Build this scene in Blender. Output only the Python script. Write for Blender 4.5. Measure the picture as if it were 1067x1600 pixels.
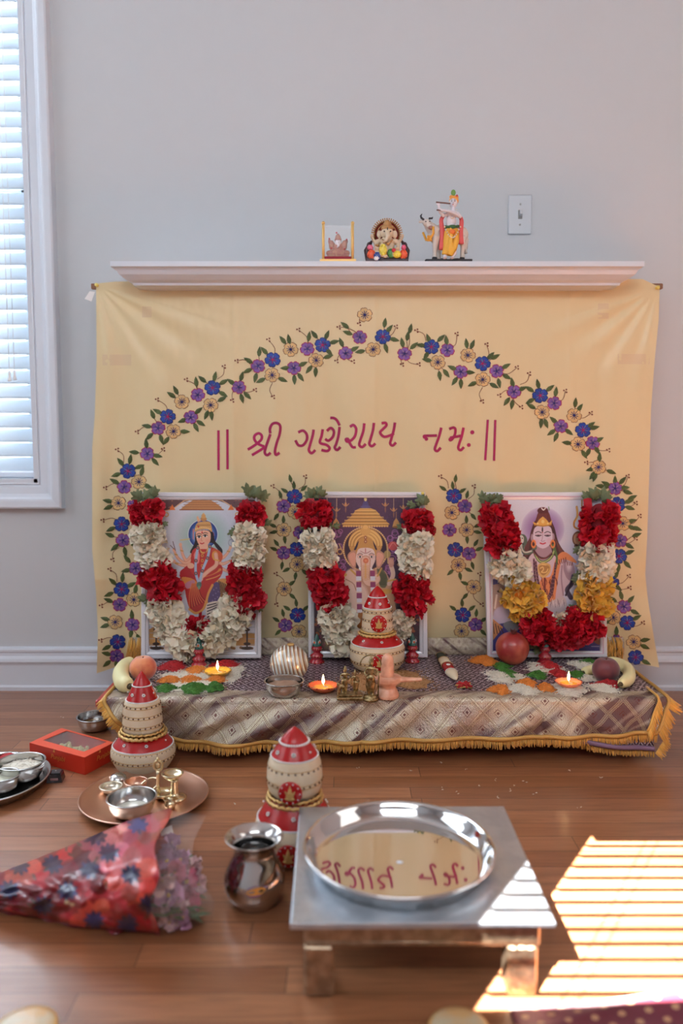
import bpy, bmesh, math, random
import numpy as np
from mathutils import Vector, Matrix, Euler, noise

SC = bpy.context.scene
for o in list(bpy.data.objects):
    bpy.data.objects.remove(o)
COL = SC.collection
PI = math.pi
random.seed(7)

# ------------------------------------------------------------------ camera
F = 1244.0                      # focal length in pixels of the 1067x1600 frame
PITCH = math.radians(5.2)
CH = 0.797                      # camera height
cam_data = bpy.data.cameras.new('camera')
cam = bpy.data.objects.new('camera', cam_data)
COL.objects.link(cam)
cam.location = (0, 0, CH)
cam.rotation_euler = (PI/2 - PITCH, 0, 0)
cam_data.sensor_fit = 'VERTICAL'
cam_data.sensor_height = 36.0
cam_data.sensor_width = 24.0
cam_data.lens = 36.0*F/1600.0
cam_data.clip_start = 0.02
cam_data.clip_end = 200
cam_data.dof.use_dof = True
cam_data.dof.focus_distance = 2.08
cam_data.dof.aperture_fstop = 1.9
SC.camera = cam

# ------------------------------------------------------------------ view, world, sun, daylight
SC.view_settings.view_transform = 'Standard'
SC.view_settings.look = 'None'
SC.view_settings.gamma = 1.0
SC.view_settings.use_curve_mapping = False
SC.view_settings.exposure = 0.32
SC.cycles.max_bounces = 8
SC.cycles.diffuse_bounces = 4
SC.cycles.glossy_bounces = 4
SC.cycles.transmission_bounces = 6
SC.cycles.transparent_max_bounces = 12
SC.cycles.sample_clamp_indirect = 6.0
SC.cycles.caustics_reflective = False
SC.cycles.caustics_refractive = False
SC.cycles.blur_glossy = 0.6

world = bpy.data.worlds.new('sky')
SC.world = world
world.use_nodes = True
bgn = world.node_tree.nodes['Background']
bgn.inputs[0].default_value = (0.82, 0.91, 1.0, 1)
bgn.inputs[1].default_value = 4.2

YW = 2.49                       # the altar wall
YB = -0.70                      # the wall behind the camera
XL, XR = -2.75, 2.6
ZC = 2.75

sun_data = bpy.data.lights.new('sun', 'SUN')
sun = bpy.data.objects.new('sun', sun_data)
COL.objects.link(sun)
sun_data.energy = 92.0
sun_data.angle = math.radians(0.13)
sun_data.color = (1.0, 0.97, 0.93)
SUN = Vector((0.560, 0.867, -1.0)).normalized()
sun.rotation_euler = SUN.to_track_quat('-Z', 'Y').to_euler()
sun.location = (-1.5, -3, 5)


def area(name, loc, target, sx, sy, power, color):
    d = bpy.data.lights.new(name, 'AREA')
    d.shape = 'RECTANGLE'
    d.size = sx
    d.size_y = sy
    d.energy = power
    d.color = color
    o = bpy.data.objects.new(name, d)
    COL.objects.link(o)
    o.location = loc
    o.rotation_euler = (Vector(target) - Vector(loc)).to_track_quat('-Z', 'Y').to_euler()
    return o


# daylight of the window in view, of the window behind the camera, then added side fill
area('daylight_window_left', (-1.5, YW + 0.30, 1.65), (-1.3, 0, 0.6), 1.3, 2.0, 62, (0.78, 0.89, 1.0))
area('daylight_window_rear', (-0.10, YB + 0.08, 2.2), (-0.05, 2.4, 0.6), 1.9, 0.8, 10, (0.95, 0.96, 1.0))
area('added_fill_left', (XL + 0.06, 1.15, 1.35), (2.0, 1.75, 0.5), 1.7, 2.0, 22, (0.85, 0.93, 1.0))  # added fill lamp in front of the solid left wall
area('added_fill_right', (XR - 0.06, 0.8, 1.5), (-1.0, 2.0, 0.6), 1.6, 2.0, 12, (1.0, 0.96, 0.92))  # added fill from the right, the wall there has no opening

# ------------------------------------------------------------------ projection of photo points onto real planes
cp, sp = math.cos(PITCH), math.sin(PITCH)


def ray(px, py):
    a = (px - 533.5)/F
    b = (800.0 - py)/F
    return Vector((a, cp + b*sp, -sp + b*cp))


def atY(px, py, Y):
    d = ray(px, py)
    t = Y/d.y
    return Vector((d.x*t, Y, CH + d.z*t))


def atZ(px, py, Z):
    d = ray(px, py)
    t = (Z - CH)/d.z
    return Vector((d.x*t, d.y*t, Z))


# ------------------------------------------------------------------ colours and materials
def lin(c):
    c = c/255.0
    return c/12.92 if c <= 0.04045 else ((c + 0.055)/1.055)**2.4


KALB = 1.45


def C(r, g, b, k=None):
    k = KALB if k is None else k
    return (min(.92, lin(r)*k), min(.92, lin(g)*k), min(.92, lin(b)*k), 1.0)


MATS = {}


def new_mat(name):
    m = bpy.data.materials.new(name)
    m.use_nodes = True
    nt = m.node_tree
    b = nt.nodes['Principled BSDF']
    return m, nt, b


def node(nt, typ, **kw):
    n = nt.nodes.new(typ)
    for k, v in kw.items():
        if k.startswith('i_'):
            n.inputs[k[2:].replace('_', ' ')].default_value = v
        else:
            setattr(n, k, v)
    return n


def mth(nt, op, a, b=None, c=None):
    n = nt.nodes.new('ShaderNodeMath')
    n.operation = op
    for i, v in enumerate((a, b, c)):
        if v is None:
            continue
        if isinstance(v, (int, float)):
            n.inputs[i].default_value = v
        else:
            nt.links.new(v, n.inputs[i])
    return n.outputs[0]


def mixc(nt, fac, a, b):
    n = nt.nodes.new('ShaderNodeMix')
    n.data_type = 'RGBA'
    for s, v in ((n.inputs[0], fac), (n.inputs[6], a), (n.inputs[7], b)):
        if isinstance(v, (int, float)):
            s.default_value = v
        elif isinstance(v, tuple):
            s.default_value = v
        else:
            nt.links.new(v, s)
    return n.outputs[2]


def mat(name, color, rough=0.5, metal=0.0, var=0.0, bump=0.0, scale=200.0, island=0.0, sub=0.0, coat=0.0,
        color2=None, vscale=None, sheen=0.0, trans=0.0, alpha=1.0, emit=None, es=0.0):
    """A procedural surface: base colour with noise / per-petal variation and a noise bump."""
    if name in MATS:
        return MATS[name]
    m, nt, b = new_mat(name)
    MATS[name] = m
    b.inputs['Roughness'].default_value = rough
    b.inputs['Metallic'].default_value = metal
    b.inputs['Coat Weight'].default_value = coat
    b.inputs['Sheen Weight'].default_value = sheen
    b.inputs['Transmission Weight'].default_value = trans
    b.inputs['Alpha'].default_value = alpha
    if emit:
        b.inputs['Emission Color'].default_value = emit
        b.inputs['Emission Strength'].default_value = es
    if sub:
        b.inputs['Subsurface Weight'].default_value = sub
        b.inputs['Subsurface Radius'].default_value = (0.01, 0.006, 0.004)
        b.inputs['Subsurface Scale'].default_value = 0.4
    tc = node(nt, 'ShaderNodeTexCoord')
    out = color
    nz = node(nt, 'ShaderNodeTexNoise')
    nz.inputs['Scale'].default_value = vscale or scale*0.15
    nz.inputs['Detail'].default_value = 4
    nt.links.new(tc.outputs['Object'], nz.inputs['Vector'])
    c2 = color2 or tuple(max(0, x*(1 - 0.5)) for x in color[:3]) + (1,)
    if color2:
        mr = node(nt, 'ShaderNodeMapRange')
        mr.inputs[1].default_value = 0.38
        mr.inputs[2].default_value = 0.62
        nt.links.new(nz.outputs[0], mr.inputs[0])
        out = mixc(nt, mr.outputs[0], color, c2)
    elif var:
        f = mth(nt, 'MULTIPLY', nz.outputs[0], var)
        out = mixc(nt, f, color, c2)
    if island:
        g = node(nt, 'ShaderNodeNewGeometry')
        f = mth(nt, 'MULTIPLY', g.outputs['Random Per Island'], island)
        out = mixc(nt, f, out, tuple(x*0.35 for x in color[:3]) + (1,))
    if isinstance(out, tuple):
        out = mixc(nt, mth(nt, 'MULTIPLY', nz.outputs[0], 0.12), out, tuple(x*0.8 for x in color[:3]) + (1,))
    nt.links.new(out, b.inputs['Base Color'])
    if bump:
        n2 = node(nt, 'ShaderNodeTexNoise')
        n2.inputs['Scale'].default_value = scale
        n2.inputs['Detail'].default_value = 3
        nt.links.new(tc.outputs['Object'], n2.inputs['Vector'])
        bp = node(nt, 'ShaderNodeBump')
        bp.inputs['Strength'].default_value = bump
        bp.inputs['Distance'].default_value = 0.002
        nt.links.new(n2.outputs[0], bp.inputs['Height'])
        nt.links.new(bp.outputs[0], b.inputs['Normal'])
    return m


def attr_mat(name, rough=0.4, metal=0.0, coat=0.0, bump=0.0, scale=300):
    m, nt, b = new_mat(name)
    a = node(nt, 'ShaderNodeVertexColor')
    a.layer_name = 'print'
    nt.links.new(a.outputs[0], b.inputs['Base Color'])
    b.inputs['Roughness'].default_value = rough
    b.inputs['Coat Weight'].default_value = coat
    if bump:
        tc = node(nt, 'ShaderNodeTexCoord')
        n2 = node(nt, 'ShaderNodeTexNoise')
        n2.inputs['Scale'].default_value = scale
        nt.links.new(tc.outputs['Object'], n2.inputs['Vector'])
        bp = node(nt, 'ShaderNodeBump')
        bp.inputs['Strength'].default_value = bump
        bp.inputs['Distance'].default_value = 0.003
        nt.links.new(n2.outputs[0], bp.inputs['Height'])
        nt.links.new(bp.outputs[0], b.inputs['Normal'])
    return m


# ------------------------------------------------------------------ mesh collector
class MB:
    def __init__(self):
        self.v, self.f, self.m, self.s = [], [], [], []
        self.M = Matrix.Identity(4)
        self.mi = 0

    def add(self, vs, fs, smooth=True, mi=None):
        n = len(self.v)
        M = self.M
        self.v += [tuple(M @ Vector(p)) for p in vs]
        mi = self.mi if mi is None else mi
        for f in fs:
            self.f.append(tuple(i + n for i in f))
            self.m.append(mi)
            self.s.append(smooth)
        return self

    def box(self, c, s, rot=None, taper=1.0, mi=None, bev=0.0):
        hx, hy, hz = s[0]/2, s[1]/2, s[2]/2
        R = (rot or Matrix.Identity(3))
        if bev:
            b = min(bev, hx*.9, hy*.9, hz*.9)
            vs, fs = [], []
            ring = []
            for (z, e) in ((-hz, b), (-hz + b, 0), (hz - b, 0), (hz, b)):
                r = []
                for (sx, sy) in ((-1, -1), (1, -1), (1, 1), (-1, 1)):
                    for q in ((0, 1), (1, 0)) if sx*sy > 0 else ((1, 0), (0, 1)):
                        x = sx*(hx - e*1.0 - b*q[0]*(1 if e == 0 else 0.5))
                        y = sy*(hy - e*1.0 - b*q[1]*(1 if e == 0 else 0.5))
                        r.append(len(vs))
                        vs.append((x, y, z))
                ring.append(r)
            for a, c2 in zip(ring, ring[1:]):
                for i in range(8):
                    j = (i + 1) % 8
                    fs.append((a[i], a[j], c2[j], c2[i]))
            fs.append(tuple(reversed(ring[0])))
            fs.append(tuple(ring[-1]))
            vs = [R @ Vector(p) + Vector(c) for p in vs]
            return self.add(vs, fs, False, mi)
        vs = []
        for z, t in ((-hz, 1.0), (hz, taper)):
            for (x, y) in ((-hx, -hy), (hx, -hy), (hx, hy), (-hx, hy)):
                vs.append(R @ Vector((x*t, y*t, z)) + Vector(c))
        fs = [(3, 2, 1, 0), (4, 5, 6, 7), (0, 1, 5, 4), (1, 2, 6, 5), (2, 3, 7, 6), (3, 0, 4, 7)]
        return self.add(vs, fs, False, mi)

    def lathe(self, prof, c=(0, 0, 0), seg=32, axis=None, mi=None, sx=1.0, sy=1.0, wob=None, smooth=True):
        """prof: list of (r, z)."""
        R = axis or Matrix.Identity(3)
        c = Vector(c)
        vs, fs = [], []
        idx = []
        for (r, z) in prof:
            if r < 1e-6:
                idx.append([len(vs)])
                vs.append(R @ Vector((0, 0, z)) + c)
            else:
                row = []
                for i in range(seg):
                    a = 2*PI*i/seg
                    k = 1 + (wob(a, z) if wob else 0)
                    row.append(len(vs))
                    vs.append(R @ Vector((r*k*math.cos(a)*sx, r*k*math.sin(a)*sy, z)) + c)
                idx.append(row)
        for a, b in zip(idx, idx[1:]):
            if len(a) == 1 and len(b) == 1:
                continue
            for i in range(seg):
                j = (i + 1) % seg
                if len(a) == 1:
                    fs.append((a[0], b[j], b[i]))
                elif len(b) == 1:
                    fs.append((a[i], a[j], b[0]))
                else:
                    fs.append((a[i], a[j], b[j], b[i]))
        return self.add(vs, fs, smooth, mi)

    def ell(self, c, r, rot=None, seg=16, rings=10, mi=None):
        if isinstance(r, (int, float)):
            r = (r, r, r)
        R = rot or Matrix.Identity(3)
        prof = [(math.sin(PI*i/rings), -math.cos(PI*i/rings)) for i in range(rings + 1)]
        S = Matrix.Diagonal(Vector(r))
        return self.lathe([(0 if q in (0, rings) else p[0], p[1]) for q, p in enumerate(prof)], c, seg, R @ S, mi)

    def tube(self, pts, r, seg=8, closed=False, mi=None, flat=1.0, up=None, cap=True):
        pts = [Vector(p) for p in pts]
        n = len(pts)
        rs = r if isinstance(r, (list, tuple)) else [r]*n
        vs, fs = [], []
        prev = None
        for i in range(n):
            if closed:
                t = pts[(i + 1) % n] - pts[i - 1]
            else:
                t = pts[min(i + 1, n - 1)] - pts[max(i - 1, 0)]
            if t.length < 1e-9:
                t = Vector((0, 0, 1))
            t.normalize()
            if prev is None:
                u = Vector(up) if up else (Vector((0, 0, 1)) if abs(t.z) < .9 else Vector((1, 0, 0)))
            else:
                u = prev
            u = (u - t*u.dot(t))
            if u.length < 1e-6:
                u = t.orthogonal()
            u.normalize()
            prev = u
            w = t.cross(u)
            for k in range(seg):
                a = 2*PI*k/seg
                vs.append(pts[i] + (w*math.cos(a) + u*math.sin(a)*flat)*rs[i])
        m = n if closed else n - 1
        for i in range(m):
            for k in range(seg):
                a, b = i*seg + k, i*seg + (k + 1) % seg
                c2, d = ((i + 1) % n)*seg + (k + 1) % seg, ((i + 1) % n)*seg + k
                fs.append((a, b, c2, d))
        if cap and not closed:
            fs.append(tuple(range(seg - 1, -1, -1)))
            fs.append(tuple((n - 1)*seg + k for k in range(seg)))
        return self.add(vs, fs, True, mi)

    def grid(self, fn, nu, nv, mi=None, smooth=True, closed_u=False):
        vs = [fn(i/(nu if closed_u else nu - 1), j/(nv - 1)) for j in range(nv) for i in range(nu)]
        fs = []
        for j in range(nv - 1):
            for i in range(nu if closed_u else nu - 1):
                a = j*nu + i
                b = j*nu + (i + 1) % nu
                fs.append((a, b, b + nu, a + nu))
        return self.add(vs, fs, smooth, mi)

    def poly(self, pts, mi=None):
        return self.add(pts, [tuple(range(len(pts)))], False, mi)

    def beads(self, pts, r, mi=None, seg=6, rings=4):
        for p in pts:
            self.ell(p, r, seg=seg, rings=rings, mi=mi)
        return self

    def ring_beads(self, c, R, z, n, r, mi=None, seg=6, rings=4):
        for i in range(n):
            a = 2*PI*i/n
            self.ell((c[0] + R*math.cos(a), c[1] + R*math.sin(a), c[2] + z), r, seg=seg, rings=rings, mi=mi)
        return self

    def build(self, name, mats, parent=None, origin=None):
        me = bpy.data.meshes.new(name)
        vs = self.v
        if origin is not None:
            ox, oy, oz = origin
            vs = [(x - ox, y - oy, z - oz) for x, y, z in vs]
        me.from_pydata(vs, [], self.f)
        if not isinstance(mats, (list, tuple)):
            mats = [mats]
        for m in mats:
            me.materials.append(m)
        me.polygons.foreach_set('material_index', self.m)
        me.polygons.foreach_set('use_smooth', self.s)
        me.update()
        o = bpy.data.objects.new(name, me)
        COL.objects.link(o)
        if origin is not None and parent is None:
            o.location = origin
        if parent is not None:
            o.parent = parent
        return o


def rz(a):
    return Matrix.Rotation(a, 3, 'Z')


def rx(a):
    return Matrix.Rotation(a, 3, 'X')


def ry(a):
    return Matrix.Rotation(a, 3, 'Y')


def tag(o, label=None, cat=None, group=None, kind=None):
    if label:
        o['label'] = label
    if cat:
        o['category'] = cat
    if group:
        o['group'] = group
    if kind:
        o['kind'] = kind
    return o


def thing(name, label, cat, loc=(0, 0, 0), rot=0.0, group=None):
    o = bpy.data.objects.new(name, None)
    o.empty_display_size = 0.02
    COL.objects.link(o)
    o.location = loc
    o.rotation_euler = (0, 0, rot) if isinstance(rot, (int, float)) else rot
    return tag(o, label, cat, group)


def dup(root, loc, rot=None, label=None, scale=None):
    def cp_(o, par):
        c = o.copy()
        COL.objects.link(c)
        if par is not None:
            c.parent = par
        for ch in o.children:
            cp_(ch, c)
        return c
    r = cp_(root, None)
    r.location = loc
    if rot is not None:
        r.rotation_euler = (0, 0, rot)
    if scale:
        r.scale = (scale,)*3
    if label:
        r['label'] = label
    return r


def struct(name, mb, mats):
    return tag(mb.build(name, mats), kind='structure')


def fuse(o, voxel, smooth=2):
    """melt overlapping lumps of one sculpted part into one skin"""
    r = o.modifiers.new('skin', 'REMESH')
    r.mode = 'VOXEL'
    r.voxel_size = voxel
    r.use_smooth_shade = True
    if smooth:
        s = o.modifiers.new('soft', 'SMOOTH')
        s.factor = 0.5
        s.iterations = smooth
    return o


def lerp(a, b, t):
    return a + (b - a)*t


def tab(table, x):
    if x <= table[0][0]:
        return table[0][1]
    for (a, va), (b, vb) in zip(table, table[1:]):
        if x <= b:
            return va + (vb - va)*(x - a)/(b - a)
    return table[-1][1]


def nz3(x, y, z=0.0):
    return noise.noise(Vector((x, y, z)))


def catmull(pts, n=8, closed=False):
    P = [Vector(p) for p in pts]
    out = []
    m = len(P)
    rng = range(m) if closed else range(m - 1)
    for i in rng:
        if closed:
            p0, p1, p2, p3 = P[i - 1], P[i], P[(i + 1) % m], P[(i + 2) % m]
        else:
            p0, p1, p2, p3 = P[max(i - 1, 0)], P[i], P[i + 1], P[min(i + 2, m - 1)]
        for k in range(n):
            t = k/n
            out.append(0.5*((2*p1) + (p2 - p0)*t + (2*p0 - 5*p1 + 4*p2 - p3)*t*t + (3*p1 - p0 - 3*p2 + p3)*t**3))
    if not closed:
        out.append(P[-1])
    return out

# ================================================================== THE ROOM
M_wall = mat('wall_paint', C(192, 195, 199, 1.14), 0.6, bump=0.05, scale=120)
M_trimw = mat('trim_paint', C(206, 211, 220, 1.15), 0.35)
M_ceil = mat('ceiling_paint', C(205, 205, 205, 1.1), 0.8)


def floor_material():
    m, nt, b = new_mat('oak_floor')
    tc = node(nt, 'ShaderNodeTexCoord')
    br = node(nt, 'ShaderNodeTexBrick')
    br.offset = 0.37
    br.offset_frequency = 2
    br.inputs['Scale'].default_value = 1.0
    br.inputs['Mortar Size'].default_value = 0.0009
    br.inputs['Mortar Smooth'].default_value = 0.3
    br.inputs['Bias'].default_value = 0.0
    br.inputs['Brick Width'].default_value = 0.83
    br.inputs['Row Height'].default_value = 0.057
    br.inputs['Color1'].default_value = (0, 0, 0, 1)
    br.inputs['Color2'].default_value = (1, 1, 1, 1)
    br.inputs['Mortar'].default_value = (0.5, 0.5, 0.5, 1)
    # jitter the joints of every row
    sx = node(nt, 'ShaderNodeSeparateXYZ')
    nt.links.new(tc.outputs['Object'], sx.inputs[0])
    row = mth(nt, 'FLOOR', mth(nt, 'DIVIDE', sx.outputs[1], 0.057))
    wn = node(nt, 'ShaderNodeTexWhiteNoise', noise_dimensions='1D')
    nt.links.new(row, wn.inputs['W'])
    xx = mth(nt, 'MULTIPLY_ADD', wn.outputs[0], 3.1, sx.outputs[0])
    cb = node(nt, 'ShaderNodeCombineXYZ')
    nt.links.new(xx, cb.inputs[0])
    nt.links.new(sx.outputs[1], cb.inputs[1])
    nt.links.new(cb.outputs[0], br.inputs['Vector'])
    # grain: noise stretched along the boards, shifted per row
    mp = node(nt, 'ShaderNodeCombineXYZ')
    nt.links.new(mth(nt, 'MULTIPLY', xx, 3.0), mp.inputs[0])
    nt.links.new(mth(nt, 'MULTIPLY', sx.outputs[1], 46.0), mp.inputs[1])
    nt.links.new(row, mp.inputs[2])
    g = node(nt, 'ShaderNodeTexNoise')
    g.inputs['Scale'].default_value = 1.6
    g.inputs['Detail'].default_value = 6
    g.inputs['Roughness'].default_value = 0.6
    g.inputs['Distortion'].default_value = 1.4
    nt.links.new(mp.outputs[0], g.inputs['Vector'])
    mr = node(nt, 'ShaderNodeMapRange')
    mr.inputs[1].default_value = 0.3
    mr.inputs[2].default_value = 0.7
    nt.links.new(g.outputs[0], mr.inputs[0])
    c1 = mixc(nt, br.outputs[0], FL1, FL2)
    c2 = mixc(nt, mth(nt, 'MULTIPLY', mr.outputs[0], 0.55), c1, FL3)
    c3 = mixc(nt, mth(nt, 'MULTIPLY', br.outputs['Fac'], 0.85), c2, (0.03, 0.013, 0.006, 1))
    nt.links.new(c3, b.inputs['Base Color'])
    b.inputs['Roughness'].default_value = 0.34
    b.inputs['Coat Weight'].default_value = 0.45
    b.inputs['Coat Roughness'].default_value = 0.16
    bp = node(nt, 'ShaderNodeBump')
    bp.inputs['Strength'].default_value = 0.35
    bp.inputs['Distance'].default_value = 0.001
    hh = mth(nt, 'SUBTRACT', mth(nt, 'MULTIPLY', g.outputs[0], 0.25), br.outputs['Fac'])
    nt.links.new(hh, bp.inputs['Height'])
    nt.links.new(bp.outputs[0], b.inputs['Normal'])
    return m


FL1 = C(184, 124, 86, 1.05)
FL2 = C(152, 96, 62, 1.05)
FL3 = C(100, 56, 34, 1.0)
M_floor = floor_material()
mb = MB()
mb.box(((XL + XR)/2, (YW + YB)/2 + 0.1, -0.05), (XR - XL + 0.4, YW - YB + 0.6, 0.1))
struct('floor', mb, M_floor)
mb = MB()
mb.box(((XL + XR)/2, (YW + YB)/2 + .05, ZC + 0.05), (XR - XL + 0.4, YW - YB + 0.14, 0.1))
struct('ceiling', mb, M_ceil)

# window in view: opening in the altar wall
WX0, WX1 = -2.05, atY(59, 700, YW).x
WZ0, WZ1 = atY(50, 754, YW).z, 2.46
T = 0.16


def wall_with_hole(name, y0, y1, hx0, hx1, hz0, hz1):
    mb = MB()
    yc, dy = (y0 + y1)/2, abs(y1 - y0)
    a, b = XL - 0.1, XR + 0.1
    mb.box(((a + hx0)/2, yc, ZC/2), (hx0 - a, dy, ZC))
    mb.box(((hx1 + b)/2, yc, ZC/2), (b - hx1, dy, ZC))
    mb.box(((hx0 + hx1)/2, yc, hz0/2), (hx1 - hx0, dy, hz0))
    mb.box(((hx0 + hx1)/2, yc, (hz1 + ZC)/2), (hx1 - hx0, dy, ZC - hz1))
    return struct(name, mb, M_wall)


wall_with_hole('wall_back', YW, YW + T, WX0, WX1, WZ0, WZ1)
RX0, RX1, RZ0, RZ1 = -0.975, 0.95, 1.99, 2.68  # unseen sill set high so the sun patch ends at the maroon fabric
wall_with_hole('wall_front', YB - 0.04, YB, RX0, RX1, RZ0, RZ1)
mb = MB()
mb.box((XL - 0.05, (YW + YB)/2, ZC/2), (0.1, YW - YB, ZC))
struct('wall_left', mb, M_wall)
mb = MB()
mb.box((XR + 0.05, (YW + YB)/2, ZC/2), (0.1, YW - YB, ZC))
struct('wall_right', mb, M_wall)


def sweep_rect(mb, x0, x1, z0, z1, prof, y):
    """mitred casing: prof list of (outward distance from opening, protrusion)"""
    rings = []
    for (d, p) in prof:
        rings.append([(x0 - d, y - p, z0 - d), (x1 + d, y - p, z0 - d), (x1 + d, y - p, z1 + d), (x0 - d, y - p, z1 + d)])
    vs = [v for r in rings for v in r]
    fs = []
    for k in range(len(rings) - 1):
        for i in range(4):
            j = (i + 1) % 4
            fs.append((k*4 + i, k*4 + j, k*4 + 4 + j, k*4 + 4 + i))
    mb.add(vs, fs, False)


cas = [(0.0, -0.05), (0.0, 0.010), (0.004, 0.012), (0.007, 0.008), (0.012, 0.013), (0.034, 0.016), (0.044, 0.022), (0.05, 0.030),
       (0.056, 0.032), (0.074, 0.034), (0.079, 0.031), (0.081, 0.0)]
mb = MB()
sweep_rect(mb, WX0, WX1, WZ0, WZ1, cas, YW)
win = struct('window_1', mb, M_trimw)
mb = MB()
# jambs, sash and stool of the window
mb.box((WX1 - 0.006, YW + 0.07, (WZ0 + WZ1)/2), (0.012, 0.16, WZ1 - WZ0))
mb.box((WX0 + 0.006, YW + 0.07, (WZ0 + WZ1)/2), (0.012, 0.16, WZ1 - WZ0))
mb.box(((WX0 + WX1)/2, YW + 0.07, WZ0 + 0.006), (WX1 - WX0, 0.16, 0.012))
mb.box(((WX0 + WX1)/2, YW + 0.07, WZ1 - 0.006), (WX1 - WX0, 0.16, 0.012))
mb.build('window_frame', M_trimw, win)
mb = MB()
for x in (WX1 - 0.045, WX0 + 0.045):
    mb.box((x, YW + 0.125, (WZ0 + WZ1)/2), (0.05, 0.03, WZ1 - WZ0 - 0.02), bev=0.004)
for z in (WZ0 + 0.04, (WZ0 + WZ1)/2, WZ1 - 0.04):
    mb.box(((WX0 + WX1)/2, YW + 0.125, z), (WX1 - WX0 - 0.09, 0.03, 0.05), bev=0.004)
mb.build('window_sash', M_trimw, win)
M_glass = bpy.data.materials.new('window_glass')
M_glass.use_nodes = True
_nt = M_glass.node_tree
_b = _nt.nodes['Principled BSDF']
_b.inputs['Base Color'].default_value = (1, 1, 1, 1)
_b.inputs['Roughness'].default_value = 0.02
_b.inputs['Alpha'].default_value = 0.12
mb = MB()
mb.box(((WX0 + WX1)/2, YW + 0.126, (WZ0 + WZ1)/2), (WX1 - WX0 - 0.1, 0.004, WZ1 - WZ0 - 0.06))
mb.build('glass', M_glass, win)

M_slat = bpy.data.materials.new('blind_vinyl')
M_slat.use_nodes = True
_nt = M_slat.node_tree
_b = _nt.nodes['Principled BSDF']
_b.inputs['Base Color'].default_value = (0.82, 0.86, 0.88, 1)
_b.inputs['Roughness'].default_value = 0.45
_tr = _nt.nodes.new('ShaderNodeBsdfTranslucent')
_tr.inputs[0].default_value = (0.80, 0.88, 0.95, 1)
_mx = _nt.nodes.new('ShaderNodeMixShader')
_mx.inputs[0].default_value = 0.32
_nt.links.new(_b.outputs[0], _mx.inputs[1])
_nt.links.new(_tr.outputs[0], _mx.inputs[2])
_nt.links.new(_mx.outputs[0], _nt.nodes['Material Output'].inputs[0])
M_cord = mat('blind_cord', C(225, 228, 230), 0.7)


def blind(name, label, x0, x1, z0, z1, y, tilt, sgn, pitch, cords, tassels=None):
    """sgn = +1: room side is -y (window in the altar wall), -1: room side is +y"""
    t = thing(name, label, 'window blind', ((x0 + x1)/2, y, z1))
    o = t.location.copy()
    mb = MB()
    w = 0.050
    z = z0 + 0.045
    n = 0
    while z < z1 - 0.07:
        R = rx(tilt*sgn)
        prof = []
        for k in range(7):
            q = (k/6 - 0.5)
            prof.append((q*w, 0.0022*(1 - (2*q)**2)))
        vs = []
        for xx in (x0, x1):
            for (yy, zz) in prof:
                vs.append(R @ Vector((0, yy, zz)) + Vector((xx, y, z)))
            for (yy, zz) in reversed(prof):
                vs.append(R @ Vector((0, yy, zz - 0.0026)) + Vector((xx, y, z)))
        m = 14
        fs = [(i, (i + 1) % m, m + (i + 1) % m, m + i) for i in range(m)]
        fs += [tuple(range(m - 1, -1, -1)), tuple(range(m, 2*m))]
        mb.add(vs, fs, True)
        z += pitch
        n += 1
    mb.build('slats', M_slat, t, o)
    mb = MB()
    mb.box(((x0 + x1)/2, y, z0 + 0.012), (x1 - x0, 0.05, 0.020), bev=0.004)
    mb.build('bottom_rail', M_trimw, t, o)
    mb = MB()
    mb.box(((x0 + x1)/2, y, z1 - 0.03), (x1 - x0, 0.055, 0.055), bev=0.003)
    mb.build('head_rail', M_trimw, t, o)
    for cx in cords:
        mb = MB()
        for dy in (-0.019, 0.019):
            mb.tube([(cx, y + dy, z0 + 0.02), (cx, y + dy, z1 - 0.04)], 0.0011, 5)
        mb.build('ladder_cord', M_cord, t, o)
    for (cx, zt) in tassels or []:
        mb = MB()
        mb.tube([(cx, y - 0.034, z1 - 0.05), (cx, y - 0.036, zt + 0.03)], 0.0010, 5)
        c = mb.build('pull_cord', M_cord, t, o)
        mb = MB()
        mb.lathe([(0, 0.032), (0.004, 0.031), (0.0045, 0.022), (0.0033, 0.019), (0.0055, 0.008), (0.006, 0.001), (0, 0)], (cx, y - 0.036, zt), 12)
        mb.build('cord_tassel', M_cord, c, o)
    return t


bx = atY(12, 600, YW + 0.0).x
blind('window_blind', 'white horizontal slat blind in the window left of the altar', WX0 + 0.02, WX1 - 0.012, WZ0 + 0.012, WZ1 - 0.012, YW + 0.045,
      math.radians(58), 1, 0.0455, [WX0 + 0.16],
      [(atY(13, 585, YW).x, atY(10, 596, YW).z), (atY(21, 585, YW).x, atY(18, 594, YW).z)])
blind('window_blind', 'white horizontal slat blind in the sunny window behind the camera', RX0 + 0.01, RX1 - 0.01, RZ0 + 0.012, RZ1 - 0.0, YB - 0.03,
      math.radians(41.0), -1, 0.044, [RX0 + 0.14, RX0 + 0.95, RX1 - 0.14])
mb = MB()
sweep_rect(mb, RX0, RX1, RZ0, RZ1, [(d, -p) for d, p in cas], YB)
struct('window_2', mb, M_trimw)

# baseboards with a moulded top, either side of the fireplace
bbp = [(0.0, 0.0), (0.018, 0.0), (0.0185, 0.012), (0.014, 0.018), (0.014, 0.082), (0.016, 0.088), (0.020, 0.094), (0.018, 0.104), (0.012, 0.112),
       (0.011, 0.122), (0.015, 0.126), (0.0155, 0.133), (0.010, 0.138), (0.0, 0.140)]
FPX0, FPX1 = atY(190, 700, YW - .06).x, atY(990, 700, YW - .06).x


def base(name, x0, x1, y, s=1):
    mb = MB()
    n = len(bbp)
    vs = [(x, y - s*p, z) for x in (x0, x1) for (p, z) in bbp]
    fs = [(i, i + 1, n + i + 1, n + i) for i in range(n - 1)] + [tuple(range(n)), tuple(range(2*n - 1, n - 1, -1))]
    mb.add(vs, fs, False)
    return struct(name, mb, M_trimw)


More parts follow.
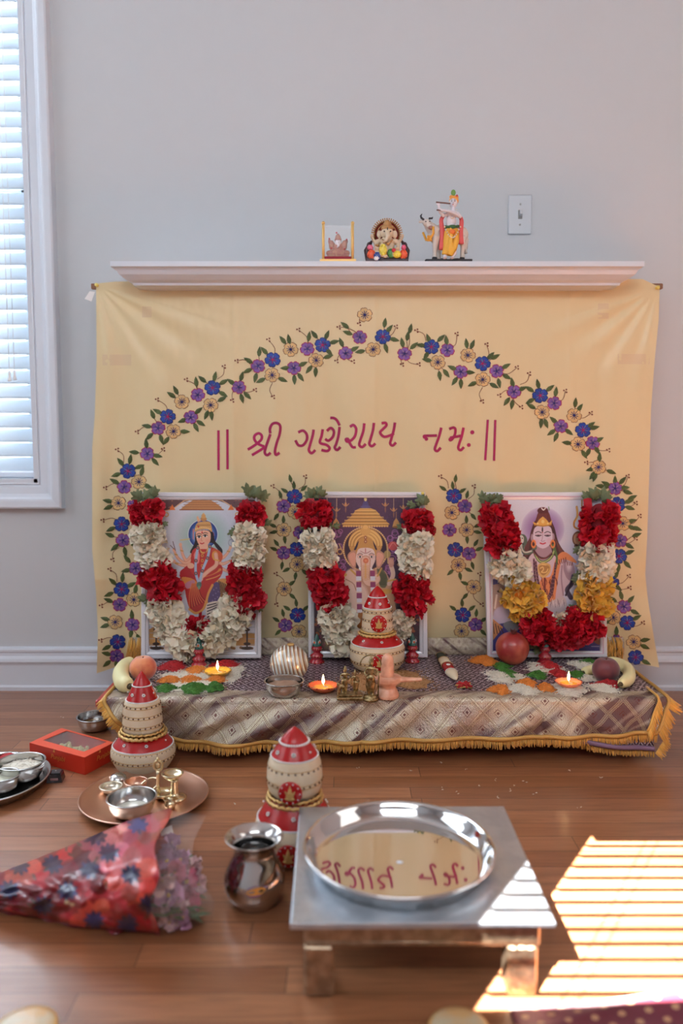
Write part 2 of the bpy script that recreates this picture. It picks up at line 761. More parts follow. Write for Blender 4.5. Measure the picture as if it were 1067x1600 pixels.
base('baseboard_left', XL, FPX0, YW)
base('baseboard_right', FPX1, XR, YW)

# the fireplace breast hidden behind the cloth, and its mantel shelf
mb = MB()
mb.box(((FPX0 + FPX1)/2, YW - 0.04, 0.585), (FPX1 - FPX0, 0.08, 1.17))
struct('trim_1', mb, M_trimw)
sl, sr = atY(172, 408, 2.25), atY(1007, 408, 2.25)
zt = sl.z
ml, mr_ = atY(196, 436, 2.30), atY(984, 436, 2.30)
mb = MB()
# crown profile (distance in front of wall, z), returning at both ends
crown = [(0.24, zt), (0.24, zt - 0.014), (0.232, zt - 0.018), (0.228, zt - 0.022), (0.222, zt - 0.032), (0.205, zt - 0.044), (0.192, zt - 0.050),
         (0.190, zt - 0.056), (0.150, zt - 0.060), (0.0, zt - 0.060)]
rings = []
for (d, z) in crown:
    e = (0.24 - d)
    rings.append([(sl.x + e, YW, z), (sl.x + e, YW - d, z), (sr.x - e, YW - d, z), (sr.x - e, YW, z)])
vs = [v for r in rings for v in r]
fs = [(0, 1, 2, 3)]
for k in range(len(rings) - 1):
    for i in range(3):
        fs.append((k*4 + i + 1, k*4 + i, k*4 + 4 + i, k*4 + 5 + i))
mb.add(vs, fs, False)
struct('trim_2', mb, M_trimw)
SHELF = zt

# light switch
sw = atY(812, 336, YW)
t = thing('light_switch', 'white toggle light switch plate on the wall right of the figurines', 'light switch', sw)
M_plate = mat('switch_plastic', C(196, 200, 206, 1.14), 0.35)
M_dark = mat('dark_gap', (0.02, 0.02, 0.02, 1), 0.6)
M_screw = mat('screw_metal', C(150, 150, 150), 0.35, 0.8)
mb = MB(); mb.box((0, -0.003, 0), (0.071, 0.006, 0.116), bev=0.003); mb.build('wall_plate', M_plate, t)
mb = MB(); mb.box((0, -0.0063, 0), (0.012, 0.002, 0.026)); mb.build('toggle_slot', mat('slot_grey', C(110, 108, 106), 0.6), t)
mb = MB(); mb.box((0.001, -0.010, 0.003), (0.008, 0.012, 0.014), rx(-0.4), bev=0.001); mb.build('toggle', M_plate, t)
for z in (-0.030, 0.030):
    mb = MB(); mb.ell((0, -0.0065, z), (0.0032, 0.0016, 0.0032), seg=10, rings=6); mb.build('screw', M_screw, t)

# ================================================================== THE HANGING CLOTH
YC = 2.365
Ltab = [(436, 150), (560, 151), (650, 148), (700, 144), (860, 144), (925, 150), (989, 153), (1060, 151)]
Rtab = [(436, 1031), (500, 1029), (560, 1023), (640, 1017), (750, 1014), (840, 1011), (897, 1008), (936, 1012), (999, 1022), (1060, 1033)]
Btab = [(140, 1052), (195, 1034), (240, 1028), (940, 1026), (990, 1033), (1040, 1043)]
Ttab = [(140, 443), (170, 440), (357, 436.5), (470, 438), (587, 436.5), (700, 438), (797, 436), (1012, 436), (1034, 446)]


def cloth_depth(px, py):
    """distance the cloth stands off its plane (positive = towards the room)"""
    t = max(0, min(1, (py - 440)/600))
    d = 0.0085*math.sin(px/17.0 + 2.2*nz3(px/90, py/260))*max(0, min(1, (py - 560)/120))*(0.4 + 0.9*abs(nz3(px/150, 3.1)))
    d += 0.008*nz3(px/60, py/420, 5.0)*min(1, t*3) + 0.003*nz3(px/22, py/300, 9.0)*min(1, t*3)
    # faint creases fanning from the top corner pins
    for (cx, cy, s) in ((152, 445, 1), (1027, 450, -1)):
        dx, dy = (px - cx)*s, py - cy
        r = math.hypot(dx, dy)
        if dx > -4 and 8 < r < 240:
            a = math.atan2(dy, dx)
            d += 0.0034*math.sin(a*19)*math.exp(-((r - 90)/85)**2)*(1 if 0.3 < a < 1.45 else 0.25)
    # wavy side hems, billowing lower corners
    for (ex, s) in ((tab(Rtab, py), 1), (tab(Ltab, py), -1)):
        q = math.exp(-((px - ex)/38)**2)
        d += q*max(0, (py - 760)/280)*(0.010*math.sin(py/17.0 + s) + 0.012)
    # straight fold lines
    for fx in (365, 586, 890):
        d += 0.0016*math.exp(-((px - fx)/4)**2)
    d += 0.0016*math.exp(-((py - 905)/4.0)**2)
    d += 0.0006*nz3(px/9, py/14, 1.0)
    return d


def CS(px, py, off=0.0):
    return atY(px, py, YC - cloth_depth(px, py) - off)


M_cloth = mat('yellow_satin', C(220, 202, 158, 1.12), 0.36, var=0.10, vscale=5, sheen=0.2)
M_blue = mat('blue_thread', C(24, 66, 160, 1.2), 0.5, island=0.5)
M_purp = mat('purple_thread', C(122, 84, 158, 1.3), 0.5, island=0.5)
M_tan = mat('tan_thread', C(212, 178, 122, 1.3), 0.5, island=0.35)
M_mag = mat('magenta_thread', C(160, 22, 82, 1.3), 0.5, island=0.3)
M_leafe = mat('green_thread', C(84, 100, 50, 1.3), 0.55, island=0.5)
M_leafd = mat('dark_green_thread', C(40, 52, 30, 1.3), 0.55)
M_brown = mat('brown_thread', C(110, 55, 40, 1.3), 0.55)
M_ink = mat('navy_thread', C(35, 35, 100, 1.3), 0.55)
M_tape = mat('tape_mark', C(196, 176, 142, 1.35), 0.5)
CM = [M_cloth, M_blue, M_purp, M_tan, M_mag, M_leafe, M_leafd, M_brown, M_ink, M_tape]

cloth = MB()


def cloth_fn(u, v):
    # v: 0 top .. 1 bottom in pixel rows, edges follow the photographed outline
    px0 = 140 + u*900
    y0, y1 = tab(Ttab, px0), tab(Btab, px0)
    py = y0 + (y1 - y0)*v
    l, r = tab(Ltab, py), tab(Rtab, py)
    px = l + (r - l)*u
    return CS(px, py)


cloth.grid(cloth_fn, 331, 251, mi=0)


def cpoly(pts, mi, off=0.0012):
    """small embroidered patch: polygon fan draped on the cloth"""
    cx = sum(p[0] for p in pts)/len(pts)
    cy = sum(p[1] for p in pts)/len(pts)
    vs = [CS(cx, cy, off*1.25)] + [CS(x, y, off) for x, y in pts]
    n = len(pts)
    cloth.add(vs, [(0, i + 1, (i + 1) % n + 1) for i in range(n)], True, mi)


def cribbon(pts, w, mi, off=0.0012, taper=False):
    P = catmull([(x, y, 0) for x, y in pts], 5)
    n = len(P)
    vs = []
    for i, p in enumerate(P):
        t = (P[min(i + 1, n - 1)] - P[max(i - 1, 0)]).normalized()
        nn = Vector((-t.y, t.x, 0))
        ww = w*(1 - 0.6*i/n) if taper else w
        a, c, b = p + nn*ww/2, p, p - nn*ww/2
        vs += [CS(a.x, a.y, off), CS(c.x, c.y, off*1.5), CS(b.x, b.y, off)]
    fs = []
    for i in range(n - 1):
        k = i*3
        fs += [(k, k + 1, k + 4, k + 3), (k + 1, k + 2, k + 5, k + 4)]
    cloth.add(vs, fs, True, mi)


FLW = []


def eflower(kind, x, y, r=None):
    FLW.append((x, y))
    r = r or {'B': 13, 'P': 11.8, 'T': 12.4, 'S': 9}[kind]
    a0 = random.random()*6.28
    squ = 0.94

    def petal(a, k, mi, off):
        pts = [(x, y)]
        for (q, e) in ((-.55, .45), (-.62, .78), (-.40, .97), (-.12, 1.0), (0, .93), (.12, 1.0), (.40, .97), (.62, .78), (.55, .45)):
            aa = a + q*1.0
            pts.append((x + r*k*e*math.cos(aa), y + r*k*e*math.sin(aa)*squ))
        cpoly(pts, mi, off)
    main = {'B': 1, 'P': 2, 'S': 2, 'T': 3}[kind]
    edge = {'B': 8, 'P': 4, 'S': 4, 'T': 7}[kind]
    for i in range(5):
        petal(a0 + i*2*PI/5, 1.0, edge, 0.0012)
    for i in range(5):
        petal(a0 + i*2*PI/5, 0.87 if kind != 'T' else 0.92, main, 0.0019)
    cc = {'B': 4, 'P': 8, 'S': 8, 'T': 8}[kind]
    for i in range(10 if kind == 'T' else 5):
        n = 10 if kind == 'T' else 5
        a = a0 + (i + .0)*2*PI/n
        e = 0.55 if kind == 'T' else 0.5
        cribbon([(x, y), (x + r*e*math.cos(a), y + r*e*math.sin(a))], 0.9, cc, 0.0026)
    cpoly([(x + r*.17*math.cos(k), y + r*.17*math.sin(k)) for k in (0, 1.05, 2.1, 3.14, 4.2, 5.25)], cc, 0.0028)


def near(x, y):
    return min(FLW, key=lambda p: (p[0] - x)**2 + (p[1] - y)**2)


def eleaf(x, y, a=None, L=17.0, stem=True):
    fx, fy = near(x, y)
    if a is None:
        a = math.atan2(y - fy, x - fx)
    ca, sa = math.cos(a), math.sin(a)

    def pt(t, w):
        return (x + (t - .5)*L*ca - w*sa, y + (t - .5)*L*sa + w*ca)
    W = L*0.21
    out = [pt(0, 0), pt(.2, W*.75), pt(.45, W), pt(.75, W*.6), pt(1, 0), pt(.75, -W*.6), pt(.45, -W), pt(.2, -W*.75)]
    cpoly(out, 6, 0.0012)
    W *= 0.8
    out = [pt(.04, 0), pt(.2, W*.75), pt(.45, W), pt(.75, W*.55), pt(.95, 0), pt(.75, -W*.55), pt(.45, -W), pt(.2, -W*.75)]
    cpoly(out, 5, 0.0018)
    cribbon([pt(0.02, 0), pt(.8, 0)], 0.6, 6, 0.0024)
    if stem:
        b = pt(0, 0)
        d = math.hypot(b[0] - fx, b[1] - fy)
        if 11 < d < 40:
            mx, my = (b[0] + fx)/2 + (fy - b[1])*.12, (b[1] + fy)/2 + (b[0] - fx)*.12
            cribbon([(fx, fy), (mx, my), b], 1.0, 7, 0.0009)


def sprig(x, y):
    fx, fy = near(x, y)
    d = math.hypot(x - fx, y - fy)
    if d > 34:
        k = 1 - 22/d
        fx, fy = fx + (x - fx)*k, fy + (y - fy)*k
    mx, my = (x + fx)/2 + (fy - y)*.22, (y + fy)/2 + (x - fx)*.22
    cribbon([(fx, fy), (mx, my), (x, y)], 0.9, 7, 0.0009)
    for (dx, dy) in ((-2.4, -1), (1.5, -2.4), (1.8, 1.9)):
        cpoly([(x + dx + 1.5*math.cos(k), y + dy + 1.5*math.sin(k)) for k in (0, 1.05, 2.1, 3.14, 4.2, 5.25)], 7, 0.0012)


FL = '''T570,492 P562,527 B598,526 T583,546 P540,552 B504,539 P480,545 T494,563 T454,546 P459,575 B426,562 P403,572 T425,586 P373,605
B332,606 P309,617 T329,633 T284,628 P298,652 B262,651 P247,669 T271,674 P230,709 B200,736 P194,761 T217,753 T185,786 S207,789
B460,776 P443,791 T461,800 P632,553 B674,542 P699,547 T684,566 T731,555 P720,581 B754,568 P776,580 T754,593 P803,612 B844,618
P866,630 T847,644 T897,649 P876,666 B911,672 P926,692 T903,694 T935,730 P961,763 B965,788 B709,775 P726,791
B190,819 P192,844 P212,888 B190,921 P187,945 T209,937 T180,972 P207,976 B184,1003 P182,1025
T443,828 P469,832 B464,858 P443,864 T464,882 T444,920 B465,961 P446,977 T467,987
T706,801 P702,828 T729,828 B711,859 P733,865 T716,883 T740,917 B723,961 P743,976 T721,986
T973,818 P969,845 B967,869 B955,910 P975,948 T958,965 B980,973 P963,1002 T990,1003 B993,1027'''
for tok in FL.split():
    x, y = tok[1:].split(',')
    eflower(tok[0], float(x), float(y))
# leaves: crop coordinates transcribed, then mirrored for the other half of the arch
LV = [(925, 205), (935, 232), (795, 245), (814, 238), (860, 240), (887, 265), (912, 267), (865, 318), (868, 302), (700, 258), (722, 255), (615, 300),
      (633, 297), (575, 332), (572, 370), (709, 360), (773, 345), (795, 365), (819, 375), (742, 402), (765, 393), (700, 402), (601, 395), (620, 405),
      (551, 390), (513, 410), (486, 410), (386, 410), (408, 400), (454, 390), (484, 454), (480, 472), (572, 460), (552, 470), (312, 440), (296, 457),
      (423, 530), (442, 532), (395, 514), (228, 527), (246, 517), (207, 570), (386, 575), (403, 560), (345, 590), (337, 550), (216, 608), (205, 633),
      (260, 618), (277, 624), (161, 665), (147, 690), (246, 678), (238, 700), (181, 717), (190, 733), (112, 700), (96, 747), (92, 771), (211, 788),
      (66, 842), (68, 865), (960, 290), (980, 300)]
SPR = [(350, 403), (487, 355), (533, 335), (648, 258), (757, 222), (903, 213), (955, 337), (895, 335), (665, 465), (600, 440), (517, 478), (245, 475),
       (172, 592), (267, 655), (100, 657), (57, 795), (977, 200)]
DT = [(0, 0, 4), (164, 0, 7), (258, 4, 12), (328, 7, 21), (360, 15, 21), (400, 16, 40), (470, 16, 50)]


def mir(x, y):
    d = 590 - x
    dx = tab([(a, b) for a, b, c in DT], d)
    dy = tab([(a, c) for a, b, c in DT], d)
    return 1180 - x - dx, y + dy


for (u, v) in LV:
    x, y = 140 + .4311*u, 420 + .4311*v
    eleaf(x, y)
    if x < 545:
        eleaf(*mir(x, y))
for (u, v) in SPR:
    x, y = 140 + .4311*u, 420 + .4311*v
    sprig(x, y)
    sprig(*mir(x, y))
for (u, v) in [(88, 180), (103, 200), (120, 236), (92, 265), (146, 246)]:
    eleaf(560 + .4686*u, 420 + .4686*v)
# the two upright bands between the pictures
LC = [(178, 25), (197, 60), (148, 88), (126, 108), (105, 225), (86, 270), (91, 305), (143, 238), (105, 360), (150, 345), (92, 392), (135, 480), (157, 502),
      (205, 535), (187, 570), (191, 640), (209, 672), (160, 700), (140, 725), (104, 760), (114, 828), (260, 700), (255, 515), (250, 76)]
for (u, v) in LC:
    x, y = 400 + .3*u, 740 + .3*v
    eleaf(x, y, L=14)
    eleaf(1168 + (y - 775)*.1 - x, y, L=14)
for (x, y) in ((426, 760), (477, 745), (431, 897), (432, 945)):
    sprig(x, y)
    sprig(1168 + (y - 775)*.1 - x, y)
# the outer side bands
LB = [(128, 40), (95, 142), (97, 176), (304, 68), (110, 290), (105, 320), (130, 385), (185, 408), (195, 445), (190, 505), (172, 540), (120, 562), (100, 630),
      (98, 660), (218, 578), (240, 600), (235, 372), (220, 735), (82, 757), (80, 793), (215, 835), (256, 860), (88, 907), (88, 938), (90, 990), (140, 995)]
for (u, v) in LB:
    eleaf(140 + .3*u, 740 + .3*v)
for (u, v) in ((68, 245), (120, 450), (105, 500), (60, 690), (57, 870)):
    sprig(140 + .3*u, 740 + .3*v)
RB = [(725, 55), (822, 30), (845, 82), (865, 105), (700, 15), (862, 208), (864, 238), (852, 318), (853, 345), (843, 400), (803, 415), (793, 445), (801, 500),
      (815, 532), (778, 552), (768, 578), (858, 552), (876, 608), (884, 632), (755, 650), (795, 690), (921, 730), (920, 760), (925, 828), (757, 735)]
for (u, v) in RB:
    eleaf(680 + .3561*u, 740 + .3561*v)
for (u, v) in ((880, 130), (880, 285), (850, 450), (853, 502), (912, 655)):
    sprig(680 + .3561*u, 740 + .3561*v)
# tape marks
for (a, b, c, d) in ((160, 554, 205, 571), (222, 479, 237, 496), (965, 553, 1015, 569), (934, 474, 951, 498)):
    cloth.grid(lambda u, v: CS(a + (c - a)*u, b + (d - b)*v, 0.0004), 8, 4, mi=9)

# lettering, strokes in photo pixels
A = lambda pts: [(330 + .2156*u, 640 + .2156*v) for u, v in pts]
B_ = lambda pts: [(550 + .2249*u, 640 + .2249*v) for u, v in pts]
W = 4.2
for pts in ([(52, 150), (53, 440)], [(117, 143), (118, 433)]):
    cribbon(A(pts), 3.8, 4)
for pts in ([(265, 290), (320, 255), (360, 220), (366, 190), (345, 172), (318, 185), (312, 212), (335, 245), (385, 268)],
            [(295, 330), (345, 300), (390, 272)],
            [(428, 178), (415, 215), (395, 275), (388, 312), (405, 330), (430, 312)],
            [(428, 172), (425, 140), (442, 105), (475, 97), (500, 120), (495, 180), (475, 240), (462, 300), (470, 328), (495, 312)],
            [(630, 165), (665, 152), (692, 180), (692, 220), (665, 258), (632, 258), (610, 222)],
            [(742, 145), (735, 190), (715, 260), (708, 295), (728, 316), (754, 292)],
            [(808, 142), (800, 190), (788, 240), (835, 256), (858, 280), (840, 300), (798, 292)],
            [(838, 155), (865, 133), (888, 155), (882, 195), (850, 225), (825, 212)],
            [(930, 125), (922, 190), (905, 250), (895, 275), (912, 293), (936, 270)],
            [(862, 60), (890, 62), (912, 80), (930, 115)],
            [(1005, 125), (1030, 112), (1050, 140), (1042, 190), (1015, 222), (985, 232), (975, 215), (992, 214), (1005, 245), (1025, 272), (1048, 272)]):
    cribbon(A(pts), W, 4)
for pts in ([(85, 95), (78, 150), (58, 210), (50, 245), (70, 260), (95, 238)],
            [(152, 92), (145, 145), (128, 205), (120, 238), (138, 254), (162, 235)],
            [(205, 95), (232, 92), (238, 110), (215, 135), (195, 160), (222, 188), (262, 180), (292, 165)],
            [(298, 90), (290, 140), (272, 205), (265, 235), (282, 250), (305, 228)],
            [(505, 182), (590, 180)],
            [(620, 125), (605, 185), (585, 240), (575, 275), (592, 288), (616, 264)],
            [(675, 135), (705, 125), (718, 140), (712, 180), (690, 212)],
            [(680, 196), (755, 182)],
            [(775, 125), (762, 185), (745, 235), (738, 268), (755, 282), (777, 260)]):
    cribbon(B_(pts), W, 4)
for (u, v, r) in ((505, 188, 3.6), (516, 204, 3.0), (684, 208, 3.4), (835, 158, 3.4), (811, 246, 3.2)):
    x, y = B_([(u, v)])[0]
    cpoly([(x + r*math.cos(k*.785), y + r*math.sin(k*.785)) for k in range(8)], 4, 0.0016)
for pts in ([(943, 70), (925, 352)], [(995, 72), (986, 356)]):
    cribbon(B_(pts), 3.7, 4)
cl = cloth.build('backdrop_cloth', CM)
tag(cl, 'pale yellow satin cloth with embroidered flower arch and magenta lettering, hung behind the altar', 'cloth hanging')

# wooden batten the cloth is pinned on, its ends showing
M_wood = mat('batten_wood', C(120, 84, 62), 0.6, bump=0.3, scale=60)
a, b = atY(141, 447, YC), atY(1037, 450, YC)
mb = MB()
mb.box(((a.x + b.x)/2, YC + 0.012, a.z + 0.001), (b.x - a.x, 0.014, 0.016), bev=0.002)
tag(mb.build('wooden_batten', M_wood), 'thin brown wooden batten behind the top edge of the yellow cloth', 'batten')
M_pin = mat('yellow_pin', C(226, 190, 96), 0.3, coat=0.5)
for (x, y, lab) in ((152, 446, 'yellow push pin at the top left corner of the yellow cloth'),
                    (357, 441, 'yellow push pin in the top edge of the cloth, second from the left'),
                    (587, 441, 'yellow push pin in the cloth top edge below the middle figurine'),
                    (797, 441, 'yellow push pin in the cloth top edge below the light switch'),
                    (1026, 450, 'yellow push pin at the top right corner of the yellow cloth')):
    p = CS(x, y, 0.0)
    mb = MB()
    mb.lathe([(0, 0), (0.0045, 0.0), (0.0045, 0.0015), (0.0025, 0.003), (0.003, 0.0075), (0.0052, 0.009), (0.0052, 0.0105), (0, 0.0115)], (0, 0, 0), 12, rx(PI/2))
    o = tag(mb.build('push_pin', M_pin), lab, 'push pin', 'yellow push pins holding the cloth')
    o.location = p
mb = MB()
c = [atY(140, 455, YC - .004), atY(148, 456, YC - .004), atY(143, 471, YC - .001), atY(132, 467, YC - .001)]
mb.add([tuple(p) for p in c] + [(p.x, p.y + 0.0012, p.z) for p in c], [(0, 1, 2, 3), (7, 6, 5, 4), (0, 3, 7, 4), (1, 5, 6, 2), (0, 4, 5, 1), (3, 2, 6, 7)], False)
tag(mb.build('paper_tag', mat('paper', C(214, 218, 226), 0.7)), 'small white paper tag hanging from the top left corner of the cloth', 'tag')

# ================================================================== THE LOW ALTAR TABLE AND ITS CLOTH
AZ = 0.150                      # table top
TZ = 0.153                      # cloth surface on it
AX0, AX1, AY0, AY1 = -0.615, 0.835, 1.935, 2.385
M_redwood = mat('red_lacquer', C(150, 48, 46), 0.35, coat=0.3)
t = thing('low_table', 'low red lacquered wooden table under the altar cloth', 'table', ((AX0 + AX1)/2, (AY0 + AY1)/2, 0))
tc_ = t.location.copy()
mb = MB(); mb.box((tc_.x, tc_.y, AZ - 0.011), (AX1 - AX0, AY1 - AY0, 0.022), bev=0.004)
mb.build('table_top', M_redwood, t, tc_)
mb = MB(); mb.box((tc_.x, tc_.y, AZ - 0.040), (AX1 - AX0 - 0.10, AY1 - AY0 - 0.08, 0.036), bev=0.004)
mb.build('apron', M_redwood, t, tc_)
for lx in (AX0 + .09, -0.02, 0.22, AX1 - .09):
    for ly in (AY0 + .07, AY1 - .07):
        mb = MB()
        mb.lathe([(0, 0), (0.014, 0), (0.018, 0.008), (0.014, 0.018), (0.018, 0.03), (0.026, 0.05), (0.022, 0.075), (0.016, 0.085), (0.024, 0.095), (0.024, AZ - 0.055), (0, AZ - 0.055)], (lx, ly, 0), 16)
        mb.build('leg', M_redwood, t, tc_)


def brocade():
    m, nt, b = new_mat('brocade')
    at = node(nt, 'ShaderNodeAttribute')
    at.attribute_name = 'weave'
    s = node(nt, 'ShaderNodeSeparateXYZ')
    nt.links.new(at.outputs['Vector'], s.inputs[0])
    u, w = s.outputs[0], s.outputs[1]

    def tri(x):                      # triangle wave 0..1..0 with period 1
        return mth(nt, 'ABSOLUTE', mth(nt, 'SUBTRACT', mth(nt, 'MULTIPLY', mth(nt, 'FRACT', x), 2.0), 1.0))

    def band(x, a, bb):              # 1 when a<x<b
        return mth(nt, 'MULTIPLY', mth(nt, 'GREATER_THAN', x, a), mth(nt, 'LESS_THAN', x, bb))
    # --- field: maroon ground with rows of pale woven sprigs
    fu, fw = mth(nt, 'DIVIDE', u, 0.034), mth(nt, 'DIVIDE', w, 0.052)
    d = mth(nt, 'ADD', tri(fu), tri(fw))
    lat = mth(nt, 'LESS_THAN', mth(nt, 'ABSOLUTE', mth(nt, 'SUBTRACT', d, 1.0)), 0.16)
    motif = mth(nt, 'LESS_THAN', d, 0.44)
    motif2 = mth(nt, 'GREATER_THAN', d, 1.62)
    thr = mth(nt, 'GREATER_THAN', tri(mth(nt, 'DIVIDE', u, 0.0050)), 0.22)
    thr2 = mth(nt, 'GREATER_THAN', tri(mth(nt, 'DIVIDE', w, 0.0080)), 0.16)
    ink = mth(nt, 'MULTIPLY', mth(nt, 'MAXIMUM', mth(nt, 'MAXIMUM', lat, motif), motif2), mth(nt, 'MULTIPLY', thr, thr2))
    wn = node(nt, 'ShaderNodeTexNoise')
    wn.inputs['Scale'].default_value = 60
    nt.links.new(at.outputs['Vector'], wn.inputs['Vector'])
    ink = mth(nt, 'MULTIPLY', ink, mth(nt, 'MULTIPLY_ADD', wn.outputs[0], 0.9, 0.35))
    field = mixc(nt, ink, C(66, 34, 48, 1.1), C(214, 202, 210, 1.2))
    # --- border: big lattice of diamonds
    bu, bw = mth(nt, 'DIVIDE', u, 0.078), mth(nt, 'DIVIDE', w, 0.078)
    e = mth(nt, 'ADD', tri(bu), tri(bw))
    dist = mth(nt, 'ABSOLUTE', mth(nt, 'SUBTRACT', e, 1.0))
    dash = mth(nt, 'GREATER_THAN', tri(mth(nt, 'DIVIDE', mth(nt, 'ADD', u, w), 0.0058)), 0.40)
    dash2 = mth(nt, 'GREATER_THAN', tri(mth(nt, 'DIVIDE', mth(nt, 'SUBTRACT', u, w), 0.0058)), 0.40)
    l1 = mth(nt, 'MULTIPLY', mth(nt, 'LESS_THAN', dist, 0.028), 1.0)
    l2 = mth(nt, 'MULTIPLY', band(dist, 0.07, 0.13), mth(nt, 'MULTIPLY', dash, dash2))
    l3 = band(dist, 0.20, 0.225)
    cen = mth(nt, 'MAXIMUM', mth(nt, 'LESS_THAN', e, 0.11), mth(nt, 'GREATER_THAN', e, 1.89))
    cen2 = mth(nt, 'MAXIMUM', band(e, 0.22, 0.30), band(e, 1.70, 1.78))
    cen2 = mth(nt, 'MULTIPLY', cen2, dash)
    lines = mth(nt, 'MAXIMUM', mth(nt, 'MAXIMUM', mth(nt, 'MAXIMUM', l1, l2), l3), mth(nt, 'MAXIMUM', cen, cen2))
    fine = mth(nt, 'GREATER_THAN', tri(mth(nt, 'DIVIDE', u, 0.0026)), 0.5)
    ground = mixc(nt, fine, C(222, 208, 188), C(128, 100, 84))
    big = node(nt, 'ShaderNodeTexNoise')
    big.inputs['Scale'].default_value = 9
    nt.links.new(at.outputs['Vector'], big.inputs['Vector'])
    mr = node(nt, 'ShaderNodeMapRange')
    mr.inputs[1].default_value, mr.inputs[2].default_value = 0.5, 0.62
    nt.links.new(big.outputs[0], mr.inputs[0])
    dg = node(nt, 'ShaderNodeCombineXYZ')
    nt.links.new(mth(nt, 'MULTIPLY', mth(nt, 'ADD', u, mth(nt, 'MULTIPLY', w, 1.5)), 15.0), dg.inputs[0])
    nt.links.new(mth(nt, 'MULTIPLY', mth(nt, 'SUBTRACT', w, u), 2.2), dg.inputs[1])
    dn_ = node(nt, 'ShaderNodeTexNoise')
    dn_.inputs['Scale'].default_value = 1.0
    dn_.inputs['Detail'].default_value = 1.0
    nt.links.new(dg.outputs[0], dn_.inputs['Vector'])
    m2 = node(nt, 'ShaderNodeMapRange')
    m2.inputs[1].default_value, m2.inputs[2].default_value = 0.52, 0.62
    nt.links.new(dn_.outputs[0], m2.inputs[0])
    ground = mixc(nt, mth(nt, 'MULTIPLY', mr.outputs[0], 0.45), ground, C(112, 78, 84))
    ground = mixc(nt, mth(nt, 'MULTIPLY', m2.outputs[0], 0.85), ground, C(70, 38, 48))
    gl = mth(nt, 'MULTIPLY', band(dist, 0.03, 0.065), 1.0)
    ground = mixc(nt, mth(nt, 'MULTIPLY', mth(nt, 'MAXIMUM', band(dist, 0.03, 0.05), band(dist, 0.14, 0.16)), 0.8), ground, C(226, 206, 170))
    border = mixc(nt, mth(nt, 'MULTIPLY', lines, 0.9), ground, C(88, 46, 44))
    inb = s.outputs[2]               # 1 in the woven border
    col = mixc(nt, inb, field, border)
    nt.links.new(col, b.inputs['Base Color'])
    met = mth(nt, 'MULTIPLY', inb, 0.35)
    met = mth(nt, 'MAXIMUM', met, mth(nt, 'MULTIPLY', ink, 0.4))
    nt.links.new(met, b.inputs['Metallic'])
    b.inputs['Roughness'].default_value = 0.36
    # sequins glinting
    v = node(nt, 'ShaderNodeTexVoronoi')
    v.inputs['Scale'].default_value = 260
    nt.links.new(at.outputs['Vector'], v.inputs['Vector'])
    bp = node(nt, 'ShaderNodeBump')
    bp.inputs['Strength'].default_value = 0.5
    bp.inputs['Distance'].default_value = 0.002
    nt.links.new(v.outputs['Distance'], bp.inputs['Height'])
    nt.links.new(bp.outputs[0], b.inputs['Normal'])
    return m


M_broc = brocade()
M_gold = mat('gold_fringe', C(208, 158, 70), 0.5, island=0.45, sheen=0.3)
M_goldband = mat('gold_band', C(186, 146, 80), 0.38, metal=0.3, bump=0.8, scale=500)


def with_weave(o, weave):
    a = o.data.attributes.new('weave', 'FLOAT_VECTOR', 'POINT')
    a.data.foreach_set('vector', [c for w in weave for c in w])


XLc, XRc = -0.590, 0.815
YBk, YFr = 2.365, 1.945
Rr = 0.012
DROPT = [(-0.60, 0.060), (-0.55, 0.078), (-0.50, 0.092), (-0.30, 0.097), (-0.05, 0.094), (0.10, 0.089), (0.35, 0.083), (0.60, 0.079), (0.76, 0.070), (0.82, 0.066)]


def front_wave(x, s):
    """s: metres below the table edge"""
    q = min(1, s/0.05)
    k = 0.0085*math.sin((x*1.0 + s*(1.7 if x < 0.05 else 1.0 if x < .5 else -1.1))*44 + 1.6*nz3(x*3.0, 0.3))*lerp(1.6, .8, min(1, max(0, (x + .2)/.4)))
    dent = max(0, 1 - abs(x + .465)/.11)
    return (q*(k + 0.010) + s*0.10)*(1 - .9*min(1, dent*1.6)) - .024*dent*q


def altar_fn(u, v):
    x = XLc + (XRc - XLc)*u
    drop = tab(DROPT, x)
    L1 = YBk - YFr
    L2 = Rr*PI/2
    tot = L1 + L2 + drop
    # more rows for the drop
    a = v*1.6
    d = a*(L1/1.0) if a < 1 else L1 + (a - 1)/0.6*(L2 + drop)
    if a < 1:
        d = L1*a
    wr = 0.0016*nz3(x*9, d*9, 2.0) + 0.0012*nz3(x*24, d*20, 6)
    # small raised wrinkles towards the front edge
    wr += 0.0035*max(0, 1 - abs(L1 - 0.02 - d)/0.07)*max(0, math.sin(x*27 + 5*nz3(x*2, d*6)))*0.8
    if d < L1:
        p = (x, YBk - d, TZ + max(-0.001, wr) + 0.0008)
    elif d < L1 + L2:
        th = (d - L1)/Rr
        p = (x, YFr - Rr*math.sin(th), TZ - Rr*(1 - math.cos(th)) + 0.0008 + max(0, wr)*math.cos(th))
    else:
        s = d - L1 - L2
        f = s/max(drop, 1e-4)
        # side edges of the drop slant inward at the front-left corner
        xi = x + (0.055*max(0, 1 - (x - XLc)/0.14)*f) - (0.035*max(0, 1 - (XRc - x)/0.12)*f)
        p = (xi, YFr - Rr - front_wave(x, s), TZ - Rr - s)
    return p, d


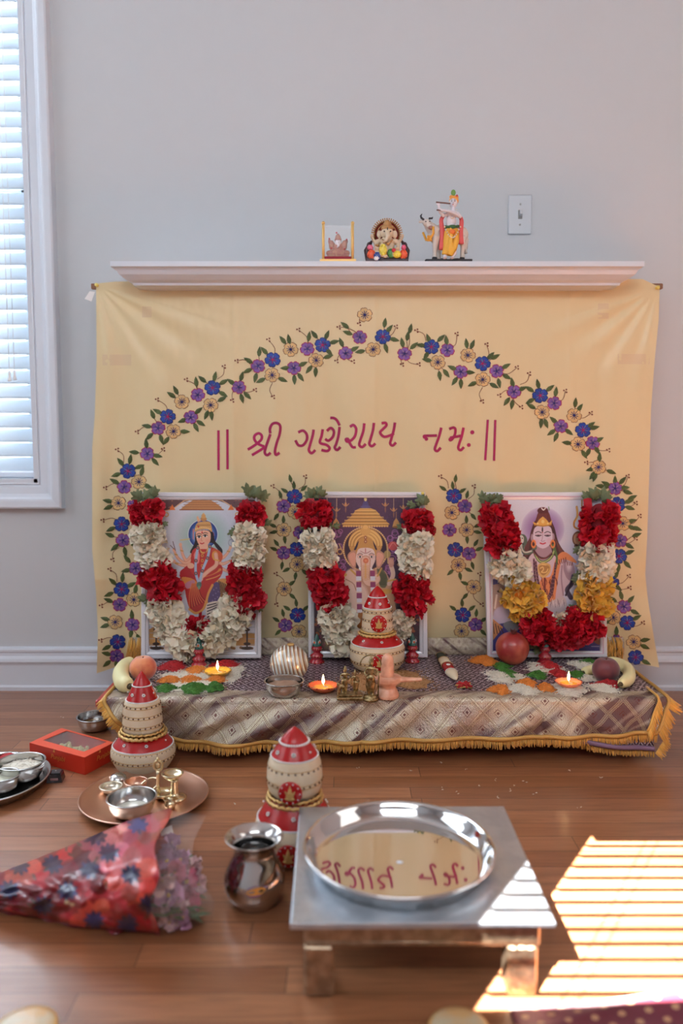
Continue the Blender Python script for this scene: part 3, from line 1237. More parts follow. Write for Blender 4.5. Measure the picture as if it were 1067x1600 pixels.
NU, NV = 420, 130
vs, wv = [], []
L1 = YBk - YFr
for j in range(NV):
    for i in range(NU):
        u = i/(NU - 1)
        p, d = altar_fn(u, j/(NV - 1))
        x = XLc + (XRc - XLc)*u
        vs.append(p)
        edge = L1 - 0.050 + 0.012*nz3(x*4, 7.7)
        wv.append((x, d + 0.02*nz3(x*5, d*5), 1.0 if d > edge else 0.0))
mb = MB()
mb.add(vs, [(j*NU + i, (j + 1)*NU + i, (j + 1)*NU + i + 1, j*NU + i + 1) for j in range(NV - 1) for i in range(NU - 1)], True)
alt = thing('altar_cloth', 'purple brocade altar cloth with silver lattice border and gold fringe on the low table', 'tablecloth', (0, 0, 0))
o = mb.build('brocade', M_broc, alt)
with_weave(o, wv)
sm = o.modifiers.new('thick', 'SOLIDIFY'); sm.thickness = 0.0012; sm.offset = 0.0


def fringe(mb, path, length, down, step=0.0030, w=0.0016, jit=0.25, rnd=random):
    """hanging threads along a path; down = function(i) -> direction"""
    acc = 0
    for a, b in zip(path, path[1:]):
        a, b = Vector(a), Vector(b)
        seg = (b - a).length
        t_ = acc
        while t_ < seg:
            p = a.lerp(b, t_/seg)
            dr = Vector(down(p)).normalized()
            along = (b - a).normalized()
            side = along*(rnd.random() - .5)*jit*1.2 + Vector((0, -1, 0))*(rnd.random() - .3)*jit
            q1 = p + (dr + side*0.3)*length*0.5
            ln = length*(0.85 + .3*rnd.random())
            q2 = p + (dr + side).normalized()*ln
            n_ = along.cross(dr).normalized()
            mb.tube([p + n_*0.001, q1 + n_*0.0015*rnd.random(), q2], [w*.8, w, w*.75], 4)
            t_ += step*(0.7 + .6*rnd.random())
        acc = t_ - seg


def bottom_path(n=240, u0=0.0, u1=1.0):
    return [Vector(altar_fn(u0 + (u1 - u0)*i/n, 1.0)[0]) for i in range(n + 1)]


bp_ = bottom_path()
mb = MB()
dn = lambda p: (0, -0.12, -1)
fringe(mb, bp_, 0.022, dn)
o = mb.build('front_fringe', M_gold, alt); o['kind'] = 'stuff'
mb = MB()
mb.tube([p + Vector((0, -0.002, 0.001)) for p in bp_], 0.0042, 6, flat=1.4)
mb.build('front_braid', M_goldband, alt)
# side edges: braid and fringe along the left and right of the top and down the drop
for side, u, nm in ((-1, 0.0, 'left'), (1, 1.0, 'right')):
    pth = []
    for j in range(4, 41):
        p, d = altar_fn(u, j/40)
        pth.append(Vector(p) + Vector((side*0.001, -0.001, 0.002)))
    mb = MB()
    mb.tube(pth, 0.0050, 6, flat=0.9)
    # pale satin facing beside the braid
    mb.build('side_braid', M_goldband, alt)
    mb = MB()
    if side < 0:
        fringe(mb, pth, 0.021, lambda p: (-1.0, -0.15, -0.75) if p.z > TZ - .02 else (-0.9, -0.25, -0.75), step=0.0022, w=0.0019)
    else:
        fringe(mb, pth, 0.034, lambda p: (1.0, -0.2, -0.75) if p.z > TZ - .02 else (0.55, -0.2, -1.0), step=0.0022, w=0.0019)
        inner = [p + Vector((-0.028, -0.006, 0.004)) for p in pth if p.y < 2.02]
        mb.tube(inner, 0.0032, 6, flat=1.0)
        fringe(mb, inner, 0.026, lambda p: (0.25, -0.4, -1.0), step=0.0024, w=0.0018)
    o = mb.build('side_fringe', M_gold, alt); o['kind'] = 'stuff'

# lower layer of a second cloth showing under the fringe on the right
LOW = [(-0.02, 0.040), (0.07, 0.040), (0.15, 0.034), (0.30, 0.026), (0.48, 0.036), (0.60, 0.024), (0.70, 0.014), (0.775, 0.010)]


def low_fn(u, v):
    x = -0.02 + 0.795*u
    zb = tab(LOW, x) + 0.016
    z = 0.12 + (zb - 0.12)*v
    y = 1.941 - 0.010*math.sin(x*31)*v - 0.004 - 0.03*v*max(0, (x - .55)/.2)
    return (x, y, z)


ul = thing('under_cloth', 'purple brocade under cloth with gold fringe hanging below the altar cloth at the right', 'tablecloth', (0, 0, 0))
mb = MB()
vs = [low_fn(i/150, j/20) for j in range(21) for i in range(151)]
mb.add(vs, [(j*151 + i, (j + 1)*151 + i, (j + 1)*151 + i + 1, j*151 + i + 1) for j in range(20) for i in range(150)], True)
o = mb.build('brocade', M_broc, ul)
with_weave(o, [(p[0]*1.6, p[2]*1.6, 0.0) for p in vs])
sm = o.modifiers.new('thick', 'SOLIDIFY'); sm.thickness = 0.0012
mb = MB()
lp = [Vector(low_fn(i/150, 1.0)) for i in range(151)]
mb.tube([p + Vector((0, -0.003, 0.008)) for p in lp], 0.0065, 6, flat=1.0)
mb.build('satin_edge', mat('lilac_satin', C(112, 88, 112), 0.4), ul)
mb = MB()
fringe(mb, lp, 0.014, lambda p: (0, -0.1, -1))
o = mb.build('front_fringe', M_gold, ul); o['kind'] = 'stuff'
mb = MB()
fringe(mb, [Vector((0.790, 1.915, 0.100)), Vector((0.795, 1.905, 0.06)), Vector((0.772, 1.90, 0.026))], 0.022, lambda p: (0.7, -0.2, -0.7), step=0.0022)
o = mb.build('side_fringe', M_gold, ul); o['kind'] = 'stuff'

# brocade gathered against the hanging cloth at the back
bk = thing('folded_brocade', 'gold and purple brocade cloth bunched along the back of the altar', 'fabric', (0, 0, 0))
mb = MB()
vs = []
NB = 200
for j in range(15):
    for i in range(NB):
        x = -0.625 + 1.47*i/(NB - 1)
        th = j/14*PI*0.62
        r = 0.030*(1 + 0.15*nz3(x*5, 1.0))
        vs.append((x, 2.352 - 0.030*math.sin(th)*.55 - (0.01*(1 - j/14)), TZ + 0.001 + (1 - j/14)**0.9*0.052*(1 + .06*nz3(x*7, 4)) + 0.003*math.sin(j*0.9)))
mb.add(vs, [(j*NB + i, (j + 1)*NB + i, (j + 1)*NB + i + 1, j*NB + i + 1) for j in range(14) for i in range(NB - 1)], True)
o = mb.build('brocade', M_broc, bk)
with_weave(o, [(p[0]*2.0, (p[2] - p[1]*.3)*2.0, 1.0) for p in vs])
sm = o.modifiers.new('thick', 'SOLIDIFY'); sm.thickness = 0.0015
for (x0, x1) in ((-0.640, -0.598), (0.765, 0.835)):
    mb = MB()
    for k in range(90):
        x = x0 + (x1 - x0)*random.random()
        z = TZ + 0.055 - 0.04*random.random()
        mb.tube([(x, 2.338, z), (x + .004*random.random(), 2.325, z - .012), (x, 2.318, z - 0.026 - .008*random.random())], 0.0018, 4)
    o = mb.build('fringe', M_gold, bk); o['kind'] = 'stuff'

# ================================================================== FRAMED PRINTS


class Raster:
    def __init__(self, x0, y0, x1, y1, ppx):
        self.x0, self.y0, self.x1, self.y1 = x0, y0, x1, y1
        self.w, self.h = int((x1 - x0)*ppx) + 1, int((y1 - y0)*ppx) + 1
        self.X, self.Y = np.meshgrid(np.linspace(x0, x1, self.w), np.linspace(y0, y1, self.h))
        self.A = np.zeros((self.h, self.w, 3))
        self.k = ppx

    def blend(self, al, col):
        c = np.array(col[:3], float)
        if c.ndim == 1:
            self.A += al[..., None]*(c - self.A)

    def fill(self, c):
        self.A[:] = c

    def vgrad(self, c0, c1):
        t = ((self.Y - self.y0)/(self.y1 - self.y0))[..., None]
        self.A = np.array(c0)*(1 - t) + np.array(c1)*t

    def e(self, cx, cy, rx_, ry_, col, rot=0, a=1, soft=0.6):
        r = math.radians(rot)
        dx, dy = self.X - cx, self.Y - cy
        u = (dx*math.cos(r) + dy*math.sin(r))/rx_
        v = (-dx*math.sin(r) + dy*math.cos(r))/ry_
        d = np.sqrt(u*u + v*v)
        al = np.clip((1 - d)*min(rx_, ry_)/soft + 0.5, 0, 1)*a
        self.blend(al, col)

    def glow(self, cx, cy, r, col, a=1, p=1.0):
        d = np.sqrt((self.X - cx)**2 + (self.Y - cy)**2)/r
        self.blend(np.clip(1 - d, 0, 1)**p*a, col)

    def ring(self, cx, cy, r, w, col, a=1, ry_=None):
        ry_ = ry_ or r
        d = np.sqrt(((self.X - cx)/r)**2 + ((self.Y - cy)/ry_)**2)*r
        self.blend(np.clip(w/2 - np.abs(d - r) + 0.5, 0, 1)*a, col)

    def p(self, pts, col, a=1, smooth=False):
        if smooth:
            pts = [(q.x, q.y) for q in catmull([(x, y, 0) for x, y in pts], 6, True)]
        ins = np.zeros(self.X.shape, bool)
        n = len(pts)
        for i in range(n):
            xa, ya = pts[i]
            xb, yb = pts[(i + 1) % n]
            if abs(ya - yb) < 1e-9:
                continue
            c = ((ya > self.Y) != (yb > self.Y)) & (self.X < (xb - xa)*(self.Y - ya)/(yb - ya) + xa)
            ins ^= c
        self.blend(ins*float(a), col)

    def s(self, pts, w, col, a=1, w2=None, curve=True):
        if curve and len(pts) > 2:
            pts = [(q.x, q.y) for q in catmull([(x, y, 0) for x, y in pts], 5)]
        best = np.full(self.X.shape, -9.0)
        n = len(pts)
        for i in range(n - 1):
            xa, ya = pts[i]
            xb, yb = pts[i + 1]
            dx, dy = xb - xa, yb - ya
            L = dx*dx + dy*dy + 1e-9
            t_ = np.clip(((self.X - xa)*dx + (self.Y - ya)*dy)/L, 0, 1)
            ww = w if w2 is None else w + (w2 - w)*(i + t_)/(n - 1)
            d = ww/2 - np.sqrt((self.X - xa - t_*dx)**2 + (self.Y - ya - t_*dy)**2)
            best = np.maximum(best, d)
        self.blend(np.clip(best/0.6 + 0.5, 0, 1)*a, col)

    def dots(self, pts, r, col, a=1):
        for (x, y) in pts:
            self.e(x, y, r, r, col, a=a)

    def noisy(self, amp, seed=1):
        g = np.random.RandomState(seed)
        self.A *= 1 + amp*(g.rand(self.h, self.w, 1) - .5)


def paint_goddess():
    r = Raster(231, 779, 399, 1019, 2.2)
    r.vgrad((206, 209, 220), (196, 198, 212))
    r.glow(317, 838, 46, (120, 172, 150), 0.9, 0.9)
    # canopy: dark floral lace, scalloped, with orange flowers
    r.p([(231, 779), (399, 779), (399, 806), (388, 806), (377, 797), (366, 795), (352, 786), (340, 782), (296, 782), (284, 786), (270, 796), (258, 798), (246, 808), (231, 808)], (104, 72, 74))
    rs = random.Random(3)
    for k in range(240):
        x, y = rs.uniform(231, 399), rs.uniform(779, 806)
        if abs(x - 315) < 46 and y > 783:
            continue
        if abs(x - 315) < 62 and y > 795:
            continue
        r.e(x, y, 1.1, 0.9, rs.choice([(206, 140, 110), (70, 40, 50), (190, 110, 90), (225, 190, 170)]), a=.8)
    r.s([(258, 798), (270, 795), (284, 785), (296, 781), (340, 781), (352, 785), (368, 795), (380, 798)], 1.4, (226, 184, 140))
    r.p([(281, 797), (349, 797), (344, 791), (337, 786), (330, 782), (301, 782), (293, 787), (286, 792)], (188, 132, 84))
    r.s([(281, 796.5), (349, 796.5)], 1.6, (140, 78, 50), curve=False)
    for y in (785, 788.5, 792):
        r.s([(290 - (y - 785)*.8, y), (340 + (y - 785)*.8, y)], .8, (150, 98, 60), curve=False)
    for (x, y) in ((269, 794), (361, 794)):
        r.p([(x - 5, y + 3), (x, y - 6), (x + 5, y + 3)], (222, 120, 60))
    for (x, y) in ((260, 804), (371, 804)):
        r.ring(x, y, 3, 1.5, (214, 160, 90))
    # halo
    r.e(317, 835, 23.5, 23.5, (225, 230, 240)); r.e(317, 835, 22.6, 22.6, (34, 62, 132)); r.e(317, 835, 19, 19, (70, 104, 170), soft=5)
    r.e(317, 837, 15, 14, (150, 175, 212), soft=8)
    r.e(332, 837, 2.6, 6, (222, 84, 130)); r.s([(302, 827), (302, 842)], 1.5, (210, 120, 100))
    sk, sk2 = (236, 178, 150), (205, 128, 104)
    # hair
    r.p([(307, 830), (304, 848), (297, 862), (301, 864), (309, 855), (330, 848), (338, 856), (346, 866), (347, 858), (336, 845), (331, 830)], (38, 28, 34), smooth=True)
    # many arms
    for pts in ([(300, 868), (292, 876), (286, 868), (282, 852)], [(300, 874), (290, 880), (278, 872), (272, 860)], [(302, 880), (292, 884), (280, 882), (272, 878)],
                [(334, 868), (346, 872), (354, 866), (360, 856)], [(338, 874), (346, 881), (356, 878), (364, 874)], [(338, 878), (346, 888), (358, 893), (366, 892)]):
        r.s(pts, 6.4, sk2, w2=3.2); r.s(pts, 5.0, sk, w2=2.2)
        x, y = pts[-1]
        r.e(x, y - 1, 2.4, 3, sk); r.s([(pts[-2][0]*.5 + x*.5 - 2, pts[-2][1]*.5 + y*.5), (pts[-2][0]*.5 + x*.5 + 2, pts[-2][1]*.5 + y*.5 + 1)], 1.6, (196, 150, 70))
    r.ring(361, 848, 4, .9, (150, 150, 165), ry_=5); r.s([(282, 844), (296, 842)], 1.6, (214, 190, 120)); r.s([(270, 846), (274, 860)], 1.0, (90, 70, 80)); r.s([(266, 852), (272, 858)], 1.0, (90, 70, 80))
    # tiger and lower body
    r.p([(340, 906), (356, 904), (364, 910), (358, 930), (348, 950), (338, 962), (324, 958), (322, 940), (330, 920)], (214, 150, 84), smooth=True)
    for k in range(8):
        r.s([(342 + k*2.6, 908 + k*1.2), (343 + k*1.6, 920 + k), (338 + k*1.9, 934 + k)], 1.5, (50, 34, 36), w2=.7)
    r.p([(330, 914), (341, 910), (344, 930), (341, 946), (326, 944), (326, 928)], (96, 78, 118), smooth=True)
    for k in range(10):
        r.e(331 + (k*7) % 11, 916 + k*2.8, 1, 1, (140, 124, 160))
    r.p([(322, 944), (342, 940), (338, 960), (326, 972), (322, 958)], (226, 212, 196), smooth=True)
    for k in range(6):
        r.s([(324, 946 + k*4.6), (332, 944 + k*4.0), (340 - k, 942 + k*3.4)], 1.5, (42, 34, 40))
    # red and gold draped skirt fanning down
    r.p([(284, 890), (300, 884), (318, 892), (342, 882), (348, 890), (344, 902), (332, 914), (326, 926), (322, 940), (316, 952), (304, 958), (296, 950), (291, 934), (288, 918), (281, 900)], (190, 52, 48), smooth=True)
    r.p([(281, 896), (292, 884), (302, 888), (306, 902), (296, 908), (284, 906)], (176, 40, 46), smooth=True)
    r.p([(284, 902), (300, 904), (308, 912), (298, 920), (288, 914)], (214, 140, 70), smooth=True)
    r.p([(289, 912), (302, 906), (304, 912), (293, 920)], (190, 130, 150), smooth=True)
    for k in range(7):
        t_ = k/6
        r.s([(300 + 8*t_, 912), (296 + 16*t_, 930), (296 + 24*t_, 950 - 10*t_)], 1.3, (222, 124, 74), w2=.9)
        r.s([(301 + 8*t_, 912), (298 + 16*t_, 930), (299 + 24*t_, 950 - 10*t_)], .8, (120, 24, 34))
    r.s([(296, 952), (306, 958), (317, 952), (322, 940), (326, 926), (332, 914)], 3.6, (226, 160, 84))
    r.s([(318, 900), (332, 896), (344, 890)], 4, (218, 140, 72)); r.s([(322, 906), (336, 902), (344, 898)], 1.2, (226, 170, 90))
    # torso, shawl
    r.p([(301, 860), (312, 854), (326, 854), (338, 858), (346, 868), (342, 880), (340, 892), (322, 900), (300, 896), (298, 876)], (192, 54, 48), smooth=True)
    r.p([(332, 858), (342, 860), (348, 868), (344, 878), (332, 870)], (206, 92, 56), smooth=True)
    r.e(336, 868, 5, 7, (226, 158, 70)); r.p([(303, 866), (309, 860), (312, 870), (310, 880), (305, 878)], (226, 130, 130), smooth=True)
    r.s([(337, 866), (338, 882), (326, 892), (316, 900)], 6.5, sk2); r.s([(337, 866), (338, 882), (326, 892), (315, 902)], 5.2, sk)
    r.e(314, 904, 3.2, 4, sk); r.s([(334, 874), (342, 876)], 2, (222, 170, 80)); r.e(298, 884, 5.5, 4.5, sk)
    # neck, face
    r.p([(311, 846), (324, 846), (326, 858), (310, 858)], sk)
    r.s([(309, 853), (315, 863), (322, 862), (327, 852)], 2.2, (214, 172, 90)); r.s([(311, 857), (316, 872), (322, 860)], 1.4, (170, 60, 60))
    for y in (868, 876, 884):
        r.e(316, y, 2.2, 2.6, (216, 150, 70)); r.e(316, y, 1, 1.2, (150, 40, 50))
    r.p([(306, 832), (312, 829), (324, 829), (329, 834), (328, 846), (322, 853), (317, 855), (311, 851), (307, 842)], sk, smooth=True)
    r.e(312, 846, 3, 3, (238, 150, 130), a=.5, soft=3); r.e(324, 845, 3, 3, (238, 150, 130), a=.5, soft=3)
    for (x, y) in ((311, 839), (320.5, 837.5)):
        r.e(x, y, 3.2, 1.8, (250, 246, 240)); r.e(x, y, 1.6, 1.7, (24, 18, 22)); r.s([(x - 3.5, y - .6), (x, y - 2.2), (x + 3.5, y - .8)], 1.0, (24, 18, 22))
        r.s([(x - 3.6, y - 3.8), (x, y - 5.4), (x + 3.8, y - 4)], .9, (44, 26, 26))
    r.s([(315, 838), (314.4, 844), (316.4, 845)], .8, (200, 120, 96)); r.s([(313, 848.8), (315.6, 849.6), (318.5, 848.2)], 1.6, (196, 44, 52)); r.e(315.6, 832, 1, 1.6, (190, 30, 40))
    # crown
    r.p([(304, 831), (306, 821), (311, 816), (326, 815), (330, 821), (331, 831), (324, 827), (311, 828)], (206, 158, 96), smooth=True)
    r.p([(309, 816), (307, 808), (309, 806), (312, 812), (314, 814)], (222, 170, 130)); r.e(318, 811, 5, 3.5, (190, 136, 80)); r.e(318, 806.5, 3.4, 3.6, (206, 158, 96)); r.e(318, 803, 1.4, 1.6, (214, 170, 110))
    for k in range(9):
        r.e(306 + k*2.8, 826.5 - 2.4*math.sin(k/8*PI), 1.2, 1.2, (236, 196, 132)); r.e(308 + k*2.4, 820.5, .8, .8, (150, 92, 50))
    r.e(310, 823, 1.5, 1.5, (200, 60, 50))
    # hanging blue white garland
    for pts in ([(309, 856), (306, 876), (306, 896), (311, 912)], [(328, 854), (324, 872), (316, 892), (312, 912)]):
        r.s(pts, 4.0, (168, 188, 212))
        for q in catmull([(x, y, 0) for x, y in pts], 1):
            r.e(q.x, q.y, 2.8, 2.8, (76, 92, 96)); r.e(q.x, q.y, 1.4, 1.4, (206, 110, 110))
    r.e(311, 914, 4, 4.5, (90, 120, 110)); r.e(311, 918, 2, 3, (120, 160, 130))
    # floor, lion gold shapes and lamps
    r.p([(231, 985), (262, 978), (290, 1000), (318, 1010), (350, 996), (399, 990), (399, 1012), (231, 1012)], (176, 128, 72), smooth=True)
    r.e(256, 1000, 16, 11, (206, 152, 84), soft=6); r.e(378, 1002, 14, 9, (186, 134, 80), soft=5)
    r.p([(231, 1009), (399, 1009), (399, 1019), (231, 1019)], (206, 208, 216))
    for k in range(12):
        r.s([(236 + k*14, 1012), (240 + k*14, 1013)], 4, (120, 84, 62))
    for y in range(962, 1010, 9):
        r.s([(384, y), (398, y)], .8, (150, 152, 168), curve=False); r.s([(232, y), (246, y)], .8, (150, 152, 168), curve=False)
    for cx in (244, 386):
        r.s([(cx, 975), (cx, 1012)], 2.6, (58, 46, 46)); r.e(cx, 1013, 9, 2.6, (54, 42, 42)); r.e(cx, 1006, 5.5, 2.4, (54, 42, 42)); r.e(cx, 984, 4.5, 2.4, (70, 58, 52))
    for k in range(7):
        r.e(240 + rs.uniform(-6, 8), 968 + rs.uniform(-8, 8), 4, 2, (60, 84, 62), rot=rs.uniform(0, 180))
    r.noisy(.05)
    return r


def paint_elephant():
    r = Raster(490, 777, 657, 1018, 2.2)
    r.vgrad((74, 50, 74), (52, 36, 48))
    r.glow(570, 850, 80, (130, 72, 118), .5, .8)
    rs = random.Random(5)
    for k in range(700):
        r.e(rs.uniform(490, 657), rs.uniform(777, 820), .6, .6, (98, 68, 104), a=.5)
    for (cx, cy) in ((526, 838), (612, 838), (530, 880), (606, 890), (524, 862), (618, 864)):
        for k in range(5):
            r.ring(cx + rs.uniform(-7, 7), cy + rs.uniform(-9, 9), rs.uniform(3, 6), 1.3, (176, 112, 168), a=.8)
    # hanging lamps and bells
    for (x, y, l) in ((511, 777, 16), (526, 777, 20), (540, 777, 12), (602, 777, 12), (615, 777, 20), (630, 777, 16)):
        r.s([(x, y), (x, y + l)], .8, (206, 170, 130)); r.s([(x - 5, y + l - 2), (x, y + l + 2), (x + 5, y + l - 2)], 1.3, (190, 132, 84))
        r.e(x, y + l - 1, 1.8, 3, (196, 140, 92)); r.e(x, y + l + 7, 1, 5, (160, 110, 80), a=.8)
    for x in (525, 619):
        r.s([(x, 800), (x, 812)], .8, (190, 140, 90)); r.p([(x - 6, 823), (x - 4, 815), (x, 809), (x + 4, 815), (x + 6, 823)], (204, 150, 88)); r.e(x, 823.5, 6, 1.6, (150, 100, 50))
    # parasol
    r.e(571, 780, 2.2, 3.5, (206, 190, 130)); r.p([(565, 792), (568, 783), (574, 783), (577, 792)], (84, 74, 120)); r.e(571, 792, 8, 2.2, (96, 86, 132))
    r.p([(550, 805), (556, 797), (563, 794), (579, 794), (587, 797), (594, 805)], (208, 160, 92), smooth=False)
    r.p([(534, 819), (545, 810), (552, 803), (591, 803), (598, 810), (609, 819), (606, 822), (538, 822)], (200, 148, 80))
    for (y, h) in ((798, 16), (803, 22), (808, 28), (813, 32), (818, 36)):
        for k in range(int(h*1.0)):
            r.e(571 - h + k*2.05, y, .8, .8, (236, 196, 120)); r.e(571 - h + k*2.05 + 1, y + 1.7, .7, .7, (126, 82, 40))
    for k in range(18):
        r.e(537 + k*4, 822, 1.8, 1.6, (226, 178, 104))
    # halo
    r.e(571, 858, 35.5, 35.5, (196, 150, 98)); r.e(571, 858, 33.5, 33.5, (140, 92, 60)); r.e(571, 858, 32.5, 32.5, (60, 38, 56))
    for k in range(64):
        a_ = k/64*2*PI
        r.e(571 + 34.5*math.cos(a_), 858 + 34.5*math.sin(a_), 1, 1, (240, 206, 150))
    # ornate crown
    r.e(571, 849, 26.5, 24, (202, 150, 84))
    for rad in (25, 20.5, 15.5):
        n_ = int(rad*1.5)
        for k in range(n_):
            a_ = PI + k/(n_ - 1)*PI
            r.e(571 + rad*math.cos(a_), 852 + (rad + 1)*math.sin(a_)*.92, 1.6, 1.6, (234, 192, 118)); r.e(571 + rad*math.cos(a_) + .8, 853 + (rad + 1)*math.sin(a_)*.92, .7, .7, (140, 90, 44))
    r.e(571, 830, 8, 7, (216, 168, 98)); r.e(571, 823.5, 4, 3.5, (226, 182, 110))
    r.p([(553, 858), (560, 845), (559, 852), (556, 859)], (58, 40, 60), smooth=True); r.p([(589, 858), (583, 845), (584, 852), (587, 859)], (58, 40, 60), smooth=True)
    for y in (840, 846):
        r.e(571, y, 2.2, 2.8, (150, 80, 60)); r.e(571, y, 1, 1.3, (240, 210, 150))
    sk, sk2, pk = (226, 190, 168), (196, 146, 120), (216, 154, 130)
    # body
    r.p([(540, 900), (548, 890), (594, 890), (606, 900), (614, 930), (618, 1000), (530, 1000), (534, 950), (536, 920)], sk2, smooth=True)
    r.e(549, 905, 12, 16, sk, soft=3); r.e(556, 935, 20, 26, (226, 196, 180), soft=5); r.e(600, 940, 18, 30, (200, 156, 120), soft=5)
    r.p([(590, 886), (600, 892), (606, 906), (602, 918), (594, 916), (590, 900)], (104, 104, 74), smooth=True)
    for k in range(10):
        r.s([(592 + k*1.3, 890 + k), (593 + k, 914)], .6, (70, 74, 50))
    # side arms
    r.s([(540, 905), (531, 915), (534, 935)], 7, sk); r.s([(608, 912), (614, 898), (611, 884)], 7, sk); r.e(611, 880, 4.5, 6.5, (206, 150, 130))
    for k in range(4):
        r.s([(608 + k*2, 880), (607 + k*2.4, 872)], 1.8, (214, 160, 140))
    r.s([(606, 908), (618, 905)], 2.4, (214, 166, 84)); r.e(604, 924, 8, 4, (206, 158, 80)); r.e(537, 898, 5, 3, (206, 158, 80))
    # lotus and small axe ornaments
    r.e(614, 853, 8, 7, (204, 84, 84)); r.s([(608, 856), (614, 848), (621, 856)], 1.2, (232, 130, 120)); r.e(605, 866, 5.5, 6, (176, 148, 96)); r.s([(605, 852), (606, 880)], 1.6, (206, 176, 120))
    r.ring(531, 862, 4, 2, (206, 166, 110)); r.s([(533, 858), (530, 850)], 1.4, (216, 176, 120))
    # ears
    for s_, cx in ((-1, 552), (1, 592)):
        r.p([(cx - s_*4, 862), (cx + s_*3, 861), (cx + s_*9, 868), (cx + s_*6, 880), (cx, 889), (cx - s_*4, 884)], sk2, smooth=True)
        r.p([(cx - s_*3, 865), (cx + s_*3, 864), (cx + s_*7, 869), (cx + s_*4, 879), (cx, 885), (cx - s_*3, 880)], (222, 164, 140), smooth=True)
    # head and trunk
    r.p([(558, 862), (562, 857), (571, 856), (580, 857), (585, 862), (586, 875), (582, 885), (578, 892), (564, 892), (560, 885), (556, 875)], (232, 208, 200), smooth=True)
    trunk = [(571, 876), (571, 890), (571, 902), (575, 910), (583, 911), (590, 906), (589, 900), (584, 902)]
    r.s(trunk, 16, sk2, w2=5.5); r.s(trunk, 13.5, sk, w2=4.0)
    for k in range(9):
        r.s([(566, 884 + k*2.6), (571, 885.4 + k*2.6), (576, 884 + k*2.6)], .8, (206, 150, 86), a=.9)
    r.s([(571, 880), (571, 903)], 3, (222, 170, 100), a=.7)
    r.e(571.5, 876, 4.2, 4.2, (214, 120, 88)); r.e(571.5, 876, 2, 2, (232, 150, 110))
    for x in (562.5, 580.5):
        r.e(x, 869.5, 4, 3.4, (206, 150, 130)); r.e(x, 870, 2.8, 2.2, (244, 236, 230)); r.e(x, 870, 1.5, 1.6, (62, 34, 34)); r.s([(x - 4, 866.5), (x, 864.4), (x + 4, 866.5)], .9, (110, 66, 60))
    r.s([(563, 861), (571, 864.5), (579, 861)], .8, (150, 90, 90)); r.s([(571, 857), (571, 863)], 1, (170, 50, 60))
    r.p([(560, 888), (564, 886), (563, 892)], (246, 240, 232)); r.p([(578, 886), (584, 891), (579, 891)], (246, 240, 232))
    r.s([(540, 905), (552, 912), (556, 922)], 1.2, (170, 116, 90)); r.s([(548, 890), (556, 898)], 3, (206, 158, 84)); r.s([(596, 888), (590, 900)], 2.6, (206, 158, 84))
    # striped long garland
    for x0 in (560, 582):
        for k in range(9):
            c_ = (222, 222, 232) if k % 2 else (150, 70, 110)
            y = 892 + k*8.6
            r.p([(x0 - 4 + k*.3, y), (x0 + 4 + k*.3, y), (x0 + 4 + k*.3, y + (6.6 if k % 2 else 8.6)), (x0 - 4 + k*.3, y + (6.6 if k % 2 else 8.6))], c_)
    r.p([(534, 962), (612, 962), (628, 1004), (520, 1004)], (172, 112, 60), smooth=True)
    for k in range(60):
        r.e(rs.uniform(525, 625), rs.uniform(966, 1003), 1.2, 1.2, rs.choice([(226, 178, 100), (150, 50, 60), (110, 64, 44)]))
    for (cx, cy) in ((503, 990), (500, 970), (641, 990), (646, 968), (510, 1008), (636, 1006)):
        for k in range(8):
            r.e(cx + rs.uniform(-8, 8), cy + rs.uniform(-8, 8), 3.4, 2.2, rs.choice([(120, 34, 48), (84, 36, 66), (70, 60, 60), (150, 90, 60)]), rot=rs.uniform(0, 180))
    r.noisy(.06, 2)
    return r


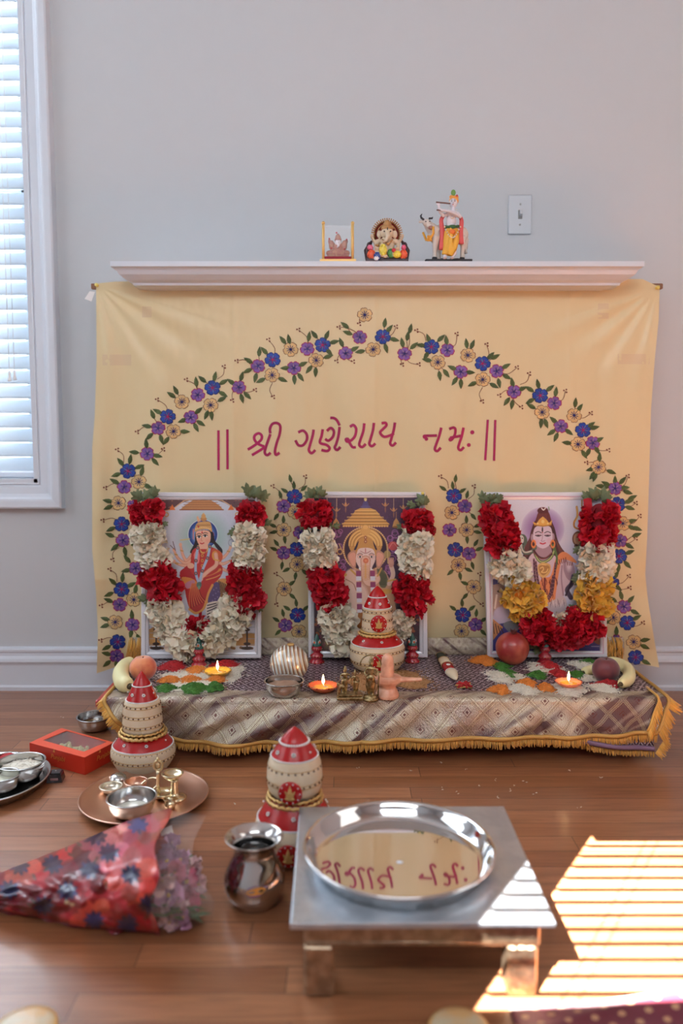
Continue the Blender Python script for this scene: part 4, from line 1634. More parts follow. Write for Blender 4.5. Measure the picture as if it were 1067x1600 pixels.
def paint_ascetic():
    r = Raster(769, 780, 938, 1018, 2.2)
    r.vgrad((214, 216, 228), (196, 198, 220))
    r.glow(848, 826, 34, (124, 78, 150), 1.0, .55)
    r.glow(900, 880, 40, (150, 150, 196), .5, 1)
    r.e(789, 797, 8.5, 11, (86, 132, 190)); r.ring(790, 796, 4, 2, (240, 170, 90)); r.s([(786, 790), (790, 788), (794, 791)], 1.6, (224, 140, 80))
    # trident and drum
    r.s([(901, 792), (902, 806), (897, 816), (898, 824), (906, 827)], 3.2, (190, 128, 60), w2=2.4); r.s([(901, 792), (902, 806), (898, 816)], 1.2, (236, 190, 110)); r.s([(909, 780), (909, 850)], 2, (176, 120, 60))
    r.e(904, 842, 10, 12, (110, 70, 56)); r.e(902, 842, 6, 9, (176, 140, 110)); r.e(900, 853, 3, 3, (80, 50, 44))
    # hair mass
    hair = (74, 44, 46)
    r.p([(838, 812), (858, 812), (866, 824), (872, 846), (882, 862), (898, 876), (880, 884), (868, 900), (864, 866), (834, 866), (826, 900), (818, 882), (818, 862), (826, 846), (830, 828)], hair, smooth=True)
    for k in range(14):
        r.s([(862 + k*.4, 830 + k), (872 + k*1.0, 856 + k), (878 + k*1.4, 876)], .7, (112, 66, 62)); r.s([(832 - k*.4, 830 + k), (826 - k*.5, 856), (822 - k*.2, 880)], .7, (104, 60, 60))
    # shoulders and chest
    sk, sk2, sk3 = (206, 186, 196), (168, 140, 154), (138, 106, 124)
    r.p([(826, 872), (838, 862), (858, 862), (872, 872), (888, 870), (897, 884), (898, 900), (888, 912), (880, 930), (880, 960), (828, 960), (826, 920), (820, 900)], sk, smooth=True)
    r.p([(882, 872), (894, 878), (898, 892), (896, 908), (886, 904), (880, 888)], sk2, smooth=True); r.e(889, 884, 4, 8, (222, 204, 212), soft=4)
    r.s([(878, 884), (877, 904), (880, 930)], 2, sk3, a=.7); r.s([(830, 892), (834, 900), (842, 898)], 1.5, sk3, a=.6); r.e(831, 897, 1.6, 1.2, (150, 90, 100))
    r.s([(896, 900), (893, 912), (886, 922), (892, 934)], 7, (72, 66, 88)); r.s([(894, 908), (884, 930)], 3, (40, 34, 54))
    # tiger skin
    r.p([(868, 874), (880, 862), (896, 872), (900, 880), (880, 874), (874, 890), (868, 930), (864, 960), (828, 960), (836, 930), (846, 904), (860, 900)], (222, 140, 92), smooth=True)
    rs = random.Random(9)
    for k in range(34):
        x, y = rs.uniform(838, 872), rs.uniform(900, 956)
        r.s([(x, y), (x + 2, y + 5), (x + 1, y + 9)], 1.3, (110, 48, 40), w2=.5)
    for k in range(8):
        r.s([(870 + k*3.4, 876 - 1.2*k + (k > 4)*k*1.6), (872 + k*3, 882 - k + (k > 4)*k*1.2)], 1.2, (110, 48, 40))
    # neck
    r.p([(840, 852), (858, 852), (862, 868), (848, 876), (834, 868)], sk2, smooth=True)
    # snakes and beads
    r.s([(812, 842), (810, 838), (818, 838), (821, 846), (816, 856), (820, 864), (830, 862), (836, 856)], 5.5, (92, 110, 96)); r.s([(815, 843), (815, 856), (820, 863), (830, 861)], 2.4, (206, 206, 196))
    r.e(814, 842, 4.4, 6, (218, 214, 206)); r.e(812.5, 841, .9, .9, (30, 30, 30)); r.e(816, 841, .9, .9, (30, 30, 30)); r.s([(811, 848), (818, 850)], 1.4, (60, 60, 56))
    r.s([(836, 866), (842, 876), (850, 878), (860, 872), (866, 860), (864, 852)], 4.4, (84, 116, 66)); r.s([(836, 866), (842, 876), (850, 878), (860, 872), (866, 860)], 1.5, (190, 196, 130))
    r.s([(866, 856), (870, 872), (868, 888)], 3.2, (84, 116, 66)); r.s([(834, 860), (842, 870), (852, 872), (862, 866)], 2.8, (74, 36, 46))
    for k in range(15):
        r.e(834 + k*1.95, 864 + 9*math.sin(k/14*PI), 1.1, 1.1, (120, 66, 66))
    # gold pendant collar
    r.p([(841, 882), (849, 879), (859, 882), (860, 892), (855, 900), (848, 903), (842, 898), (840, 890)], (214, 176, 110), smooth=True); r.p([(843, 884), (857, 884), (857, 892), (849, 899), (843, 893)], (176, 130, 76), smooth=True)
    r.s([(844, 888), (848, 886), (849, 890), (846, 894), (853, 894), (856, 889)], 1.6, (232, 200, 130)); r.s([(847, 882), (853, 883)], 1.3, (232, 200, 130))
    # rudraksha strings
    for pts in ([(834, 874), (836, 904), (842, 928), (852, 938), (862, 928), (866, 900), (868, 880)], [(837, 878), (840, 904), (846, 926), (858, 930), (864, 900)]):
        r.s(pts, 3.0, (84, 50, 66))
        for i_, q in enumerate(catmull([(x, y, 0) for x, y in pts], 5)):
            r.e(q.x, q.y, 1.1, 1.1, (136, 92, 104))
    r.s([(851, 904), (851, 922)], 3.2, (120, 50, 50)); r.e(851, 924, 2.2, 3.6, (90, 40, 50))
    # face
    r.e(831.5, 840, 2.4, 6, sk2); r.e(864, 839, 2.4, 6, sk2)
    r.p([(834, 828), (840, 822), (857, 822), (862, 829), (863, 842), (858, 852), (848, 857), (838, 852), (833, 842)], (214, 200, 214), smooth=True)
    r.e(838, 846, 4, 4, (214, 170, 190), a=.5, soft=3); r.e(858, 845, 4, 4, (214, 170, 190), a=.5, soft=3)
    for x in (841, 855.5):
        r.e(x, 836.2, 4.2, 2.2, (196, 170, 186)); r.s([(x - 4.4, 836.5), (x, 837.8), (x + 4.4, 836.3)], 1.3, (40, 24, 34)); r.e(x, 836.8, 2.2, 1, (60, 44, 54)); r.s([(x - 4.8, 832.8), (x, 830.6), (x + 4.8, 832.8)], 1.1, (52, 34, 42))
    r.s([(848, 834), (846.8, 843), (845.5, 845), (848, 846), (851, 844.6)], .9, (168, 132, 156)); r.s([(844, 848.5), (848, 849.8), (852, 848.3)], 2.1, (196, 62, 84)); r.e(847.4, 827.5, 1.1, 4, (40, 24, 30)); r.e(847.4, 832, .8, .8, (180, 60, 60))
    for x in (833.5, 863.5):
        r.ring(x, 850, 3, 2, (226, 134, 70), ry_=5)
    # topknot and crown
    r.p([(834, 824), (837, 812), (842, 798), (848, 794), (854, 796), (858, 802), (861, 812), (864, 824), (856, 816), (848, 813), (840, 816)], (104, 50, 46), smooth=True)
    r.e(848, 798, 8.5, 5.5, (90, 42, 42)); r.s([(846, 794), (849, 797), (852, 794)], 1.6, (236, 230, 226)); r.s([(857, 792), (858, 797)], 1.2, (100, 140, 80))
    for k in range(5):
        r.s([(843 + k*2.4, 802), (841 + k*3.2, 812)], .7, (134, 72, 62))
    r.p([(832, 815), (838, 818), (843, 811), (848, 807), (853, 811), (858, 817), (863, 812), (861, 821), (848, 823), (835, 821)], (222, 172, 84)); r.s([(835, 820), (848, 822), (861, 820)], 1.6, (176, 120, 50))
    r.e(848, 815, 2.4, 3, (240, 206, 130)); r.e(840, 818, 1.4, 1.4, (244, 214, 140)); r.e(856, 818, 1.4, 1.4, (244, 214, 140))
    # waist cloth, bull, ground
    r.p([(830, 935), (850, 944), (878, 932), (886, 946), (880, 962), (832, 962)], (206, 192, 196), smooth=True)
    for k in range(40):
        r.s([(832 + k*1.3, 940 + 4*math.sin(k)), (831 + k*1.35, 946 + 3*math.sin(k))], .8, rs.choice([(150, 130, 140), (232, 222, 222)]))
    r.p([(769, 910), (784, 910), (792, 930), (790, 960), (769, 960)], (170, 140, 126), smooth=True); r.e(779, 924, 2.2, 1.6, (40, 30, 34)); r.e(784, 962, 14, 14, (180, 170, 190), soft=3)
    r.s([(776, 930), (773, 950)], 3, (214, 196, 180)); r.p([(769, 905), (778, 905), (780, 912), (769, 914)], (70, 72, 130))
    r.p([(769, 976), (800, 972), (860, 985), (938, 976), (938, 1018), (769, 1018)], (62, 58, 118)); r.p([(769, 966), (786, 980), (769, 1002)], (196, 130, 80))
    for k in range(4):
        r.s([(770 + k*4, 972 + 3*k), (772 + k*5, 990)], 1.4, (60, 36, 34))
    r.p([(786, 976), (800, 970), (812, 980), (800, 990)], (120, 120, 124), smooth=True)
    r.e(913, 996, 9, 8.5, (222, 186, 110)); r.p([(900, 984), (920, 970), (938, 974), (938, 1006), (924, 1000), (914, 986)], (120, 70, 56), smooth=True)
    r.e(906, 1008, 3, 2, (220, 90, 110)); r.e(910, 1006, 2.4, 2, (236, 150, 150)); r.s([(924, 1010), (936, 1010)], .8, (190, 190, 210))
    r.s([(775, 1014), (936, 1014)], 1, (46, 44, 100))
    r.noisy(.04, 4)
    return r


M_print = attr_mat('printed_paper', 0.32, coat=0.5)
_m, _nt2, _b2 = M_print, M_print.node_tree, M_print.node_tree.nodes['Principled BSDF']
_b2.inputs['Coat Roughness'].default_value = 0.08
M_alu = mat('white_frame', C(198, 198, 204), 0.32, metal=0.15)
M_alu2 = mat('frame_line', C(150, 150, 156), 0.4)
M_pinkl = mat('frame_pink_line', C(200, 130, 160), 0.4)
YP0, YP1 = 2.285, 2.328


def framed(label, corners, inner, painter, pinkline=False, tack=None):
    """corners: TL,TR,BR,BL of the outer frame in the photo, stood on the table and leaning back"""
    TL, TR, BR, BL = corners
    bl, br = atY(BL[0], BL[1], YP0), atY(BR[0], BR[1], YP0)
    dz = TZ + 0.002 - min(bl.z, br.z)
    org = Vector(((bl.x + br.x)/2, YP0, TZ + 0.002))
    tl, tr = atY(TL[0], TL[1], YP1), atY(TR[0], TR[1], YP1)
    t = thing('framed_picture', label, 'picture', org)
    nrm = (tr - bl).cross(tl - br)
    nrm.normalize()
    if nrm.y > 0:
        nrm = -nrm

    def pl(px, py, off=0.0):
        # intersect the photo ray with the leaning plane (through bl, normal nrm)
        d = ray(px, py)
        o_ = Vector((0, 0, CH))
        s_ = (bl - o_).dot(nrm)/d.dot(nrm)
        return o_ + d*s_ + nrm*off
    # frame bars with a stepped face
    w_ = 9.0
    (x0, y0, x1, y1) = inner
    for (P, Q, R_, S_) in (((TL), (TR), (x1, y0), (x0, y0)), ((BL), (BR), (x1, y1), (x0, y1)), (TL, BL, (x0, y1), (x0, y0)), (TR, BR, (x1, y1), (x1, y0))):
        mb = MB()
        A_, B2, C_, D_ = [Vector((q[0], q[1], 0)) for q in (P, Q, R_, S_)]
        lay = [(0.0, -0.012), (0.0, 0.004), (0.10, 0.0052), (0.50, 0.0052), (0.54, 0.0032), (0.60, 0.0032), (0.64, 0.005), (0.93, 0.003), (1.0, 0.0005), (1.0, -0.012)]
        vs = []
        for (f_, off) in lay:
            a_ = A_.lerp(D_, f_)
            b_ = B2.lerp(C_, f_)
            vs += [pl(a_.x, a_.y, off), pl(b_.x, b_.y, off)]
        n_ = len(lay)
        fs = [(2*i, 2*i + 1, 2*i + 3, 2*i + 2) for i in range(n_ - 1)] + [(2*n_ - 2, 2*n_ - 1, 1, 0)]
        fs += [tuple(2*i for i in range(n_)), tuple(2*i + 1 for i in reversed(range(n_)))]
        mb.add(vs, fs[:4], False, 0)
        mb.add(vs, fs[4:5], False, 1)
        mb.add(vs, fs[5:], False, 0)
        mb.build('frame_bar', [M_alu, M_pinkl if pinkline else M_alu2], t, org)
    # backing board
    mb = MB()
    e = [TL, TR, BR, BL]
    cx, cy = (TL[0] + BR[0])/2, (TL[1] + BR[1])/2
    q = [(cx + (x - cx)*.97, cy + (y - cy)*.975) for x, y in e]
    vs = [pl(x, y, -0.004) for x, y in q] + [pl(x, y, -0.011) for x, y in q]
    mb.add(vs, [(0, 1, 2, 3), (7, 6, 5, 4), (0, 4, 5, 1), (1, 5, 6, 2), (2, 6, 7, 3), (3, 7, 4, 0)], False)
    mb.build('backing', mat('board', C(120, 100, 80), 0.8), t, org)
    r = painter()
    H, W_ = r.h, r.w
    tlp, trp, brp, blp = pl(r.x0, r.y0), pl(r.x1, r.y0), pl(r.x1, r.y1), pl(r.x0, r.y1)
    uu, vv = np.meshgrid(np.linspace(0, 1, W_), np.linspace(0, 1, H))
    P4 = [np.array(q) - np.array(org) for q in (tlp, trp, brp, blp)]
    co = (P4[0]*(1 - uu)[..., None]*(1 - vv)[..., None] + P4[1]*uu[..., None]*(1 - vv)[..., None] + P4[2]*uu[..., None]*vv[..., None] + P4[3]*(1 - uu)[..., None]*vv[..., None])
    co = co.reshape(-1, 3)
    ii = np.arange((H - 1)*(W_ - 1))
    rr, cc = ii//(W_ - 1), ii % (W_ - 1)
    a0 = rr*W_ + cc
    faces = np.stack([a0, a0 + W_, a0 + W_ + 1, a0 + 1], 1).astype(np.int32)
    me = bpy.data.meshes.new('print')
    me.vertices.add(len(co)); me.vertices.foreach_set('co', co.ravel())
    me.loops.add(faces.size); me.loops.foreach_set('vertex_index', faces.ravel())
    me.polygons.add(len(faces)); me.polygons.foreach_set('loop_start', np.arange(0, faces.size, 4, dtype=np.int32))
    me.update(calc_edges=True)
    a = me.color_attributes.new('print', 'FLOAT_COLOR', 'POINT')
    s8 = np.clip(r.A, 0, 255)/255
    li = np.where(s8 <= .04045, s8/12.92, ((s8 + .055)/1.055)**2.4)*PRK
    buf = np.ones((H*W_, 4)); buf[:, :3] = np.clip(li.reshape(-1, 3), 0, .9)
    a.data.foreach_set('color', buf.ravel())
    me.materials.append(M_print)
    o = bpy.data.objects.new('print', me)
    COL.objects.link(o)
    o.parent = t
    if tack:
        mb = MB()
        p = pl(tack[0], tack[1], 0.006)
        mb.ell(p, (0.005, 0.004, 0.005), seg=10, rings=6)
        mb.build('tack', M_pin, t, org)
    return t, pl


PRK = 1.12
G1, PL1 = framed('framed print of a many-armed figure in red robes, leftmost altar picture',
                 ((222, 769), (407, 770), (408, 1028), (221, 1029)), (233, 781, 398, 1018), paint_goddess)
G2, PL2 = framed('framed print of an elephant-headed figure under a golden parasol, middle altar picture',
                 ((481, 768), (664, 769), (668, 1027), (482, 1027)), (491, 778, 655, 1017), paint_elephant, tack=(660, 771))
G3, PL3 = framed('framed print of a pale long-haired seated ascetic, rightmost altar picture',
                 ((754, 769), (944, 769), (948, 1026), (762, 1027)), (770, 781, 937, 1017), paint_ascetic, pinkline=True)

# ================================================================== FLOWER GARLANDS
M_red = mat('red_petals', C(196, 20, 44, 1.3), 0.55, island=0.7)
M_white = mat('cream_petals', (0.92, 0.85, 0.70, 1), 0.6, island=0.10, sub=0.1)
M_yel = mat('yellow_petals', C(240, 176, 62, 1.25), 0.6, island=0.4, sheen=0.3)
M_leaf = mat('garland_leaf', C(108, 120, 84, 1.2), 0.55, island=0.5)
M_redc = mat('red_core', C(130, 12, 30, 1.0), 0.8)
M_whitec = mat('cream_core', (0.92, 0.82, 0.64, 1), 0.8)
M_yelc = mat('yellow_core', C(200, 130, 40, 1.1), 0.8)
PM = {'r': (M_red, M_redc), 'w': (M_white, M_whitec), 'y': (M_yel, M_yelc)}


def ruffle(mb, c, nrm, size, rnd, mi=0):
    """one frilled fan-shaped petal standing out from c"""
    nrm = nrm.normalized()
    t_ = nrm.orthogonal().normalized()
    t_ = (Matrix.Rotation(rnd.uniform(0, 2*PI), 3, nrm) @ t_)
    b_ = nrm.cross(t_)
    nu, nv = 7, 4
    ph = rnd.uniform(0, 6)
    tilt = rnd.uniform(-0.2, 1.0)
    vs = []
    for j in range(nv):
        r = j/(nv - 1)
        for i in range(nu):
            a = (i/(nu - 1) - .5)*rnd.uniform(1.9, 2.1)
            fr = math.sin(a*6 + ph)*0.16*r*r
            x = math.sin(a)*r*0.75
            z = math.cos(a)*r
            out = z*math.cos(tilt) + fr*math.sin(tilt)
            side = z*math.sin(tilt)*.9 - fr*math.cos(tilt) + 0.12*r*r
            vs.append(c + (t_*x + b_*side + nrm*out*(1 + .12*math.sin(a*11 + ph)*r))*size)
    fs = [(j*nu + i, j*nu + i + 1, (j + 1)*nu + i + 1, (j + 1)*nu + i) for j in range(nv - 1) for i in range(nu - 1)]
    mb.add(vs, fs, True, mi)


def blossom(pl, pts, rad, kind, parent, rnd, dens=1.0, depth=0.75):
    """a run of carnation heads strung along pts (photo px), rad in px"""
    sc = 2.31/F
    P = [pl(x, y, 0.006 + rad*sc*depth*.9) for x, y in pts]
    R_ = rad*sc
    mb = MB()
    L = sum((b - a).length for a, b in zip(P, P[1:])) if len(P) > 1 else 0
    core, shell = [], []
    n = max(2, int(L/0.006) + 1)
    line = []
    if len(P) > 1:
        cm = catmull(P, 6)
        line = cm
    else:
        line = [P[0] - Vector((0, 0, .001)), P[0] + Vector((0, 0, .001))]
    for i, p in enumerate(line):
        mb.ell(p, (R_*.62, R_*.62*depth, R_*.62), seg=10, rings=7, mi=1)
    cnt = int((L/R_*62 + 110)*dens)
    for k in range(cnt):
        t_ = rnd.random()
        # whole length including rounded ends
        s_ = t_*(L + 1.3*R_) - .65*R_
        if L > 0:
            f_ = min(max(s_/L, 0), 1)*(len(line) - 1)
            i = min(int(f_), len(line) - 2)
            c = line[i].lerp(line[i + 1], f_ - i)
            ax = (line[i + 1] - line[i]).normalized()
            over = (s_ - min(max(s_, 0), L))/R_
        else:
            c = P[0]
            ax = Vector((0, 0, 1))
            over = rnd.uniform(-.65, .65)
        u_ = ax.orthogonal().normalized()
        u_ = Matrix.Rotation(rnd.uniform(0, 2*PI), 3, ax) @ u_
        d = (u_*math.sqrt(max(0.05, 1 - min(1, abs(over))**2)) + ax*over*1.2)
        d.y *= 1.0
        if d.y > 0.55:
            continue
        d.normalize()
        off = Vector((d.x, d.y*depth, d.z))*R_*rnd.uniform(.42, .62)
        ruffle(mb, c + off, (d + Vector((rnd.uniform(-.3, .3), rnd.uniform(-.3, .1), rnd.uniform(-.3, .3)))), R_*rnd.uniform(.54, .80), rnd)
    return mb.build('carnation_bunch', list(PM[kind]), parent, parent.location)


def lobed(mb, c, d, nrm, L, rnd):
    """a chrysanthemum-like lobed leaf"""
    d = d.normalized()
    s = d.cross(nrm).normalized()
    n_ = s.cross(d).normalized()
    out = []
    N = 26
    for k in range(N):
        a = -PI + 2*PI*k/N
        r = (0.62 + 0.38*math.cos(a))*(1 + 0.28*math.cos(a*7))
        x, y = 0.34*L + r*math.cos(a)*L*.62, r*math.sin(a)*L*.62
        z = 0.10*L*math.cos(y/L*7) - 0.25*(x/L)**2*L + 0.04*L*math.sin(k*2.1)
        out.append(c + d*x + s*y + n_*z)
    ctr = c + d*L*.4 + n_*0.12*L
    mb.add([ctr] + out, [(0, i + 1, (i + 1) % N + 1) for i in range(N)], True, 0)
    mb.tube([c, ctr, c + d*L*.85 - n_*.1*L], 0.0007, 4)


def leaves(pl, x, y, n, L, parent, rnd, lift=0.02, spread=PI, ang=PI/2, R0=6):
    mb = MB()
    for k in range(n):
        a = ang + (rnd.random() - .5)*spread
        c = pl(x + rnd.uniform(-R0, R0), y + rnd.uniform(-3, 3), lift*rnd.uniform(.6, 1.2))
        d = Vector((math.cos(a), rnd.uniform(-.55, .05), math.sin(a)))
        lobed(mb, c, d, Vector((rnd.uniform(-.4, .4), -1, rnd.uniform(-.2, .5))), L*rnd.uniform(.6, .98)*2.31/F, rnd)
    return mb.build('leaf_sprig', M_leaf, parent, parent.location)


def garland(label, pl, anchor, segs, lvs, seed):
    rnd = random.Random(seed)
    t = thing('flower_garland', label, 'garland', pl(anchor[0], anchor[1], 0.02))
    # the string inside
    allp = [p for (_, pts, _, *_r) in segs for p in pts]
    for (kind, pts, rad, *rest) in segs:
        blossom(pl, pts, rad, kind, t, rnd, dens=rest[0] if rest else 1.0)
    for (x, y, n, L, ang, spread) in lvs:
        leaves(pl, x, y, n, L, t, rnd, ang=ang, spread=spread)
    return t


U, Dn = PI/2, -PI/2
garland('red and cream carnation garland hung on the leftmost altar picture', PL1, (315, 780),
        [('r', [(225, 804), (243, 801)], 19), ('r', [(219, 815), (230, 815)], 10),
         ('w', [(236, 835), (242, 850), (246, 866)], 24),
         ('r', [(250, 896), (256, 908), (263, 920)], 25),
         ('w', [(262, 950), (268, 968), (282, 988), (298, 1002)], 25),
         ('r', [(309, 978)], 21), ('w', [(322, 1004)], 13),
         ('w', [(334, 992), (352, 978), (366, 962), (372, 948)], 25),
         ('r', [(385, 894), (381, 908), (384, 926), (392, 940)], 23),
         ('w', [(391, 835), (391, 850), (389, 872)], 22),
         ('r', [(386, 803), (402, 804)], 17)],
        [(230, 783, 7, 22, U, 2.4), (243, 779, 4, 18, U - .4, 1.6), (236, 818, 4, 15, 0, 3), (252, 818, 3, 15, -.6, 2), (256, 880, 5, 14, .3, 3), (237, 938, 5, 16, 3.3, 2.0), (258, 932, 4, 14, 2.6, 2),
         (394, 776, 8, 22, U, 2.2), (408, 780, 4, 18, U - .7, 1.4), (372, 822, 4, 16, 3.6, 2), (408, 820, 3, 14, -.3, 2), (380, 880, 4, 14, 2.4, 2.6), (376, 936, 5, 16, 2.6, 2.4), (399, 948, 3, 12, -.6, 2)], 11)
garland('red and cream carnation garland hung on the middle altar picture', PL2, (574, 780),
        [('r', [(484, 803), (502, 803)], 20), ('w', [(496, 843), (499, 858), (502, 872)], 23),
         ('r', [(508, 902), (512, 915), (519, 928)], 24), ('w', [(524, 958), (530, 976), (538, 996)], 25),
         ('w', [(622, 968), (630, 972)], 15), ('w', [(628, 985)], 12),
         ('r', [(637, 915), (640, 925), (650, 938)], 22), ('r', [(632, 908), (656, 914)], 14),
         ('w', [(648, 846), (648, 862), (646, 880)], 23), ('r', [(641, 815), (660, 814)], 17), ('r', [(668, 828)], 10)],
        [(486, 779, 7, 20, U, 2.4), (498, 776, 4, 18, U - .5, 1.6), (482, 822, 3, 12, 3.4, 2), (515, 824, 4, 13, -.2, 2), (518, 884, 5, 15, .4, 2.2), (497, 886, 3, 12, 2.8, 2), (516, 938, 5, 16, 2.8, 2.5), (530, 934, 3, 14, .3, 1.5),
         (660, 788, 6, 20, U - .2, 2.2), (650, 790, 4, 14, 2.2, 1.6), (664, 824, 4, 14, .2, 2), (634, 826, 3, 12, 3.0, 2), (658, 898, 4, 12, -.2, 2), (636, 950, 5, 16, .1, 3)], 22)
garland('garland of red, cream and yellow carnations hung on the rightmost altar picture', PL3, (850, 780),
        [('r', [(770, 806), (774, 820), (780, 836), (782, 850)], 23), ('w', [(786, 876), (792, 886), (800, 894)], 24),
         ('y', [(802, 925), (812, 930), (822, 938)], 24), ('y', [(806, 960)], 11),
         ('r', [(834, 968), (836, 982)], 24), ('r', [(850, 990), (868, 992)], 19), ('w', [(872, 966)], 14),
         ('r', [(884, 984), (902, 982), (918, 972)], 22), ('r', [(898, 962)], 18),
         ('y', [(924, 914), (920, 930), (922, 944)], 24), ('w', [(926, 864), (926, 880), (924, 890)], 24),
         ('r', [(930, 802), (930, 818), (928, 838)], 25), ('y', [(872, 1006)], 8)],
        [(757, 785, 8, 20, U, 2.6), (772, 783, 5, 18, U - .5, 1.6), (800, 858, 6, 15, -.3, 2.5), (812, 908, 4, 14, .5, 2.4), (806, 950, 4, 12, -1.6, 3), (816, 966, 4, 13, 3.4, 2), (818, 1000, 5, 15, -.6, 2),
         (918, 782, 7, 20, U + .3, 2.2), (936, 780, 7, 22, U - .2, 2.2), (908, 856, 4, 13, 3.2, 2), (938, 850, 3, 12, 0, 2), (906, 904, 5, 16, 2.8, 2.4), (928, 900, 4, 13, 1.2, 2), (902, 948, 5, 15, -2.6, 2), (918, 958, 6, 15, -.4, 2), (842, 1008, 4, 12, 3.5, 2)], 33)

# ================================================================== THINGS STANDING ON THE ALTAR
M_satin = mat('red_satin', C(176, 20, 22, 1.05), 0.26, bump=0.1, scale=400)
M_gold2 = mat('gold_trim', C(206, 168, 106, 1.1), 0.34, metal=0.6, bump=0.5, scale=400)
M_pearl = mat('pearl_beads', C(236, 224, 206), 0.25, coat=0.4)
M_creams = mat('cream_satin', C(232, 220, 188, 1.2), 0.35, metal=0.1)
M_brassd = mat('brown_beads', C(96, 60, 40), 0.3)


def net_material(nm, ca, cb, n=26.0, k=420.0):
    m, nt, b = new_mat(nm)
    tc = node(nt, 'ShaderNodeTexCoord')
    s = node(nt, 'ShaderNodeSeparateXYZ')
    nt.links.new(tc.outputs['Object'], s.inputs[0])
    a = mth(nt, 'MULTIPLY', mth(nt, 'ARCTAN2', s.outputs[1], s.outputs[0]), n/2)
    z = mth(nt, 'MULTIPLY', s.outputs[2], k)

    def tri(x):
        return mth(nt, 'ABSOLUTE', mth(nt, 'SUBTRACT', mth(nt, 'MULTIPLY', mth(nt, 'FRACT', x), 2.0), 1.0))
    l1 = tri(mth(nt, 'ADD', a, z))
    l2 = tri(mth(nt, 'SUBTRACT', a, z))
    net = mth(nt, 'MINIMUM', l1, l2)
    f = mth(nt, 'GREATER_THAN', net, 0.22)
    col = mixc(nt, f, ca, cb)
    nt.links.new(col, b.inputs['Base Color'])
    b.inputs['Roughness'].default_value = 0.35
    b.inputs['Metallic'].default_value = 0.08
    bp = node(nt, 'ShaderNodeBump')
    bp.inputs['Strength'].default_value = 0.6
    bp.inputs['Distance'].default_value = 0.0015
    nt.links.new(net, bp.inputs['Height'])
    bp.invert = True
    nt.links.new(bp.outputs[0], b.inputs['Normal'])
    return m


M_net = net_material('gold_net', C(214, 172, 108, 1.2), (0.92, 0.86, 0.72, 1))


